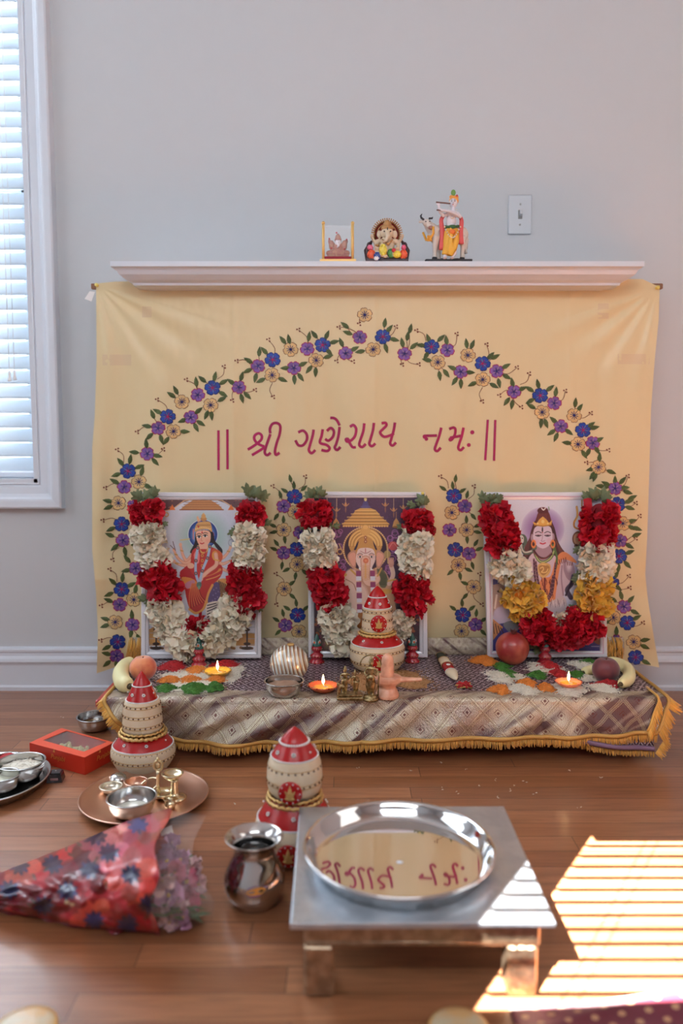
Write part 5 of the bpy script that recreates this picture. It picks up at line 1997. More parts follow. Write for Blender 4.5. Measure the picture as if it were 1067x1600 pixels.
def kalash(label, loc, K, KV, vb, low, col, rope, up, cap, cone, pearls, dots, med=None, rot=0.0, name='stacked_ritual_pot'):
    t = thing(name, label, 'ritual pot', loc, rot)
    Z = lambda v: (vb - v)*KV
    P = lambda prof: [(r*K, Z(v)) for r, v in prof]

    def sm(prof):
        q = catmull([(r, z, 0) for r, z in P(prof)], 5)
        return [(max(0, p.x), p.y) for p in q]
    mb = MB(); mb.lathe([(0, Z(low[0][1]))] + sm(low), seg=48)
    a = mb.build('lower_pot', M_net, t)
    mb = MB(); mb.lathe(sm(col), seg=48); mb.build('red_collar', M_satin, t)
    for (R, v, r) in rope:
        mb = MB()
        n = 140
        pts = [(R*K*math.cos(2*PI*i/n), R*K*math.sin(2*PI*i/n), Z(v) + 0.0012*math.sin(i*1.1)) for i in range(n)]
        mb.tube(pts, [r*K*(1 + .22*math.sin(i*1.35)) for i in range(n)], 8, closed=True)
        mb.build('gold_rope', M_gold2, t)
    mb = MB(); mb.lathe(sm(up), seg=48); b = mb.build('upper_pot', M_net, t)
    mb = MB(); mb.lathe(sm(cap), seg=48); mb.build('red_cap', M_satin, t)
    mb = MB(); mb.lathe(sm(cone) + [(0, Z(cone[-1][1]) + 0.001)], seg=40); mb.build('finial', M_satin, t)
    for (R, v, r) in pearls:
        mb = MB()
        mb.ring_beads((0, 0, 0), R*K, Z(v), int(2*PI*R/(r*1.9)), r*K)
        mb.build('pearl_string', M_pearl, t)
    mb = MB()
    for (R, v) in dots:
        n = int(R*K/0.0011*0.55)
        for i in range(n):
            aa = 2*PI*(i + .5)/n
            mb.ell((R*K*math.cos(aa), R*K*math.sin(aa), Z(v)), 0.0022, seg=6, rings=4, mi=0)
        mb.lathe([((R + .6)*K, Z(v) - .004), ((R + 1.6)*K, Z(v) - 0.0032), ((R + .6)*K, Z(v) - .0024)], seg=48, mi=1)
        mb.lathe([((R + .6)*K, Z(v) + .0024), ((R + 1.6)*K, Z(v) + 0.0032), ((R + .6)*K, Z(v) + .004)], seg=48, mi=1)
    mb.build('beaded_bands', [M_brassd, M_gold2], t)
    # pearl flowers on the red satin
    for (prof, f) in ((col, .5), (cap, .5)):
        R = (prof[0][0] + prof[-1][0])/2*1.06
        v = (prof[0][1] + prof[-1][1])/2
        sl = math.atan2((prof[0][0] - prof[-1][0])*K, (prof[0][1] - prof[-1][1])*KV)
        for i in range(7):
            aa = -PI/2 + i*2*PI/7 + .12
            d = Vector((math.cos(aa), math.sin(aa), 0))
            nrm = (d*math.cos(sl) + Vector((0, 0, 1))*math.sin(sl)).normalized()
            c = d*R*K + Vector((0, 0, Z(v))) + nrm*0.001
            tt = Vector((-d.y, d.x, 0))
            uu = nrm.cross(tt)
            mb = MB()
            big = (i % 2 == 0)
            if big:
                for q in range(6):
                    mb.ell(c + (tt*math.cos(q*PI/3) + uu*math.sin(q*PI/3))*0.0028, 0.0017, seg=6, rings=4)
                mb.ell(c + nrm*.001, 0.0013, seg=6, rings=4, mi=1)
            else:
                mb.ell(c, 0.0021, seg=8, rings=5)
            mb.build('pearl_flower', [M_pearl, M_brassd], t)
    for (v, R, s) in med or []:
        # round red medallion with a tiny gilded seated figure and pearls
        c = Vector((0, -R*K, Z(v)))
        mb = MB()
        mb.lathe([(0, 0.0022), (s*K*.9, 0.0018), (s*K, 0.0002), (s*K, -0.003)], c, 28, rx(PI/2), sx=1, sy=KV/K)
        m_ = mb.build('medallion', M_satin, t)
        mb = MB()
        h = s*K
        f = c + Vector((0, -0.003, 0))
        mb.ell(f + Vector((0, 0, -.42*h)), (.46*h, .0022, .16*h), seg=12, rings=8)
        mb.ell(f + Vector((0, 0, -.18*h)), (.36*h, .0026, .20*h), seg=12, rings=8)
        mb.ell(f + Vector((0, 0, .05*h)), (.22*h, .003, .26*h), seg=12, rings=8)
        mb.ell(f + Vector((0, 0, .34*h)), (.15*h, .003, .16*h), seg=12, rings=8)
        mb.ell(f + Vector((0, 0, .55*h)), (.07*h, .002, .16*h), seg=8, rings=6)
        for sx in (-1, 1):
            mb.ell(f + Vector((sx*.30*h, 0, .02*h)), (.08*h, .002, .24*h), ry(sx*.5), seg=8, rings=6)
        mb.build('gilt_figure', M_gold2, m_)
        mb = MB()
        for q in range(10):
            aa = q*2*PI/10
            mb.ell(c + Vector((math.cos(aa)*.84*h, -.002, math.sin(aa)*.84*h)), 0.0014, seg=6, rings=4)
        mb.build('pearls', M_pearl, m_)
    return t


p = atZ(589, 1046, TZ)
KM = kalash('red and gold stacked ritual pot with medallions, on the altar before the middle picture', (p.x, p.y, TZ + .004), 0.51e-3, 0.535e-3, 1035,
       [(100, 1035), (128, 1020), (146, 985), (151, 950), (150, 918), (140, 895)], [(140, 895), (120, 872), (92, 850), (80, 846)],
       [(98, 846, 8), (88, 833, 6)], [(70, 850), (84, 825), (84, 800), (81, 760), (79, 725), (74, 706)], [(75, 708), (62, 680), (49, 655)],
       [(47, 654), (40, 638), (22, 615), (4, 599)], [(142, 895, 4), (76, 708, 4), (49, 652, 4)], [(148, 985), (151, 925), (83, 812), (80, 725), (83, 770)],
       med=[(965, 154, 42), (780, 86, 44)], rot=0.05)

# small turned lacquer boxes with green conical lids
M_lacq = mat('maroon_lacquer', C(150, 28, 42), 0.2, coat=0.6)
M_lacg = mat('bottle_green_lacquer', C(24, 74, 66), 0.22, coat=0.6)
M_wdot = mat('white_dots', C(236, 232, 224), 0.5)
kk = 0.55e-3
root = None
for (x, y, lab) in ((311, 1040, 'small maroon turned box with green cone lid before the leftmost picture'),
                    (495, 1035, 'small maroon turned box with green cone lid before the left edge of the middle picture'),
                    (644, 1034, 'small maroon turned box with green cone lid before the right edge of the middle picture'),
                    (851, 1036, 'small maroon turned box with green cone lid before the rightmost picture')):
    q = atZ(x, y, TZ + .001)
    if root is None:
        root = thing('lidded_trinket_box', lab, 'box', q, 0.0, 'maroon cone-lidded boxes on the altar')
        mb = MB(); mb.lathe([(0, 0), (40*kk, 0), (41*kk, 6*kk), (33*kk, 16*kk), (28*kk, 22*kk), (34*kk, 32*kk), (34*kk, 42*kk), (20*kk, 52*kk), (18*kk, 58*kk), (27*kk, 68*kk), (28*kk, 78*kk), (23*kk, 90*kk), (0, 90*kk)], seg=28)
        b = mb.build('body', M_lacq, root)
        mb = MB()
        for i in range(14):
            a = i*2*PI/14
            mb.ell((34*kk*math.cos(a), 34*kk*math.sin(a), 36*kk), .0011, seg=6, rings=4)
            mb.ell((28*kk*math.cos(a), 28*kk*math.sin(a), 75*kk), .0011, seg=6, rings=4)
            mb.ell((40.5*kk*math.cos(a), 40.5*kk*math.sin(a), 5*kk), .0012, seg=6, rings=4)
        mb.build('painted_dots', [M_gold2], b)
        mb = MB(); mb.lathe([(24*kk, 90*kk), (22*kk, 100*kk), (13*kk, 128*kk), (6*kk, 146*kk), (3*kk, 153*kk), (0, 154*kk)], seg=28)
        l = mb.build('lid', M_lacg, root)
        mb = MB()
        for i in range(4):
            a = -PI/2 + i*PI/2
            c = Vector((19*kk*math.cos(a), 19*kk*math.sin(a), 110*kk))
            tt = Vector((-math.sin(a), math.cos(a), 0))
            for k in range(8):
                mb.ell(c + tt*math.cos(k*PI/4)*8*kk + Vector((0, 0, 1))*math.sin(k*PI/4)*10*kk, 2.4*kk, seg=6, rings=4)
            mb.ell(c, (5*kk, 5*kk, 6*kk), seg=8, rings=6, mi=1)
        mb.build('painted_flower', [M_wdot, mat('orange_paint', C(220, 90, 40), .4)], l)
    else:
        dup(root, q, 0.4*x % 1.5 - .7, lab)

# heaps of dyed and plain rice
M_rw = mat('plain_rice', (0.88, 0.82, 0.70, 1), 0.6, island=0.25)
M_rr = mat('red_rice', C(190, 40, 46, 1.2), 0.7, island=0.6)
M_ro = mat('orange_rice', C(236, 138, 58, 1.25), 0.7, island=0.4)
M_rg = mat('green_rice', C(72, 128, 48, 1.2), 0.7, island=0.5)
M_wheat = mat('wheat_grain', C(172, 128, 84, 1.25), 0.6, island=0.6)
RM = {'w': M_rw, 'r': M_rr, 'o': M_ro, 'g': M_rg, 'b': M_wheat}


def grain(mb, c, rnd, L=0.0031, r=0.0011):
    a = rnd.uniform(0, 2*PI)
    e = rnd.uniform(-.4, .4)
    d = Vector((math.cos(a)*math.cos(e), math.sin(a)*math.cos(e), math.sin(e)))*L
    s = Vector((-math.sin(a), math.cos(a), 0))*r
    u = d.cross(s).normalized()*r
    vs = [c - d, c + s, c + u, c - s, c - u, c + d]
    mb.add(vs, [(0, 2, 1), (0, 3, 2), (0, 4, 3), (0, 1, 4), (5, 1, 2), (5, 2, 3), (5, 3, 4), (5, 4, 1)], False)


def mound(label, x, y, hw, hh, kind, h=0.010, z0=None, seed=None, base=0.0):
    seed = seed or int(x*7 + y)
    rnd = random.Random(seed)
    z0 = TZ + 0.002 + base if z0 is None else z0
    c = atZ(x, y, z0)
    hw, hh = hw*.93, hh*.93
    a = (atZ(x + hw, y, z0) - c).length
    b = abs(atZ(x, y - hh, z0).y - atZ(x, y + hh, z0).y)/2
    mb = MB()

    def edge(t):
        return 1 + .18*math.sin(3*t + seed) + .12*math.sin(5*t + seed*2) + .08*math.sin(9*t + seed) + .05*math.sin(17*t)

    def hgt(r, t):
        return 1.35*h*max(0, 1 - r**1.8)*(1 + .25*nz3(r*2.4*math.cos(t), r*2.4*math.sin(t), seed % 17))
    NR, NA = 9, 30
    vs = [(0, 0, h)]
    for i in range(1, NR + 1):
        for k in range(NA):
            t_ = 2*PI*k/NA
            r = i/NR
            vs.append((a*r*edge(t_)*math.cos(t_), b*r*edge(t_)*math.sin(t_), hgt(r, t_) + (0.0007*(rnd.random() - .5) if i < NR else -0.0012)))
    fs = [(0, 1 + k, 1 + (k + 1) % NA) for k in range(NA)]
    for i in range(NR - 1):
        for k in range(NA):
            p_, q_ = 1 + i*NA + k, 1 + i*NA + (k + 1) % NA
            fs.append((p_, p_ + NA, q_ + NA, q_))
    mb.add(vs, fs, True)
    n = int(min(1300, 140 + a*b*PI/(0.0028*0.0028)*0.8))
    for k in range(n):
        t_ = rnd.uniform(0, 2*PI)
        r = math.sqrt(rnd.random())*1.06
        if rnd.random() < .14:
            r = rnd.uniform(1.0, 1.32)
        z = hgt(min(r, 1), t_)
        grain(mb, Vector((a*r*edge(t_)*math.cos(t_), b*r*edge(t_)*math.sin(t_), max(0.0008, z) + rnd.uniform(.0004, .0022))), rnd)
    o = mb.build('rice_heap' if kind != 'b' else 'wheat_heap', RM[kind])
    o.location = c
    return tag(o, label, 'rice' if kind != 'b' else 'grain', None, 'stuff')


mound('white rice bed under the coloured heaps on the left side of the altar', 308, 1061, 56, 20, 'w', 0.006)
mound('white rice spilling right of the yellow lamp on the left side', 361, 1053, 19, 13, 'w', 0.005)
mound('red rice heap at the foot of the leftmost picture, left of the maroon box', 270, 1042, 20, 7, 'r', 0.011, base=.002)
mound('red rice heap at the foot of the leftmost picture, behind the yellow lamp', 352, 1039, 22, 5, 'r', 0.009, base=.002)
mound('orange rice heap left of the yellow lamp, in the second row', 307, 1049, 16, 6, 'o', 0.010, base=.005)
mound('leftmost orange rice strip beside the peach', 266, 1063, 18, 4, 'o', 0.008, base=.004)
mound('orange rice strip above the two green heaps', 298, 1063, 17, 4.5, 'o', 0.008, base=.005)
mound('orange rice strip in front of the yellow lamp', 338, 1063, 15, 4, 'o', 0.008, base=.004)
mound('leftmost green rice heap beside the peach', 260, 1077, 16, 5, 'g', 0.009, base=.001)
mound('larger green rice heap in the left front row', 303, 1077, 20, 7, 'g', 0.012, base=.003)
mound('green rice heap at the right end of the left front row', 335, 1075, 14, 6, 'g', 0.011, base=.003)
mound('orange rice heap beside the pomegranate at its left', 757, 1033, 20, 7, 'o', 0.010, base=.001)
mound('white rice patch in front of the pomegranate', 787, 1058, 28, 9, 'w', 0.008)
mound('green rice heap touching the front of the pomegranate', 783, 1042, 12, 4, 'g', 0.008)
mound('green rice heap on the white rice in front of the pomegranate', 793, 1053, 12, 5, 'g', 0.009, base=.006)
mound('white rice patch around the foot of the rightmost maroon box', 850, 1045, 27, 8, 'w', 0.007)
mound('red rice heap at the foot of the rightmost maroon box', 857, 1041, 16, 5, 'r', 0.009, base=.006)
mound('green rice heap between two white patches, right of centre', 840, 1056, 13, 5, 'g', 0.009, base=.001)
mound('frontmost orange rice heap left of the large white patch', 781, 1079, 17, 6, 'o', 0.010)
mound('white rice patch carrying an orange heap, front right of altar', 817, 1078, 25, 9, 'w', 0.009)
mound('orange rice heap on top of the front white rice patch', 823, 1069, 13, 6, 'o', 0.010, base=.007)
mound('orange rice heap left of the small lit clay lamp at the right', 853, 1076, 13, 6, 'o', 0.010)
mound('white rice heap under the lit clay lamp at the right', 889, 1079, 25, 9, 'w', 0.010)
mound('red rice heap behind the lit clay lamp at the right', 871, 1053, 14, 5, 'r', 0.008)
mound('green rice heap right of the flame, beside the plum', 904, 1056, 12, 5, 'g', 0.009)
mound('white rice patch at the right foot of the rightmost picture', 916, 1040, 24, 8, 'w', 0.007)
mound('green rice heap behind the plum', 920, 1036, 13, 3.5, 'g', 0.008, base=.005)
mound('white rice patch in front of the plum', 945, 1076, 26, 7, 'w', 0.007)
mound('red rice heap in front of the plum', 951, 1070, 19, 5, 'r', 0.009, base=.004)
mound('white rice patch left of the plum', 918, 1060, 15, 6, 'w', 0.005)
mound('brown wheat grain spread around the foot of the middle ritual pot', 602, 1060, 66, 21, 'b', 0.006)

# ---- fruit


def fruit_peach(label, x, y, R, mats_, cat='peach', name='peach'):
    p = atZ(x, y, TZ)
    t = thing(name, label, cat, (p.x, p.y, TZ))

    def wob(a, z):
        return -0.07*math.exp(-((a - 4.4)/.22)**2)
    mb = MB()
    prof = []
    for i in range(17):
        th = PI*i/16
        r = math.sin(th)*R*1.0
        z = -math.cos(th)*R*.95 + R*.95
        if th > 2.6:
            z -= (th - 2.6)*R*.35
        prof.append((0 if i in (0, 16) else r, z))
    mb.lathe(prof, (0, 0, 0), 40, wob=wob)
    mb.build('flesh', mats_, t)
    mb = MB(); mb.tube([(0, 0, 1.70*R), (0.001, 0, 1.82*R)], [.002, .0012], 6)
    mb.build('stem', M_brown, t)
    return t


M_peach = mat('peach_skin', C(222, 138, 90, 1.2), 0.55, color2=C(196, 76, 60, 1.2), vscale=22, sheen=0.6)
M_plum = mat('plum_skin', C(98, 38, 46, 1.2), 0.45, color2=C(66, 28, 44), vscale=22, sheen=0.4)
M_ban = mat('banana_skin', C(238, 222, 168, 1.15), 0.45, var=0.25, vscale=30)
M_bant = mat('banana_tip', C(70, 62, 40), 0.7)
fruit_peach('orange-red peach on the left end of the altar beside a banana', 224, 1063, 0.036, M_peach)
fruit_peach('dark red plum-coloured peach on the right end of the altar beside bananas', 946, 1066, 0.036, M_plum)


def banana(label, pts, r, z=TZ):
    P = catmull([Vector(q) for q in pts], 6)
    c = sum(P, Vector())/len(P)
    t = thing('banana', label, 'banana', (c.x, c.y, TZ))
    org = (c.x, c.y, TZ)
    n = len(P)
    rad = []
    for i in range(n):
        f = i/(n - 1)
        rad.append(r*(0.30 + 0.70*min(1, (f/.16))**.8*min(1, (1 - f)/.16)**.6) if f < .98 else r*.3)
    mb = MB(); mb.tube(P[2:-1], rad[2:-1], 7)
    o = mb.build('peel', M_ban, t, org)
    s = o.modifiers.new('round', 'SUBSURF'); s.levels = 1; s.render_levels = 1
    mb = MB(); mb.tube([P[0], P[1], P[2], P[3]], [r*.30, r*.26, r*.30, r*.44], 8); mb.build('stem', M_bant, t, org)
    mb = MB(); mb.tube([P[-2], P[-1] + (P[-1] - P[-2])*.6], [r*.34, r*.22], 8); mb.build('tip', M_bant, t, org)
    return t


g = lambda x, y, z: tuple(atZ(x, y, TZ + z))
banana('pale yellow banana standing against the peach at the left end of the altar', [g(214, 1036, .022), g(198, 1040, .021), g(189, 1052, .021), g(192, 1066, .021), g(204, 1073, .020)], 0.025)
banana('pale yellow banana curving round the right side of the dark peach', [g(940, 1036, .022), g(962, 1036, .021), g(980, 1045, .021), g(982, 1060, .020), g(968, 1070, .018)], 0.019)
banana('banana with a green stem pointing left from behind the dark peach', [g(908, 1052, .010), g(922, 1047, .014), g(942, 1044, .016), (g(962, 1040, .018))], 0.015)

p = atZ(800, 1038, TZ)
t = thing('pomegranate', 'large red pomegranate in front of the rightmost picture', 'pomegranate', (p.x, p.y, TZ))
M_pom = mat('pomegranate_skin', C(150, 44, 44, 1.2), 0.35, color2=C(196, 98, 72, 1.2), vscale=16, coat=0.3)
R = 0.0485
mb = MB()
mb.lathe([(0, 0), (R*.45, .003), (R*.8, R*.32), (R*.98, R*.78), (R*1.0, R*1.05), (R*.93, R*1.40), (R*.72, R*1.70), (R*.42, R*1.88), (R*.2, R*1.93), (0, R*1.93)], seg=40,
         wob=lambda a, z: 0.018*math.sin(a*5 + 1)*math.sin(z/R*1.5))
o = mb.build('rind', M_pom, t)
s = o.modifiers.new('round', 'SUBSURF'); s.levels = 1; s.render_levels = 1
mb = MB()
c0 = Vector((0, -0.010, R*1.88))
mb.lathe([(0.006, -.003), (0.007, .004), (0.009, .008)], c0, 12, rx(.35))
for i in range(6):
    a = i*PI/3
    d = Vector((math.cos(a), math.sin(a), 0))
    base_ = c0 + d*.008 + Vector((0, 0, .006))
    mb.add([base_ + Vector((-d.y, d.x, 0))*.004, base_ - Vector((-d.y, d.x, 0))*.004, base_ + d*.005 + Vector((0, 0, .009))], [(0, 1, 2)], False)
mb.build('crown', mat('pomegranate_crown', C(92, 44, 40), 0.7), t)
o = t.children[1]
sm_ = o.modifiers.new('thick', 'SOLIDIFY'); sm_.thickness = 0.0012

# ---- striped ribbon-wrapped coconut
p = atZ(452, 1064, TZ)
t = thing('ribbon_wrapped_coconut', 'round coconut wrapped in cream and gold striped ribbon, behind the steel bowl', 'coconut', (p.x, p.y, TZ))


def stripes():
    m, nt, b = new_mat('striped_ribbon')
    tc = node(nt, 'ShaderNodeTexCoord')
    s = node(nt, 'ShaderNodeSeparateXYZ')
    nt.links.new(tc.outputs['Object'], s.inputs[0])
    wv_ = node(nt, 'ShaderNodeTexNoise'); wv_.inputs['Scale'].default_value = 12
    nt.links.new(tc.outputs['Object'], wv_.inputs['Vector'])
    # meridian stripes converging towards the upper left
    az = mth(nt, 'ARCTAN2', mth(nt, 'ADD', s.outputs[2], -0.050), mth(nt, 'MULTIPLY_ADD', s.outputs[1], -0.25, mth(nt, 'ADD', s.outputs[0], -0.045)))
    f = mth(nt, 'FRACT', mth(nt, 'ADD', mth(nt, 'MULTIPLY', s.outputs[0], 98.0), mth(nt, 'ADD', mth(nt, 'MULTIPLY', s.outputs[2], 22.0), mth(nt, 'MULTIPLY', wv_.outputs[0], 0.5))))
    a = mth(nt, 'LESS_THAN', f, 0.36)
    bb = mth(nt, 'GREATER_THAN', f, 0.72)
    c1 = mixc(nt, a, C(176, 140, 104), C(240, 230, 206, 1.3))
    c2 = mixc(nt, bb, c1, C(190, 186, 184))
    nt.links.new(c2, b.inputs['Base Color'])
    nt.links.new(mth(nt, 'MULTIPLY_ADD', a, -0.75, 0.8), b.inputs['Metallic'])
    b.inputs['Roughness'].default_value = 0.34
    bp = node(nt, 'ShaderNodeBump'); bp.inputs['Strength'].default_value = 0.9; bp.inputs['Distance'].default_value = .003
    nt.links.new(a, bp.inputs['Height']); nt.links.new(bp.outputs[0], b.inputs['Normal'])
    return m


mb = MB(); mb.ell((0, 0, 0.049), (0.052, 0.050, 0.049), seg=40, rings=24, rot=rx(.3))
mb.build('shell', stripes(), t)
mb = MB(); mb.ell((0.004, 0.0, 0.100), (0.010, 0.010, 0.004), seg=12, rings=8); mb.build('ribbon_knot', M_gold2, t)

# ---- metal bowls
M_steel = mat('stainless_steel', (0.60, 0.59, 0.58, 1), 0.17, metal=1.0)
M_steel2 = mat('brushed_steel', (0.60, 0.60, 0.60, 1), 0.24, metal=1.0)
M_copper = mat('copper', (0.80, 0.50, 0.37, 1), 0.30, metal=1.0, bump=0.05, scale=60)
M_brass = mat('brass', (0.62, 0.47, 0.26, 1), 0.28, metal=1.0, bump=0.1, scale=200)
M_brassa = mat('aged_brass', (0.52, 0.40, 0.21, 1), 0.32, metal=1.0, bump=0.5, scale=260, color2=(0.20, 0.14, 0.06, 1), vscale=120)


def bowl_prof(R, H, rb, th=0.0012, lip=0.003):
    outer = [(0, 0), (rb*.9, 0), (rb, .001)]
    for i in range(1, 9):
        f = i/8
        outer.append((rb + (R - rb)*math.sin(f*PI/2)**.85, .001 + (H - .001)*(1 - math.cos(f*PI/2))**.9))
    outer += [(R + lip, H + .0004), (R + lip + .0006, H + .0012), (R + lip, H + .002), (R - th, H + .0016)]
    inner = [(max(0, r - th), z + th) for r, z in reversed(outer[2:-4])]
    inner[-1] = (inner[-1][0], th + .001)
    return outer + inner + [(0, th + .001)]


def bowl(label, loc, R, H, rb, m=None, fill=None, fillh=0.6, name='steel_bowl', cat='bowl', lumps=0, group=None):
    t = thing(name, label, cat, loc, 0, group)
    mb = MB(); mb.lathe(bowl_prof(R, H, rb), seg=48); mb.build('bowl_body', m or M_steel, t)
    return t


def fill(name, label, cat, loc, R, H, m, lump=0.0, seed=1, n=0, kind=None, dome=0.25):
    rnd = random.Random(seed)
    mb = MB()
    N = 30
    vs = [(0, 0, H*dome)]
    for i in range(1, 11):
        for k in range(N):
            a = 2*PI*k/N
            r = R*i/10
            z = H*dome*(1 - (i/10)**2) + lump*nz3(r*60*math.cos(a), r*60*math.sin(a), seed)*(1 if i < 10 else 0)
            vs.append((r*math.cos(a), r*math.sin(a), z))
    vs += [(R*.80*math.cos(2*PI*k/N), R*.80*math.sin(2*PI*k/N), -H*.45) for k in range(N)]
    fs = [(0, 1 + k, 1 + (k + 1) % N) for k in range(N)]
    for i in range(10):
        for k in range(N):
            p_, q_ = 1 + i*N + k, 1 + i*N + (k + 1) % N
            fs.append((p_, p_ + N, q_ + N, q_))
    mb.add(vs, fs, True)
    for k in range(n):
        a, r = rnd.uniform(0, 2*PI), math.sqrt(rnd.random())*R*.94
        grain(mb, Vector((r*math.cos(a), r*math.sin(a), H*dome*(1 - (r/R)**2) + lump*nz3(r*60*math.cos(a), r*60*math.sin(a), seed) + .0006)), rnd)
    o = mb.build(name, m)
    o.location = loc
    return tag(o, label, cat, None, kind or 'stuff')


p = atZ(444, 1086, TZ)
bowl('stainless steel bowl of brown powder on the altar, before the striped coconut', (p.x, p.y, TZ + .001), 0.048, 0.036, 0.026)
fill('brown_powder', 'light brown powder heaped in the steel bowl on the altar', 'powder', (p.x, p.y, TZ + .026), 0.042, .010, mat('brown_powder', C(164, 132, 110, 1.2), .9, bump=.8, scale=300, var=.4), lump=.005, dome=.5)

# ---- oil lamps
M_flame = mat('flame', (1, .75, .3, 1), .5, emit=(1.0, 0.72, 0.34, 1), es=14.0)
M_oil = mat('lamp_oil', C(226, 150, 60), .1, coat=.8)
M_wick = mat('wick', C(236, 226, 200), .9)


def diya(label, x, y, R, m, m2, flute=8, lift=0.0, bead=None):
    p = atZ(x, y, TZ + lift)
    t = thing('oil_lamp', label, 'oil lamp', (p.x, p.y, TZ + lift))
    mb = MB()
    wob = lambda a, z: 0.055*math.cos(a*flute)*min(1, max(0, (z - .004)/.01))
    H = R*0.42
    mb.lathe([(0, 0), (R*.45, 0), (R*.55, .002), (R*.90, H*.7), (R, H), (R*.93, H*1.05), (R*.80, H*.75), (R*.3, H*.35), (0, H*.3)], seg=64, wob=wob)
    mb.build('clay_dish', m, t)
    mb = MB(); mb.lathe([(R*.70, H*.62), (0, H*.62)], seg=32); mb.build('oil', M_oil, t)
    mb = MB()
    for i in range(flute*2):
        a = 2*PI*i/(flute*2)
        mb.ell((R*.97*math.cos(a), R*.97*math.sin(a), H*1.0), R*.05, seg=6, rings=4, mi=i % 2)
    mb.build('rim_dots', [m2, bead or m2], t)
    mb = MB(); mb.tube([(R*.3, 0, H*.6), (0.002, 0, H*.75), (0, 0, H*1.15)], .0016, 6); mb.build('wick', M_wick, t)
    mb = MB()
    mb.lathe([(0, 0), (.0026, .003), (.0036, .008), (.0030, .014), (.0016, .020), (0, .026)], (0, 0, H*1.1), 12)
    mb.build('flame', M_flame, t)
    L = bpy.data.lights.new('flame_light', 'POINT'); L.energy = 0.06; L.color = (1, .62, .28); L.shadow_soft_size = .004
    lo = bpy.data.objects.new('flame_light', L); COL.objects.link(lo); lo.parent = t; lo.location = (0, 0, H*1.1 + .016)
    return t


M_dy = mat('yellow_clay', C(222, 170, 60, 1.2), .4, coat=.4, bump=.4, scale=200)
M_do = mat('orange_clay', C(214, 104, 66, 1.2), .45, bump=.4, scale=200)
M_dp = mat('salmon_clay', C(222, 134, 96, 1.2), .45, bump=.3, scale=200)
diya('fluted yellow oil lamp with a lit flame, at the left side of the altar', 340, 1056, 0.037, M_dy, M_gold2, 12, .006)
diya('orange-red oil lamp with a lit flame, right of the steel bowl', 505, 1080, 0.040, M_do, mat('green_paint', C(80, 130, 90), .4), 8, .001, M_satin)
diya('salmon oil lamp with a lit flame on white rice at the right side', 888, 1073, 0.034, M_dp, M_do, 9, .011)

# ---- brass statuettes


def figurine(mb, o, h, crown=True, arms=1, sway=0.0, skirt=1.0):
    """a small standing draped figure built of melted lumps; o = foot centre, h = height"""
    o = Vector(o)
    V = lambda x, y, z: o + Vector((x*h, y*h, z*h))
    for s in (-1, 1):
        mb.tube([V(s*.05, -.01, 0), V(s*.06, 0, .12), V(s*.055, 0, .28), V(s*.04, 0, .46)], [.035*h, .045*h, .06*h, .08*h], 8)
        mb.ell(V(s*.055, -.035, .015), (.028*h, .055*h, .018*h), seg=8, rings=6)
    mb.ell(V(0, 0, .27), (.12*h*skirt, .075*h, .20*h), seg=12, rings=8)
    mb.ell(V(sway*.5, 0, .47), (.105*h, .07*h, .08*h), seg=12, rings=8)
    mb.ell(V(sway, 0, .60), (.085*h, .06*h, .12*h), seg=12, rings=8)
    mb.ell(V(sway, 0, .685), (.125*h, .06*h, .05*h), seg=12, rings=8)
    mb.tube([V(sway, 0, .70), V(sway, 0, .78)], .035*h, 8)
    mb.ell(V(sway, -.01, .82), (.058*h, .062*h, .072*h), seg=12, rings=8)
    mb.ell(V(sway, -.068, .815), (.012*h, .014*h, .018*h), seg=6, rings=4)
    for s in (-1, 1):
        mb.tube([V(sway + s*.12, 0, .69), V(sway + s*.165, -.02, .58), V(sway + s*.12, -.09, .52), V(sway + s*.07, -.12, .58)] if arms else
                [V(sway + s*.12, 0, .69), V(sway + s*.16, 0, .57), V(sway + s*.17, -.03, .42)], [.034*h, .028*h, .024*h, .02*h][:4 if arms else 3], 8)
        mb.ell(V(sway + s*.066, -.125, .60) if arms else V(sway + s*.17, -.035, .39), .026*h, seg=8, rings=6)
    if crown:
        mb.lathe([(.07*h, 0), (.062*h, .03*h), (.045*h, .07*h), (.05*h, .085*h), (.02*h, .13*h), (0, .16*h)], V(sway, 0, .86), 12)
    else:
        mb.ell(V(sway, .015, .86), (.066*h, .07*h, .06*h), seg=10, rings=6)
    return mb


p = atZ(547, 1092, TZ)
t = thing('brass_statuette', 'aged brass statuette of two small figures on a rectangular base, left of the other', 'statuette', (p.x, p.y, TZ + .001), 0.0)
mb = MB(); mb.box((0, 0, .004), (.066, .040, .008), bev=.002); mb.box((0, 0, .011), (.056, .032, .006), bev=.001)
mb.build('base', M_brassa, t)
mb = MB(); figurine(mb, (-.014, .004, .013), .070, sway=.02); fuse(mb.build('left_figure', M_brassa, t), .0013, 1)
mb = MB(); figurine(mb, (.014, .004, .013), .060, sway=-.03, arms=0); fuse(mb.build('right_figure', M_brassa, t), .0013, 1)
mb = MB()
mb.tube([(-.030, -.012, .013), (-.026, -.012, .034), (-.020, -.012, .036), (-.014, -.014, .030)], [.004, .006, .006, .004], 8)
mb.ell((-.029, -.012, .040), (.005, .006, .006), seg=8, rings=6)
fuse(mb.build('kneeling_animal', M_brassa, t), .0012, 1)
p = atZ(579, 1094, TZ)
t = thing('brass_statuette', 'taller aged brass standing statuette on a round base, beside the pink stone', 'statuette', (p.x, p.y, TZ + .001), 0.0)
mb = MB(); mb.lathe([(0, 0), (.020, 0), (.020, .005), (.016, .008), (.018, .012), (0, .013)], seg=24); mb.build('base', M_brassa, t)
mb = MB(); figurine(mb, (0, 0, .012), .098, sway=.01, skirt=1.1); fuse(mb.build('figure', M_brassa, t), .0014, 1)
mb = MB()
n = 26
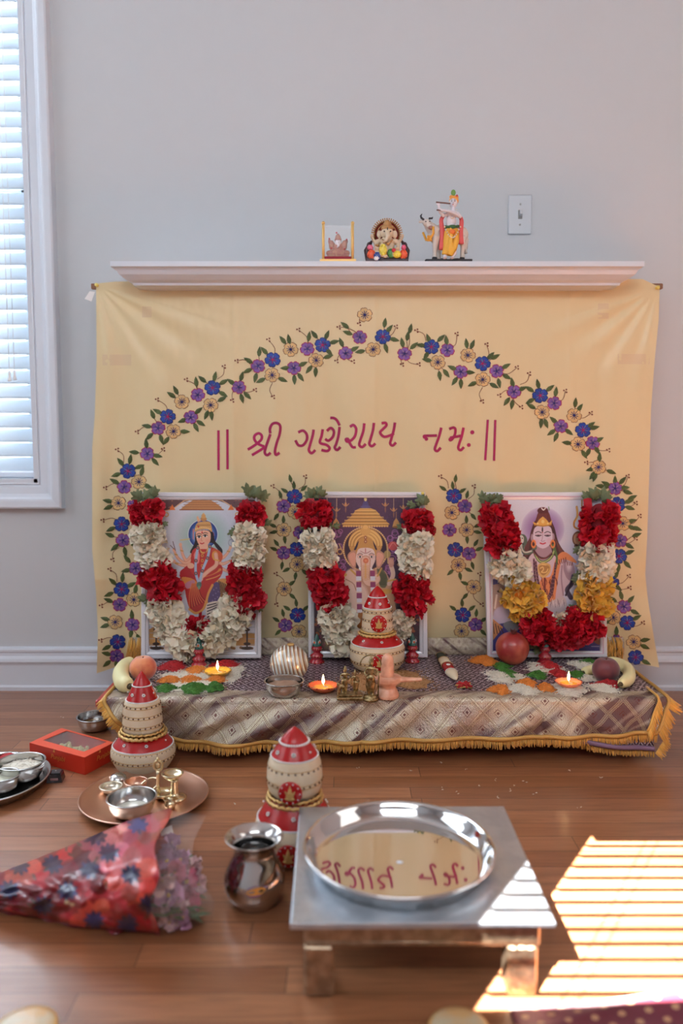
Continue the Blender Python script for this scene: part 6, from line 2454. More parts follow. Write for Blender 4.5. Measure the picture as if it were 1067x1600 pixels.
mb.tube([(.026*math.cos(PI*i/n*1.0)*1.0, .006, .086 + .026*math.sin(PI*i/n)) for i in range(n + 1)], .0018, 6)
mb.build('halo_arch', M_brassa, t)
mb = MB(); mb.tube([(.018, -.004, .012), (.020, -.004, .06), (.019, -.002, .075)], [.0022, .0018, .0014], 6); mb.build('staff', M_brassa, t)

# ---- pink stone with spout
p = atZ(605, 1089, TZ)
t = thing('pink_stone_lingam', 'polished pink stone on a pedestal with a spout pointing right', 'stone sculpture', (p.x, p.y, TZ + .001))
M_pink = mat('pink_marble', C(226, 178, 150, 1.2), .3, coat=.3, color2=C(206, 146, 118, 1.2), vscale=40, sub=.15)
mb = MB()
mb.lathe([(0, 0), (.029, 0), (.030, .006), (.026, .016), (.021, .024), (.022, .030), (.032, .037), (.036, .042), (.036, .052), (.030, .053), (0, .053)], seg=40)
mb.tube([(.02, -.006, .046), (.045, -.010, .047), (.068, -.013, .048), (.086, -.015, .049)], [.014, .010, .008, .0065], 12, flat=.62)
o = mb.build('pedestal', M_pink, t); fuse(o, .0016, 2)
mb = MB(); mb.lathe([(.016, .045), (.0165, .060), (.0160, .085), (.0145, .098), (.010, .106), (.005, .110), (0, .111)], seg=32)
mb.build('shaft', M_pink, t)

# ---- beaded case and red thread
a, b = atZ(688, 1030, TZ), atZ(712, 1069, TZ)
d = (b - a)
L = d.length
ang = math.atan2(d.y, d.x)
t = thing('beaded_case', 'narrow cream case with red beaded band and pale tip, lying on the altar', 'case', (a.x, a.y, TZ + .001), ang)
M_crm = mat('cream_felt', C(222, 206, 176, 1.2), .6, bump=.4, scale=300)
for (x0, x1, w0, w1, m_, nm) in ((0, L*.22, .013, .015, mat('dark_green_felt', C(52, 60, 50), .6), 'dark_end'), (L*.22, L*.46, .015, .0165, M_crm, 'cream_band'),
                                 (L*.46, L*.72, .0165, .016, M_satin, 'red_band'), (L*.72, L*1.0, .016, .004, M_crm, 'pale_tip')):
    mb = MB()
    mb.tube([(lerp(x0, x1, k/5), 0, .012) for k in range(6)], [lerp(w0, w1, (k/5)**(1.8 if nm == 'pale_tip' else 1)) for k in range(6)], 20, flat=.68, up=(0, 0, 1))
    o = mb.build(nm, m_, t)
    mb = MB()
    for k in range(26):
        aa = 2*PI*k/26
        mb.ell((x0 + .001, math.cos(aa)*w0*1.03, .012 + math.sin(aa)*w0*.70), .0013, seg=6, rings=4)
    mb.build('bead_row', M_gold2 if nm != 'pale_tip' else M_pearl, o)
mb = MB()
mb.ell((L*.58, -.002, .0235), (.007, .006, .002), seg=14, rings=6); mb.build('mirror_stud', M_pearl, t)
mb = MB(); rnd = random.Random(4)
for k in range(7):
    pts = [(rnd.uniform(-.022, .022), rnd.uniform(-.016, .016), .003 + rnd.uniform(0, .012)) for _ in range(6)]
    mb.tube(catmull(pts, 6), .0022, 6, mi=k % 3 == 2 and 1 or 0)
o = mb.build('thread_bundle', [M_rr, M_gold2])
p = atZ(724, 1076, TZ); o.location = (p.x, p.y, TZ + .001)
tag(o, 'tangled red and gold thread bundle by the tip of the beaded case', 'thread')

# ================================================================== THINGS ON THE FLOOR
# ---- silver stool
ST = atY(495, 1446, 1.055).z
fl, fr, br_, bl_ = atZ(453, 1445, ST), atZ(868, 1442, ST), atZ(787, 1260, ST), atZ(468, 1261, ST)
t = thing('silver_stool', 'low silver-clad square stool carrying the large steel tray', 'stool', ((fl.x + fr.x)/2, (fl.y + br_.y)/2, 0))
org = t.location.copy()
M_sil = mat('hammered_silver', (0.52, 0.57, 0.63, 1), 0.38, metal=0.85, color2=(.62, .66, .71, 1), vscale=26, bump=0.55, scale=90)
M_silw = mat('embossed_silver', (0.50, 0.37, 0.25, 1), 0.36, metal=1.0, bump=1.0, scale=110, color2=(.34, .24, .16, 1), vscale=60)
mb = MB()
q = [fl, fr, br_, bl_]
th = 0.007
vs = [tuple(v) for v in q] + [(v.x, v.y, v.z - th) for v in q]
ctr = sum(q, Vector())/4
inn = [v.lerp(ctr, 0.012) + Vector((0, 0, .0012)) for v in q]
vs += [tuple(v) for v in inn]
mb.add(vs, [(8, 9, 10, 11), (0, 1, 9, 8), (1, 2, 10, 9), (2, 3, 11, 10), (3, 0, 8, 11), (7, 6, 5, 4), (0, 4, 5, 1), (1, 5, 6, 2), (2, 6, 7, 3), (3, 7, 4, 0)], False)
mb.build('stool_top', M_sil, t, org)
mb = MB()
for (v, w) in zip(q, q[1:] + q[:1]):
    for f in (0.02, 0.98):
        c = v.lerp(w, f).lerp(ctr, .03)
        mb.ell(c + Vector((0, 0, .001)), (.0022, .0022, .001), seg=8, rings=4)
mb.build('nails', M_screw, t, org)
x0, x1 = fl.x + .018, fr.x - .018
y0, y1 = fl.y + .015, bl_.y - .02
ah = 0.036
for nm, c, s in (('apron', ((x0 + x1)/2, y0 + .008, ST - th - ah/2), (x1 - x0, .016, ah)), ('apron', ((x0 + x1)/2, y1 - .008, ST - th - ah/2), (x1 - x0, .016, ah)),
                 ('apron', (x0 + .008, (y0 + y1)/2, ST - th - ah/2), (.016, y1 - y0 - .033, ah)), ('apron', (x1 - .008, (y0 + y1)/2, ST - th - ah/2), (.016, y1 - y0 - .033, ah))):
    mb = MB(); mb.box(c, s, bev=.003)
    mb.tube([(c[0] - s[0]/2 + .003, c[1] - s[1]/2, c[2] - ah*.30), (c[0] + s[0]/2 - .003, c[1] - s[1]/2, c[2] - ah*.30)], .0016, 6) if s[0] > s[1] else None
    mb.build(nm, M_silw, t, org)
for lx in (x0 + .022, x1 - .024):
    for ly in (y0 + .022, y1 - .022):
        mb = MB(); mb.box((lx, ly, (ST - th - ah)/2 + .0005), (.044, .042, ST - th - ah - .001), bev=.004)
        mb.build('leg', M_silw, t, org)

# ---- big steel tray on it
M_mirror = mat('polished_steel', (0.72, 0.71, 0.70, 1), 0.035, metal=1.0)
tz = ST + 0.0016
R = 0.153
cc = atZ(623, 1318, tz + .028)
tx, ty = cc.x, cc.y
t = thing('steel_tray', 'large round mirror-polished steel tray with upright rim on the silver stool', 'tray', (tx, ty, tz))
mb = MB()
mb.lathe([(0, 0), (R*.86, 0), (R*.90, .002), (R*.955, .022), (R*.97, .026), (R*.99, .0285), (R*1.0, .0275), (R*1.004, .025), (R*1.0, .0225), (R*.985, .0235), (R*.965, .020), (R*.905, -.0)][:1] +
         [(R*.86, 0), (R*.90, .001), (R*.955, .018), (R*.985, .0225), (R*1.003, .0235), (R*1.006, .026), (R*1.0, .0285), (R*.985, .0285), (R*.970, .026), (R*.940, .020), (R*.895, .0055), (R*.87, .003), (R*.855, .0022), (R*.84, .0022), (0, .0022)], seg=96)
mb.build('tray_body', M_mirror, t)
mb = MB(); mb.ell((0.001, -.010, .0026), (.0055, .0045, .0012), seg=12, rings=6)
o = mb.build('water_drop', mat('water', (.9, .95, 1, 1), .02, coat=1.0)); o.location = (tx, ty, tz)
tag(o, 'small water drop near the centre of the steel tray', 'water drop')

# ---- the two floor pots
p = atZ(227, 1196, 0)
kalash('cream and red stacked ritual pot on the floor at the left altar end', (p.x, p.y - .016, .001), 0.485e-3, 0.482e-3, 515,
       [(92, 515), (125, 502), (150, 462), (158, 432), (156, 402), (146, 386)], [(146, 386), (124, 358), (100, 336), (92, 330)],
       [(112, 330, 9), (104, 312, 6)], [(80, 325), (97, 302), (97, 250), (93, 205), (86, 170), (78, 156)], [(77, 157), (60, 120), (45, 86)],
       [(44, 84), (40, 72), (22, 42), (4, 18)], [(148, 386, 4), (78, 156, 4), (46, 84, 4)], [(158, 440), (152, 400), (99, 280), (96, 230), (90, 180)], rot=0.25)
p = atZ(461, 1336, 0)
kalash('red and cream stacked ritual pot on the floor between the steel pot and the stool', (p.x, p.y, .001), 0.3255e-3, 0.328e-3, 850,
       [(120, 850), (180, 825), (222, 760), (236, 690), (232, 640), (216, 605)], [(216, 605), (185, 550), (150, 495), (140, 485)],
       [(158, 500, 12), (152, 470, 9)], [(120, 480), (152, 440), (162, 380), (160, 320), (150, 270), (136, 238)], [(136, 240), (112, 200), (86, 165)],
       [(82, 162), (72, 140), (36, 100), (5, 76)], [(219, 605, 6), (138, 240, 6), (86, 160, 8)], [(236, 690), (224, 640), (163, 380), (156, 300)],
       med=[(735, 238, 66), (405, 163, 68)], rot=-.1)

# ---- lota
p = atZ(398, 1408, 0)
t = thing('steel_water_pot', 'shiny steel water pot with flared rim on the floor left of the stool', 'pot', (p.x, p.y, .001))
zr = atY(396, 1308, p.y).z
h = zr/0.1
M_lota = mat('lota_steel', (0.60, 0.57, 0.55, 1), 0.11, metal=1.0)
prof = [(0, 0), (.034, 0), (.040, .004*h), (.050, .018*h), (.0525, .032*h), (.051, .044*h), (.043, .060*h), (.036, .072*h), (.034, .080*h), (.037, .090*h), (.048, .098*h), (.050, .1*h), (.0495, .1015*h), (.045, .0995*h), (.034, .090*h), (.0315, .080*h), (.034, .070*h), (.041, .058*h), (.049, .042*h)]
q = [(a.x, a.y) for a in catmull([(r, z, 0) for r, z in prof], 4)]
mb = MB(); mb.lathe([(max(0, r), z) for r, z in q], seg=64); mb.build('pot_body', M_lota, t)
mb = MB(); mb.lathe([(0, .060*h), (.0395, .060*h)], seg=40)
o = mb.build('water', mat('dark_water', (.02, .025, .03, 1), .03, coat=1)); o.location = (p.x, p.y, .001)
tag(o, 'dark water inside the steel water pot left of the stool', 'water')
M_stick = mat('sticker_orange', C(206, 140, 60), .4)
mb = MB()
pts = []
for layer, (sx, sz, off, mi) in enumerate(((1, 1, .0004, 0), (.8, .7, .0008, 1))):
    N = 24
    vs = []
    for k in range(N + 1):
        a = 2*PI*k/N
        u, v = (math.cos(a)*.020*sx, math.sin(a)*.0085*sz) if k < N else (0, 0)
        z = .040*h + v + u*.12
        rr = tab([(x_[1], x_[0]) for x_ in prof[:9]], z) + off
        aa = -PI/2 + .16 + u/rr
        vs.append((rr*math.cos(aa), rr*math.sin(aa), z))
    mb.add(vs, [(N, k, (k + 1) % N) for k in range(N)], True, mi)
mb.build('sticker', [mat('sticker_violet', C(110, 60, 120), .4), M_stick], t)

# ---- sweets box
f0 = atZ(132, 1211, 0)
bzt = atY(132, 1183, f0.y).z
BL_, BB, BR_, BF = atZ(46, 1160.5, bzt), atZ(96, 1137.5, bzt), atZ(178, 1160, bzt), atZ(132, 1183.5, bzt)
t = thing('sweets_box', 'orange-red cardboard box with a clear window and gold lettering, on the floor', 'box', (f0.x, f0.y, 0))
org = t.location.copy()
M_box = mat('orange_card', C(222, 78, 44, 1.25), 0.42, coat=.2)
M_boxr = mat('red_card', C(186, 46, 28, 1.25), 0.42, coat=.2)
cor = [BL_, BF, BR_, BB]
mb = MB()
bot = [Vector((v.x, v.y, 0.0005)) for v in cor]
ctr = sum(cor, Vector())/4
inner = [atZ(x, y, bzt) for x, y in ((67, 1156.5), (131, 1174.5), (167, 1159), (104, 1141.5))]
vs = [tuple(v) for v in cor] + [tuple(v) for v in bot] + [tuple(v) for v in inner] + [(v.x, v.y, v.z - .0012) for v in inner]
mb.add(vs, [(0, 1, 9, 8), (1, 2, 10, 9), (2, 3, 11, 10), (3, 0, 8, 11), (8, 9, 13, 12), (9, 10, 14, 13), (10, 11, 15, 14), (11, 8, 12, 15)], False, 0)
mb.add(vs[:8], [(0, 4, 5, 1), (1, 5, 6, 2), (2, 6, 7, 3), (3, 7, 4, 0), (7, 6, 5, 4)], False, 1)
mb.build('box_body', [M_box, M_boxr], t, org)
M_film = bpy.data.materials.new('clear_film')
M_film.use_nodes = True
_b = M_film.node_tree.nodes['Principled BSDF']
_b.inputs['Base Color'].default_value = (.75, .72, .68, 1)
_b.inputs['Roughness'].default_value = .08
_b.inputs['Alpha'].default_value = .22
mb = MB(); mb.add([(v.x, v.y, v.z - .0014) for v in inner] , [(0, 1, 2, 3)], False); mb.build('clear_window', M_film, t, org)
# lettering on the two visible sides
M_goldp = mat('gold_print', C(206, 140, 70), .35, metal=.5)


def text_mesh(body, size, mtx, name, parent, m, shear=.25):
    cu = bpy.data.curves.new(name, 'FONT')
    cu.body = body
    cu.size = size
    cu.shear = shear
    cu.extrude = .0001
    cu.align_x = 'CENTER'
    to = bpy.data.objects.new(name, cu)
    COL.objects.link(to)
    dg = bpy.context.evaluated_depsgraph_get()
    me = bpy.data.meshes.new_from_object(to.evaluated_get(dg))
    bpy.data.objects.remove(to)
    me.transform(mtx)
    me.materials.append(m)
    o = bpy.data.objects.new(name, me)
    COL.objects.link(o)
    o.parent = parent
    return o


for (a, b, f) in ((BL_, BF, .52), (BF, BR_, .62)):
    ex = (b - a).normalized()
    nn = Vector((ex.y, -ex.x, 0))
    c = a.lerp(b, f)
    c = Vector((c.x, c.y, bzt*.45)) + nn*.0004 - org
    M4 = Matrix(((ex.x, 0, nn.x, c.x), (ex.y, 0, nn.y, c.y), (0, 1, 0, c.z), (0, 0, 0, 1)))
    text_mesh('Punjabi', .017, M4, 'gold_lettering', t, M_goldp)
    mb = MB()
    for (dx, dz, w, h_) in ((-.012, .017, .008, .003), (-.0115, .020, .005, .003), (-.011, .023, .002, .004)):
        cc_ = c + ex*dx + Vector((0, 0, dz))
        mb.add([cc_ - ex*w/2, cc_ + ex*w/2, cc_ + ex*w*.25 + Vector((0, 0, h_)), cc_ - ex*w*.25 + Vector((0, 0, h_))], [(0, 1, 2, 3)], False)
    mb.build('gold_emblem', M_goldp, t)
rnd = random.Random(12)
M_sw1 = mat('pink_sweet', C(236, 190, 170, 1.3), .8, bump=.6, scale=300)
M_sw2 = mat('pale_green_sweet', C(190, 176, 120, 1.3), .7, bump=.6, scale=300)
for k in range(7):
    f, g_ = .25 + .5*((k % 4)/3), .30 + .38*(k // 4)
    c = cor[0].lerp(cor[1], f).lerp(cor[3].lerp(cor[2], f), g_)
    mb = MB()
    pink = k in (0, 1)
    for i in range(16):
        mb.ell((rnd.uniform(-.013, .013), rnd.uniform(-.012, .012), rnd.uniform(.006, .022)), rnd.uniform(.003, .006), seg=8, rings=6)
    mb.box((0, 0, .009), (.026, .024, .016), rz(rnd.random()), bev=.003)
    o = mb.build('sweet', M_sw1 if pink else M_sw2)
    o.location = (c.x, c.y, .002)
    tag(o, ('pink' if pink else 'pale green') + ' sweet inside the orange box, ' + ('front' if k < 4 else 'back') + ' row, ' + ['leftmost', 'second from left', 'second from right', 'rightmost'][k % 4], 'sweet', 'sweets inside the orange box')

# ---- steel bowl at the back left
p = atZ(149, 1139, 0)
bowl('stainless steel bowl on the floor behind the orange box', (p.x, p.y, .001), .047, .035, .030)
o = fill('bowl_liquid', 'brown liquid in the steel bowl behind the orange box', 'liquid', (p.x, p.y, .018), .040, .008, mat('brown_liquid', C(110, 90, 60), .15, coat=.5), dome=.02)
mb = MB(); mb.tube([(0, 0, 0), (.02, -.004, .010), (.045, -.008, .024)], [.003, .0018, .0018], 8)
mb.ell((-.006, 0, -.001), (.012, .008, .003), seg=12, rings=6)
o = mb.build('steel_spoon', M_steel); o.location = (p.x + .008, p.y + .002, .022)
tag(o, 'small steel spoon in the bowl behind the orange box', 'spoon')

# ---- steel thali at the left edge with three bowls
c = atZ(-28, 1216, .022)
t = thing('steel_tray', 'round steel tray with bowls, cut off by the left edge of the photo', 'tray', (c.x, c.y, .001))
e = atZ(76.5, 1213, .022)
R = (Vector((e.x, e.y)) - Vector((c.x, c.y))).length
mb = MB()
mb.lathe([(0, 0), (R*.84, 0), (R*.90, .004), (R*.94, .016), (R*.99, .021), (R*1.0, .024), (R*.985, .025), (R*.93, .020), (R*.885, .0065), (R*.84, .0022), (0, .0022)], seg=80)
mb.build('tray_body', M_steel, t)
for (x, y, rr, H, lab, m_, fl_, zz) in ((33, 1190, .052, .040, 'steel bowl of white grains on the steel tray at the left edge', M_rw, 'grain', .026),
                              (4, 1211, .036, .034, 'steel bowl of pale milky liquid on the steel tray at the left edge', mat('milk', C(232, 232, 204, 1.2), .2), 'liquid', .024),
                              (13, 1180, .026, .020, 'small steel bowl of red powder on the steel tray at the left edge', M_rr, 'powder', .016)):
    p = atZ(x, y, .0035 + H)
    if rr == .026:
        p = atZ(x, y, .0035 + H + .004)
    bowl(lab, (p.x, p.y, .0035), rr, H, rr*.62)
    fill({'grain': 'white_grains', 'liquid': 'milky_liquid', 'powder': 'red_powder'}[fl_], lab.replace('steel bowl of ', '').replace('small ', '').replace(' on the', ' in a bowl on the'), fl_, (p.x, p.y, .0035 + zz), rr*.93, .010 if fl_ != 'powder' else .016, m_, lump=.004 if fl_ == 'grain' else 0, n=260 if fl_ == 'grain' else 0, dome=.02 if fl_ == 'liquid' else .5 if fl_ == 'grain' else .8)

# ---- small black plastic case
p = atZ(85, 1222, 0)
t = thing('black_plastic_case', 'small glossy black plastic case lying right of the left-edge steel tray', 'plastic case', (p.x, p.y + .010, 0), .12)
M_blk = mat('black_plastic', C(28, 28, 32), .25, coat=.4)
mb = MB(); mb.box((0, 0, .010), (.036, .034, .019), taper=.80, bev=0); mb.build('case_body', M_blk, t)
mb = MB(); mb.box((0, .0, .0205), (.026, .025, .003), bev=.0012); mb.build('case_cover', M_blk, t)
mb = MB(); mb.box((0, -.0165, .009), (.018, .002, .0055), bev=.0006); mb.build('slot', mat('slot_pink', C(120, 90, 90), .5), t)
mb = MB(); mb.ell((0, .003, .0222), (.002, .002, .0006), seg=8, rings=4); mb.build('button', M_screw, t)

# ---- copper plate with its small vessels
c = atZ(226, 1245, .012)
e = atZ(329, 1245, .012)
R = (e - c).length*.965
t = thing('copper_plate', 'wide shallow copper plate holding small vessels, on the floor behind the bouquet', 'plate', (c.x, c.y, .001))
mb = MB()
mb.lathe([(0, 0), (R*.60, 0), (R*.80, .003), (R*.97, .014), (R*1.0, .017), (R*1.0, .0185), (R*.985, .019), (R*.95, .0150), (R*.80, .0048), (R*.60, .0018), (0, .0018)], seg=80)
mb.build('plate_body', M_copper, t)
PZ = .0035
p = atZ(206, 1247, PZ + .034)
bowl('steel bowl on the copper plate, half covered by the bouquet wrapping', (p.x, p.y, PZ), .050, .036, .030)
fill('clear_liquid', 'clear pale liquid in the steel bowl on the copper plate', 'liquid', (p.x, p.y, PZ + .012), .038, .01, mat('pale_liquid', C(206, 204, 190), .08, coat=.8), dome=.01)
p = atZ(184, 1222, PZ)
mb = MB(); mb.lathe([(.021, 0), (.0215, .002), (.021, .006), (.019, .014), (.012, .019), (0, .020)], seg=32)
o = mb.build('upturned_steel_cup', M_steel); o.location = (p.x, p.y, PZ); tag(o, 'small steel cup turned upside down on the copper plate', 'cup')
o = bowl('small cream dish at the left on the copper plate', (atZ(174, 1238, PZ).x, atZ(174, 1238, PZ).y, PZ), .023, .014, .010, mat('pale_brass', (.80, .74, .60, 1), .25, metal=.8), name='small_dish', cat='dish')
o = bowl('small open copper cup between the steel bowl and the brass lamp', (atZ(213, 1233, PZ).x, atZ(213, 1233, PZ).y, PZ), .024, .018, .016, M_copper, name='copper_cup', cat='cup')
M_pb = mat('pale_polished_brass', (.78, .66, .44, 1), .2, metal=1.0)
p = atZ(273, 1247, PZ)
t = thing('brass_lamp_stand', 'pale brass oil lamp stand with a round cup on a stem, on the copper plate', 'oil lamp', (p.x, p.y, PZ))
mb = MB(); mb.lathe([(0, 0), (.026, 0), (.027, .003), (.020, .006), (.012, .008), (.008, .013), (.0095, .018), (.007, .024), (.0085, .032), (.007, .038), (.009, .042), (0, .043)], seg=32); mb.build('foot', M_pb, t)
mb = MB(); mb.lathe([(.006, .042), (.015, .046), (.023, .054), (.0245, .058), (.0235, .059), (.019, .053), (.008, .048), (0, .047)], (-.004, 0, 0), 40); mb.build('cup', M_pb, t)
p = atZ(250, 1246, PZ)
t = thing('brass_lamp_with_handle', 'brass hand lamp with a tall looped upright handle, left of the lamp stand', 'oil lamp', (p.x, p.y, PZ))
mb = MB(); mb.lathe([(0, 0), (.016, 0), (.024, .006), (.026, .012), (.024, .0125), (.016, .007), (0, .005)], (.006, .004, 0), 32); mb.build('dish', M_pb, t)
mb = MB(); mb.tube([(-.004, .008, .004), (-.007, .010, .026), (-.006, .010, .046), (-.005, .010, .058)], [.0045, .0035, .0035, .005], 10)
mb.build('handle', M_pb, t)
mb = MB()
mb.tube([(-.005 + .009*math.cos(a*PI/8), .010, .069 + .011*math.sin(a*PI/8)) for a in range(16)], .0032, 8, closed=True)
mb.ell((-.005, .010, .084), .0045, seg=10, rings=6)
mb.ell((-.005, .008, .069), (.005, .003, .007), seg=10, rings=6)
mb.build('loop', M_brass, t)
p = atZ(232, 1236, PZ)
mb = MB()
mb.tube([(.020*math.cos(a*PI/14), .016*math.sin(a*PI/14), .010 + .009*math.sin(a*PI/14 + .5)) for a in range(28)], .0022, 8, closed=True)
mb.tube([(.016, -.006, .008), (.034, -.018, .006), (.046, -.026, .004)], .0026, 8)
o = mb.build('brass_ring_spoon', M_pb); o.location = (p.x, p.y + .012, PZ); tag(o, 'brass ring-ended spoon beside the copper cup', 'spoon')
p = atZ(266, 1262, PZ)
mb = MB(); mb.lathe([(0, 0), (.010, 0), (.013, .008), (.011, .014), (.006, .018), (.008, .022), (0, .024)], seg=20)
o = mb.build('brass_pot', M_pb); o.location = (p.x, p.y, PZ); tag(o, 'tiny brass pot in front of the brass lamp stand', 'pot')

# ---- wrapped bouquet
t = thing('wrapped_bouquet', 'bouquet in red and navy floral paper and clear film, lying on the floor at left', 'bouquet', atZ(150, 1370, 0))
org = t.location.copy()
r = Raster(-45, 1245, 275, 1475, 1.5)
r.fill((190, 50, 60))
rs = random.Random(21)
NAVY = (34, 34, 74)
cents = [(82, 1350, 42, (200, 40, 44)), (140, 1358, 46, (140, 16, 36)), (204, 1366, 46, (232, 92, 80)), (14, 1390, 40, (130, 18, 38)), (67, 1415, 40, (160, 24, 44)), (147, 1438, 40, (226, 96, 84)),
         (199, 1444, 38, (196, 40, 52)), (215, 1288, 36, (216, 92, 116)), (150, 1306, 32, (222, 110, 122)), (245, 1290, 26, (230, 100, 78)), (170, 1332, 34, (214, 118, 134)), (105, 1392, 38, (150, 20, 40)), (232, 1412, 34, (224, 92, 84)), (30, 1352, 36, (226, 92, 70)), (-20, 1400, 36, (190, 40, 50))]
rs.shuffle(cents)
for (x, y, R_, col) in cents:
    a0 = rs.uniform(0, 72)
    for k in range(6):
        a = math.radians(a0 + k*60)
        kv = rs.uniform(.72, 1.12)
        cc_ = tuple(max(0, min(255, v*kv + rs.uniform(-10, 10))) for v in col)
        r.e(x + math.cos(a)*R_*.55, y + math.sin(a)*R_*.5, R_*.44, R_*.33, cc_, rot=math.degrees(a), soft=1.2)
        for dv in (-.22, 0, .22):
            r.s([(x + math.cos(a)*4, y + math.sin(a)*4), (x + math.cos(a + dv)*R_*.8, y + math.sin(a + dv)*R_*.72)], .9, tuple(v*.72 for v in cc_), a=.45)
for (x, y, R_, col) in cents:
    if R_ > 30:
        sh = (70, 84, 150) if y < 1300 or y > 1436 else NAVY
        for k in range(9):
            a = k*2*PI/9 + x
            r.e(x + math.cos(a)*9, y + math.sin(a)*8, 8, 3.6, sh if k % 3 else (50, 60, 110), rot=math.degrees(a))
        r.e(x, y, 8.5, 7.5, sh)
for k in range(16):
    x, y = rs.uniform(0, 250), rs.uniform(1290, 1440)
    r.e(x, y, 6, 2.4, (70, 76, 52), rot=rs.uniform(0, 180), a=.8)
for (x, y) in ((104, 1410), (112, 1413)):
    r.e(x, y, 4, 3, (206, 190, 140))
r.e(137, 1312, 7, 3, NAVY, rot=-25); r.e(155, 1303, 6, 2.6, NAVY, rot=-25)


def edge_px(f, s):
    top = tab([(0, 1379), (.5, 1319), (.78, 1282), (1.0, 1262)], f)
    bot = tab([(0, 1416), (.3, 1432), (.6, 1450), (1.0, 1459)], f)
    xr = 262 - 20*min(1, s*2.2) + 7*math.sin(s*13 + 1.0)
    x = -40 + (xr + 40)*f
    return x, top + (bot - top)*s


def bq(f, s, side):
    x, y = edge_px(f, s)
    H = .030 + .085*f
    zz = .004 + .056*f**3*(1 - s)**1.5 + H*math.sin(PI*s)**.75*(1 - .25*(s - .4)) + .004*math.sin(f*23 + s*9)*f + .0035*nz3(f*14, s*9)*2
    if side:
        p = atZ(x, y, .004 + H*math.sin(PI*s)**.75*0)
        return p
    yy = y
    return atZ(x, yy, zz)


mb = MB()
nu, nv = 150, 70
vs, cl_ = [], []
for j in range(nv):
    for i in range(nu):
        f, s = i/(nu - 1), j/(nv - 1)
        x, y = edge_px(f, s)
        vs.append(bq(f, s, 0) - org)
        ix = min(max(int((x - r.x0)/(r.x1 - r.x0)*(r.w - 1)), 0), r.w - 1)
        iy = min(max(int((y - r.y0)/(r.y1 - r.y0)*(r.h - 1)), 0), r.h - 1)
        cl_.append(r.A[iy, ix])
n0 = len(vs)
fs = [(j*nu + i, (j + 1)*nu + i, (j + 1)*nu + i + 1, j*nu + i + 1) for j in range(nv - 1) for i in range(nu - 1)]
for j in (0, nv - 1):
    pass
# underside resting on the floor
nu2, nv2 = 40, 12
for j in range(nv2):
    for i in range(nu2):
        f, s = i/(nu2 - 1), j/(nv2 - 1)
        a_, b_ = bq(f, 0.0, 0), bq(f, 1.0, 0)
        q_ = a_.lerp(b_, s)
        vs.append(Vector((q_.x, q_.y, .003)) - org)
        cl_.append(np.array((150, 40, 50)))
fs += [(n0 + j*nu2 + i, n0 + j*nu2 + i + 1, n0 + (j + 1)*nu2 + i + 1, n0 + (j + 1)*nu2 + i) for j in range(nv2 - 1) for i in range(nu2 - 1)]
mb.add(vs, fs, True)
M_wrap = attr_mat('floral_wrapping', .35, coat=.35, bump=.2, scale=60)
o = mb.build('wrapping_paper', M_wrap, t)
ca = o.data.color_attributes.new('print', 'FLOAT_COLOR', 'POINT')
buf = []
for c_ in cl_:
    buf += [min(.9, lin(c_[0])*.9), min(.9, lin(c_[1])*.8), min(.9, lin(c_[2])*.85), 1]
ca.data.foreach_set('color', buf)
sm_ = o.modifiers.new('thick', 'SOLIDIFY'); sm_.thickness = .0006
# film cone
M_film2 = bpy.data.materials.new('cellophane')
M_film2.use_nodes = True
_b = M_film2.node_tree.nodes['Principled BSDF']
_b.inputs['Base Color'].default_value = (.86, .82, .82, 1)
_b.inputs['Roughness'].default_value = .12
_b.inputs['Alpha'].default_value = .13
mb = MB()


def film(u, v, top=True):
    f = v
    xl = 236 + 0*u
    x = xl + f*(tab([(0, 86), (.25, 66), (.55, 62), (.8, 100), (1, 96)], u))
    y0_ = lerp(1262, 1274, f)
    y1_ = lerp(1459, 1440, f)
    y = y0_ + (y1_ - y0_)*u
    zz = .006 + .056*(1 - u)**1.5 + (.095 - .03*f)*math.sin(PI*min(1, max(0, u)))**.7 + .005*nz3(u*8, f*5)
    if not top:
        return atZ(x, y, .004)
    return atZ(x, y, zz)


mb.grid(lambda u, v: film(u, v), 40, 16)
mb.build('clear_film', M_film2, t, org)
# flowers
M_mau = mat('mauve_petals', C(200, 146, 178, 1.15), .6, island=.5)
M_pnk = mat('pink_petals', C(204, 110, 130, 1.15), .6, island=.5)
M_wht = mat('blush_petals', C(226, 190, 190, 1.15), .6, island=.3)
M_grn = mat('bouquet_leaf', C(74, 90, 58, 1.2), .55, island=.5)
M_ylc = mat('flower_eye', C(206, 170, 70), .7)
rnd = random.Random(8)
for (x, y, z, R_, m_) in ((264, 1318, .06, .020, M_mau), (258, 1345, .075, .024, M_mau), (279, 1345, .055, .022, M_mau), (272, 1364, .075, .021, M_pnk), (300, 1356, .045, .021, M_wht), (290, 1377, .05, .024, M_pnk),
                          (262, 1398, .055, .024, M_mau), (286, 1402, .035, .022, M_pnk), (272, 1424, .03, .026, M_wht), (296, 1412, .022, .019, M_pnk), (252, 1378, .09, .020, M_wht), (308, 1382, .03, .017, M_wht), (284, 1436, .02, .018, M_mau), (264, 1440, .018, .018, M_wht)):
    c_ = atZ(x, y, z) - org
    mb = MB()
    ax = Vector((.7, -.5, .45)) + Vector((rnd.uniform(-.5, .5), rnd.uniform(-.5, .5), rnd.uniform(-.4, .4)))
    ax.normalize()
    u_ = ax.orthogonal().normalized()
    for k in range(11):
        d = (Matrix.Rotation(k*2*PI/5.5, 3, ax) @ u_)
        ruffle(mb, c_, (d + ax*rnd.uniform(.2, .8)), R_*rnd.uniform(.8, 1.15), rnd)
    mb.ell(c_ + ax*.004, R_*.16, seg=8, rings=6, mi=1)
    mb.build('blossom', [m_, M_ylc], t)
mb = MB()
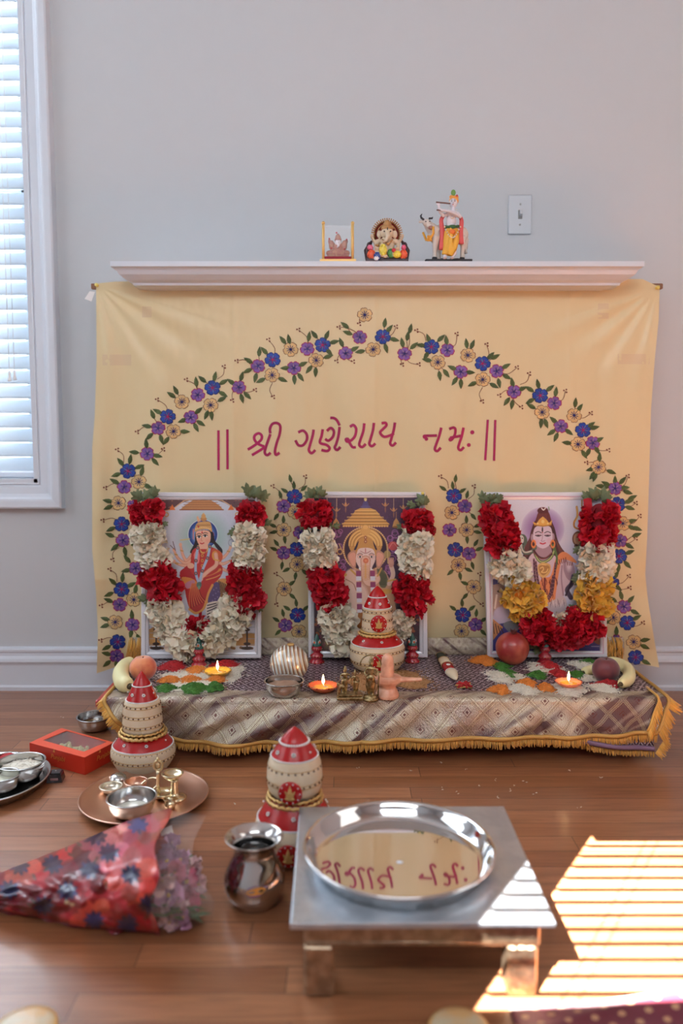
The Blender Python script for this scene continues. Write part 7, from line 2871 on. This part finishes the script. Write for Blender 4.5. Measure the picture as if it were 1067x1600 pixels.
for k in range(34):
    x, y = rnd.uniform(240, 296), rnd.uniform(1330, 1446)
    c_ = atZ(x, y, rnd.uniform(.012, .045)) - org
    d = Vector((1, rnd.uniform(-.8, .5), rnd.uniform(-.2, .5))).normalized()
    s_ = d.cross(Vector((0, 0, 1))).normalized()
    L_, W_ = rnd.uniform(.025, .045), rnd.uniform(.005, .009)
    mb.add([c_, c_ + d*L_*.5 + s_*W_, c_ + d*L_ + Vector((0, 0, -.006)), c_ + d*L_*.5 - s_*W_, c_ + d*L_*.5 + Vector((0, 0, .002))], [(0, 1, 4), (1, 2, 4), (2, 3, 4), (3, 0, 4)], True)
mb.build('leaves', M_grn, t)
mb = MB()
for k in range(7):
    a_, b_ = atZ(60 + k*4, 1385 + k*5, .03) - org, atZ(262, 1335 + k*16, .045) - org
    mb.tube([a_, a_.lerp(b_, .5), b_], .0022, 6)
mb.build('stems', M_grn, t)
mb = MB()
q = [atZ(250, 1297, .045), atZ(268, 1289, .045), atZ(271, 1302, .040), atZ(252, 1306, .040)]
mb.add([v - org for v in q] + [v - org - Vector((0, 0, .0006)) for v in q], [(0, 1, 2, 3), (7, 6, 5, 4), (0, 4, 5, 1), (1, 5, 6, 2), (2, 6, 7, 3), (3, 7, 4, 0)], False)
mb.build('white_card', mat('white_card', C(214, 214, 218), .6), t)

# ---- round cream dishes and the maroon dotted fabric at the bottom edge
M_cream = mat('cream_glaze', C(206, 190, 160, 1.0), .35, coat=.3, color2=C(200, 160, 110, 1.2), vscale=30)
for (x, y, lab) in ((717, 1610, 'round cream dish at the bottom edge, under the stool front'), (40, 1608, 'round cream dish at the bottom left corner')):
    p = atZ(x, y, .012)
    t = thing('cream_dish', lab, 'dish', (p.x, p.y, 0))
    mb = MB(); mb.lathe([(0, 0), (.030, 0), (.040, .008), (.041, .014), (.037, .017), (.030, .018), (0, .0165)], seg=40); mb.build('dish_body', M_cream, t)
    mb = MB(); mb.lathe([(.036, .0172), (.041, .0150), (.0415, .0135), (.040, .0095)], seg=40); mb.build('rim', mat('amber_rim', C(196, 150, 84), .35), t)


def dotted():
    m, nt, b = new_mat('maroon_dotted_fabric')
    tc = node(nt, 'ShaderNodeTexCoord')
    s = node(nt, 'ShaderNodeSeparateXYZ')
    nt.links.new(tc.outputs['Object'], s.inputs[0])
    a = mth(nt, 'SUBTRACT', mth(nt, 'FRACT', mth(nt, 'DIVIDE', mth(nt, 'ADD', s.outputs[0], s.outputs[1]), .036)), .5)
    c_ = mth(nt, 'SUBTRACT', mth(nt, 'FRACT', mth(nt, 'DIVIDE', mth(nt, 'SUBTRACT', s.outputs[0], s.outputs[1]), .036)), .5)
    d = mth(nt, 'SQRT', mth(nt, 'ADD', mth(nt, 'MULTIPLY', a, a), mth(nt, 'MULTIPLY', c_, c_)))
    f = mth(nt, 'LESS_THAN', d, .20)
    nt.links.new(mixc(nt, f, C(104, 14, 40, 1.0), C(190, 140, 104, 1.0)), b.inputs['Base Color'])
    b.inputs['Roughness'].default_value = .6
    b.inputs['Sheen Weight'].default_value = .3
    return m


mb = MB()


def fab(u, v):
    x = 0.235 + .50*u
    ridge = tab([(0, 1.000), (.2, 1.012), (.5, 1.035), (1, 1.06)], u)
    hgt = tab([(0, .004), (.15, .014), (.45, .036), (1, .055)], u)
    a = v*2.4
    if v < .25:
        q_ = v/.25
        return (x, ridge + .045*(1 - q_), .002 + hgt*q_**.7)
    q_ = (v - .25)/.75
    return (x + .01*math.sin(u*20)*q_, ridge - .30*q_, .002 + hgt*(1 - q_*.35) + .006*nz3(u*6, v*5))


mb.grid(fab, 60, 40)
o = mb.build('dotted_fabric', dotted())
sm_ = o.modifiers.new('thick', 'SOLIDIFY'); sm_.thickness = .002
tag(o, 'maroon fabric with gold dots lying on the floor at the bottom right corner', 'fabric')

# ---- stray rice grains
mb = MB()
rnd = random.Random(2)
for (x, y) in ((746, 1226), (803, 1227), (820, 1222), (692, 1232), (727, 1200), (772, 1218), (367, 1255), (480, 1185), (640, 1205), (690, 1192), (888, 1205), (560, 1200), (780, 1245), (800, 1234), (835, 1240), (98, 1120), (345, 1180), (940, 1215), (905, 1262), (716, 1238)):
    for k in range(2):
        c_ = atZ(x + rnd.uniform(-3, 3), y + rnd.uniform(-2, 2), .0012)
        grain(mb, c_, rnd, .0034, .0010)
o = mb.build('scattered_rice', M_rw)
tag(o, 'stray white rice grains scattered on the floor before the altar', 'rice', None, 'stuff')

# ================================================================== FIGURINES ON THE MANTEL SHELF
SY = 2.275


def shelf_pt(px, Y=SY):
    return atY(px, 401, Y).x


kx = 1/F*2.235                  # metres per photo pixel there
# ---- small figure between gold pillars and glass
t = thing('glass_shrine', 'small shrine with gold pillars and glass, leftmost of the three shelf figurines', 'figurine', (shelf_pt(528), SY, SHELF + .0005))
M_gp = mat('matte_gold', C(226, 182, 112, 1.25), .4, metal=.3)
M_velvet = mat('maroon_velvet', C(140, 40, 56), .8)
M_gl = bpy.data.materials.new('shrine_glass')
M_gl.use_nodes = True
_b = M_gl.node_tree.nodes['Principled BSDF']
_b.inputs['Base Color'].default_value = (.9, .93, .95, 1)
_b.inputs['Roughness'].default_value = .05
_b.inputs['Alpha'].default_value = .05
mb = MB(); mb.box((0, 0, .003), (.100, .040, .006), bev=.001)
for k in range(24):
    mb.box((-.048 + k*.0042, -.0205, .0035), (.0022, .002, .006))
mb.build('gold_base', M_gp, t)
mb = MB(); mb.box((0, 0, .010), (.074, .032, .009), bev=.001); mb.build('velvet_plinth', M_velvet, t)
for sx in (-1, 1):
    mb = MB()
    mb.tube([(sx*.0405, -.012, .006), (sx*.0405, -.012, .104)], .0040, 10)
    mb.ell((sx*.0405, -.012, .105), .0050, seg=10, rings=6)
    if sx > 0:
        mb.box((.0375, .004, .055), (.003, .028, .094))
    mb.build('gold_pillar', [M_gp], t)
mb = MB(); mb.box((0, .012, .058), (.076, .002, .090)); mb.box((0, -.014, .056), (.076, .0012, .086)); mb.build('glass_panel', M_gl, t)
M_rose = mat('rose_gold_relief', C(186, 136, 110, 1.1), .4, metal=.2, bump=.5, scale=400, color2=C(150, 90, 84), vscale=160)
mb = MB()
mb.ell((0, 0, .028), (.026, .010, .014), seg=14, rings=8)
mb.ell((0, 0, .042), (.013, .009, .016), seg=12, rings=8)
for sx in (-1, 1):
    mb.ell((sx*.018, 0, .048), (.008, .006, .014), seg=10, rings=6)
    mb.ell((sx*.024, 0, .058), (.004, .004, .007), seg=8, rings=6)
    mb.ell((sx*.024, -.002, .026), (.010, .008, .008), seg=8, rings=6)
mb.box((0, 0, .018), (.062, .018, .006), bev=.002)
fuse(mb.build('seated_figure', M_rose, t), .0012, 1)
mb = MB(); mb.ell((0, -.004, .054), (.0085, .008, .010), seg=12, rings=8)
mb.tube([(0, -.010, .052), (.002, -.014, .044), (-.002, -.014, .038)], [.0036, .003, .002], 8)
hd = mb.build('face', mat('grey_face', C(206, 200, 206), .4), t)
mb = MB(); mb.lathe([(.009, 0), (.010, .004), (.007, .009), (.008, .011), (.003, .018), (0, .020)], (0, -.002, .060), 14); mb.build('crown', M_rose, t)
mb = MB()
for (x, z) in ((-.024, .064), (.024, .062), (-.018, .038), (.018, .036), (0, .066), (-.004, .080)):
    mb.ell((x, -.008, z), .0024, seg=8, rings=5)
mb.build('red_stones', mat('red_stone', C(180, 40, 60), .25, coat=.5), t)

# ---- seated elephant-headed figure on a dark throne
t = thing('seated_figurine', 'colourful seated elephant-headed figurine with a spiked halo, middle of the shelf', 'figurine', (shelf_pt(604.5), SY, SHELF + .0005))
M_drk = mat('dark_wood_throne', C(52, 34, 40), .4, bump=.5, scale=200)
M_ivory = mat('ivory_body', C(214, 192, 164, 1.1), .4, coat=.3)
M_mar = mat('maroon_halo', C(140, 46, 44), .5)
M_gol = mat('antique_gold', C(180, 132, 82, 1.2), .4, metal=.35, bump=.4, scale=300)
mb = MB()
mb.box((0, .006, .006), (.118, .040, .012), bev=.002)
for sx in (-1, 1):
    mb.tube([(sx*.052, .004, .010), (sx*.057, .004, .035), (sx*.048, .008, .052), (sx*.042, .010, .062)], [.008, .0075, .006, .003], 8)
    mb.ell((sx*.050, .004, .048), (.007, .006, .010), seg=8, rings=6)
mb.build('throne', M_drk, t)
mb = MB()
mb.lathe([(0, 0), (.035, 0), (.035, .004), (0, .005)], (0, .018, .080), 32, rx(PI/2), sy=1.05)
mb.build('halo_disc', M_mar, t)
mb = MB()
n = 29
for k in range(n):
    a = -.45 + (PI + .9)*k/(n - 1)
    c_ = Vector((.038*math.cos(a), .008, .080 + .038*math.sin(a)))
    d = Vector((math.cos(a), 0, math.sin(a)))
    mb.tube([c_ - d*.004, c_ + d*.0040], [.0022, .0016], 6)
    mb.ell(c_ + d*.0045, .0020, seg=6, rings=4)
mb.tube([(.035*math.cos(-.5 + (PI + 1)*k/30), .013, .080 + .036*math.sin(-.5 + (PI + 1)*k/30)) for k in range(31)], .0022, 6)
mb.tube([(.026*math.cos(-.2 + (PI + .4)*k/30), .011, .082 + .026*math.sin(-.2 + (PI + .4)*k/30)) for k in range(31)], .0018, 6)
mb.build('halo_rays', M_gol, t)
mb = MB()
mb.ell((0, 0, .040), (.022, .016, .024), seg=16, rings=10)
mb.ell((0, -.003, .058), (.020, .013, .012), seg=16, rings=10)
mb.ell((0, -.006, .080), (.017, .015, .018), seg=16, rings=10)
for sx in (-1, 1):
    mb.ell((sx*.021, -.002, .077), (.008, .004, .011), seg=12, rings=8)
    mb.tube([(sx*.018, -.002, .060), (sx*.031, -.004, .050), (sx*.030, -.012, .036), (sx*.022, -.016, .036)], [.008, .007, .0055, .005], 10)
    mb.tube([(sx*.018, .002, .062), (sx*.036, .002, .058), (sx*.042, -.002, .070)], [.006, .005, .0045], 10)
    mb.ell((sx*.042, -.003, .073), .0055, seg=8, rings=6)
    mb.tube([(sx*.010, -.002, .024), (sx*.030, -.008, .022), (sx*.012, -.020, .018)], [.011, .012, .007], 10)
mb.tube([(0, -.018, .078), (.001, -.024, .066), (-.004, -.025, .054), (-.012, -.024, .050), (-.014, -.022, .056)], [.0075, .006, .0045, .0035, .0025], 12)
mb.ell((-.006, -.020, .014), (.008, .006, .005), seg=8, rings=6)
fuse(mb.build('figure_body', M_ivory, t), .0012, 1)
mb = MB()
for sx in (-1, 1):
    mb.ell((sx*.0085, -.0195, .081), (.0026, .0012, .0018), seg=8, rings=5)
mb.ell((0, -.0205, .088), (.0015, .001, .004), seg=6, rings=5)
mb.build('painted_eyes', mat('dark_paint', C(40, 30, 36), .4), t)
mb = MB(); mb.lathe([(.016, -.004), (.018, 0), (.015, .007), (.011, .010), (.012, .012), (.006, .020), (0, .024)], (0, -.003, .093), 18, rx(.15))
mb.build('crown', M_gol, t)
for (nm, x, y, z, r_, col) in (('yellow_cloth', -.012, -.020, .030, (.011, .007, .017), (236, 190, 70)), ('green_cloth', .010, -.018, .022, (.010, .006, .013), (60, 120, 60)),
                               ('yellow_cloth', .026, -.018, .019, (.013, .008, .010), (232, 186, 60)), ('orange_cushion', -.043, -.008, .020, (.013, .010, .014), (222, 84, 50)),
                               ('orange_cushion', .045, -.008, .020, (.012, .010, .014), (222, 84, 50)), ('blue_cloth', -.028, -.018, .014, (.010, .006, .012), (46, 66, 130)),
                               ('pink_flower', -.047, -.006, .040, (.009, .007, .008), (206, 100, 130)), ('pink_flower', .046, -.006, .040, (.007, .007, .008), (206, 90, 120)),
                               ('red_flower', .017, -.024, .029, (.006, .004, .005), (190, 40, 60)), ('white_flowers', -.030, -.020, .008, (.008, .005, .006), (226, 226, 230))):
    mb = MB(); mb.ell((x, y, z), r_, seg=14, rings=10)
    for k in range(6):
        a = k*PI/3
        mb.ell((x + r_[0]*.7*math.cos(a), y - r_[1]*.4, z + r_[2]*.7*math.sin(a)), (r_[0]*.3, r_[1]*.6, r_[2]*.3), seg=8, rings=5)
    mb.build(nm, mat('paint_%d_%d_%d' % col, C(*col), .4, coat=.3), t)
mb = MB()
mb.tube([(-.014, -.014, .060), (-.006, -.020, .050), (.004, -.021, .047), (.014, -.015, .060)], .0022, 6); mb.ell((.002, -.022, .047), (.005, .003, .004), seg=8, rings=5)
mb.tube([(-.031, -.010, .046), (-.024, -.013, .042)], .0068, 8, flat=.5)
mb.build('necklace', M_gol, t)

# ---- standing flute player beside a white cow
FX = shelf_pt(700)
t = thing('flute_player_figurine', 'figurine of a flute player standing before a white cow, rightmost on the shelf', 'figurine', (FX, SY, SHELF + .0005))
X = lambda px: (px - 700)*kx
Zp = lambda py: (401 - py)*kx
M_rock = mat('black_rock', C(44, 44, 50), .6, bump=.8, scale=120)
mb = MB()
rnd = random.Random(6)
for k in range(26):
    x = rnd.uniform(X(668), X(732))
    mb.ell((x, rnd.uniform(-.018, .018), .004), (rnd.uniform(.008, .016), rnd.uniform(.008, .014), rnd.uniform(.004, .012)*(1 - abs(x)/.09)), seg=10, rings=6)
mb.box((0, 0, .003), (X(736) - X(664), .046, .006))
fuse(mb.build('rock_base', M_rock, t), .002, 1)
M_cow = mat('white_cow', C(208, 196, 186, 1.15), .45, coat=.2)
mb = MB()
yc = .010
P3 = lambda px, py, y=yc: (X(px), y, Zp(py))
mb.ell(P3(700, 358), (.046, .016, .020), ry(-.05), seg=18, rings=12)
mb.ell(P3(682, 358), (.021, .018, .024), seg=14, rings=10)
mb.ell(P3(722, 357), (.018, .017, .022), seg=14, rings=10)
mb.ell(P3(688, 348), (.012, .010, .012), seg=12, rings=8)
mb.tube([P3(684, 355), P3(674, 348), P3(668, 342, .004)], [.020, .016, .012], 12)
mb.tube([P3(677, 352), P3(672, 362), P3(670, 366)], [.010, .007, .003], 8, flat=1.2)
mb.ell(P3(667, 341, 0), (.013, .011, .011), ry(.3), seg=14, rings=10)
mb.tube([P3(668, 341, 0), P3(671, 348, -.006)], [.010, .0075], 12)
for (a_, b_, y_) in ((682, 679, -.004), (687, 687, .020), (720, 722, .0), (727, 725, .022)):
    mb.tube([P3(a_, 362, y_), P3((a_ + b_)/2 + (2 if a_ > 700 else -1), 376, y_), P3(b_, 384, y_), P3(b_, 394, y_)], [.0125, .0075, .0058, .0062], 10)
for sx in (-1, 1):
    mb.ell(P3(667 + sx*9, 340 + 2*sx, .004), (.0085, .003, .0042), ry(.2*sx), seg=10, rings=6)
fuse(mb.build('cow_body', M_cow, t), .0016, 2)
mb = MB()
for (b_, y_) in ((679, -.004), (687, .020), (722, 0), (725, .022)):
    mb.tube([P3(b_, 393, y_), P3(b_ - .5, 398, y_)], [.0068, .0075], 8)
mb.build('hooves', M_rock, t)
mb = MB()
mb.tube([P3(662, 336, 0), P3(658, 333, 0), P3(657, 330, 0), P3(659, 327, 0)], [.003, .003, .0025, .001], 8)
mb.tube([P3(670, 334, 0), P3(675, 333, .004), P3(676, 331, .004)], [.003, .0025, .001], 8)
mb.build('horns', M_rock, t)
mb = MB(); mb.ell(P3(672, 348.5, -.008), (.007, .005, .006), seg=10, rings=8); mb.build('muzzle', mat('brown_muzzle', C(150, 110, 104), .5), t)
mb = MB()
mb.ell(P3(664.5, 340, -.0095), .0018, seg=6, rings=5); mb.ell(P3(670.5, 339.5, -.0095), .0018, seg=6, rings=5)
mb.build('cow_eyes', M_rock, t)
mb = MB(); mb.tube([P3(676, 348, -.012), P3(676, 358, -.014), P3(671, 367, -.006), P3(666, 366, .004), P3(661, 354, .006)], .0032, 8)
for k in range(9):
    mb.ell(P3(668 + (k % 3)*2.4, 362 + (k // 3)*3, -.009), .0032, seg=6, rings=5)
mb.build('cow_garland', mat('orange_garland', C(214, 150, 60), .6), t)
mb = MB(); mb.tube([P3(728, 352, .010), P3(730, 362, .008), P3(727, 378, .006), P3(728, 386, .006)], [.0035, .003, .003, .005], 8); mb.build('cow_tail', M_cow, t)
yk = -.016
Q = lambda px, py, y=yk: (X(px), y, Zp(py))
M_skb = mat('pale_blue_skin', C(214, 206, 212, 1.2), .4, coat=.3)
M_dhoti = mat('yellow_dhoti', C(240, 170, 60, 1.2), .5, bump=.6, scale=120)
M_shawl = mat('coral_shawl', C(212, 84, 84, 1.2), .5, bump=.3, scale=100)
mb = MB()
mb.ell(Q(706, 313), (.0115, .0115, .014), seg=16, rings=10)
mb.tube([Q(706, 318), Q(705, 326)], .006, 10)
mb.ell(Q(704, 330), (.019, .010, .010), seg=14, rings=8)
mb.ell(Q(703, 340), (.014, .009, .020), seg=14, rings=10)
mb.ell(Q(704, 349), (.014, .010, .010), seg=12, rings=8)
mb.tube([Q(697, 329), Q(690, 333, -.024), Q(684, 328, -.032), Q(682, 321, -.034)], [.0065, .0055, .0045, .004], 10)
mb.tube([Q(712, 329), Q(716, 335, -.024), Q(706, 331, -.033), Q(697, 328, -.036), Q(686, 327, -.036)], [.0065, .0055, .0048, .004, .0035], 10)
mb.ell(Q(682, 319, -.034), (.0045, .004, .005), seg=8, rings=6); mb.ell(Q(685, 326, -.036), (.0045, .004, .004), seg=8, rings=6)
for (dx) in (-3, -1, 1):
    mb.tube([Q(682 + dx, 319, -.036), Q(682 + dx, 315.5, -.037)], .0014, 6)
for (a_, b_) in ((696, 693), (709, 704)):
    mb.tube([Q(704, 352), Q((a_ + 704)/2, 368), Q(a_, 389)], .006, 10)
    mb.tube([Q(a_, 388), Q(b_, 395, -.020)], [.006, .005], 8)
    mb.ell(Q(b_, 396.5, -.026), (.006, .010, .0035), seg=10, rings=6)
mb.ell(Q(704.5, 314, -.028), (.002, .003, .0025), seg=6, rings=5)
fuse(mb.build('figure_body', M_skb, t), .0011, 1)
mb = MB()
mb.ell(Q(704, 355), (.0185, .013, .014), seg=16, rings=10)
mb.tube([Q(699, 356), Q(698, 370), Q(697, 380), Q(694, 391)], [.012, .0125, .011, .0095], 12)
mb.tube([Q(709, 356), Q(709, 370), Q(706, 382, -.022), Q(700, 392, -.022)], [.012, .012, .0105, .009], 12)
for k in range(6):
    mb.tube([Q(701 + k*.8, 352, -.029), Q(700 + k*.6, 372, -.031), Q(698 + k, 388, -.030)], .0022, 6)
fuse(mb.build('yellow_dhoti', M_dhoti, t), .0014, 1)
mb = MB()
for (px0, px1, e_) in ((694, 688, 690), (713, 719, 718)):
    sgn = 1 if px1 > px0 else -1
    pts = [Q(px0, 329, -.012), Q(px1, 338, -.012), Q(e_, 356, -.012), Q(e_ + sgn, 374 if sgn > 0 else 383, -.012)]
    mb.tube(catmull(pts, 5), [.0045 + .0035*k/15 for k in range(16)], 10, flat=.6, up=(0, 1, 0))
mb.build('shawl', M_shawl, t)
mb = MB(); mb.tube([Q(694, 349), Q(704, 352, -.030), Q(714, 348)], .0045, 8); mb.ell(Q(704, 350, -.027), (.012, .004, .005), seg=10, rings=6); mb.build('green_sash', mat('green_paint2', C(50, 90, 50), .4), t)
mb = MB()
for k in range(13):
    f = k/12
    mb.ell(Q(692 + 24*f, 351 + 16*math.sin(PI*f), -.031), .0024, seg=6, rings=5)
    mb.ell(Q(698 + 12*f, 325 + 13*math.sin(PI*f), -.027), .0016, seg=6, rings=5)
mb.build('flower_garland', mat('mixed_garland', C(226, 190, 170), .5), t)
mb = MB(); mb.ell(Q(704, 358, -.030), (.009, .005, .007), seg=12, rings=8); mb.build('orange_flower', mat('orange_paint3', C(226, 110, 50), .5), t)
mb = MB(); mb.tube([Q(678, 315.5, -.038), Q(700, 317, -.034)], .0020, 8); mb.tube([Q(679, 327, -.037), Q(690, 327.5, -.037)], .0018, 8); mb.build('flute', mat('flute_wood', C(96, 60, 50), .4), t)
mb = MB()
mb.ell(Q(707, 309, -.012), (.0135, .0125, .013), seg=16, rings=10)
mb.ell(Q(711, 304, -.014), (.0055, .005, .0055), seg=10, rings=8); mb.ell(Q(703, 304, -.014), (.006, .005, .005), seg=10, rings=8)
mb.build('turban', mat('orange_turban', C(232, 150, 70, 1.2), .45), t)
mb = MB(); mb.ell(Q(706, 297.5, -.013), (.0065, .002, .0085), seg=12, rings=8); mb.build('feather', mat('feather_green', C(90, 130, 60), .5), t)
mb = MB(); mb.ell(Q(711, 303, -.020), (.003, .002, .003), seg=8, rings=6); mb.build('brooch', mat('brooch_red', C(160, 50, 50), .4), t)
mb = MB()
for x_ in (702.3, 707.4):
    mb.ell(Q(x_, 312, -.0272), (.0021, .0009, .0011), seg=8, rings=5)
    mb.tube([Q(x_ - 1.4, 310.3, -.0270), Q(x_, 309.6, -.0276), Q(x_ + 1.4, 310.3, -.0268)], .0005, 5)
mb.build('painted_eyes', mat('dark_paint', C(40, 30, 36), .4), t)
mb = MB(); mb.ell(Q(704.6, 317.3, -.0272), (.0022, .0008, .0008), seg=8, rings=5); mb.build('lips', mat('lip_red', C(190, 60, 70), .4), t)
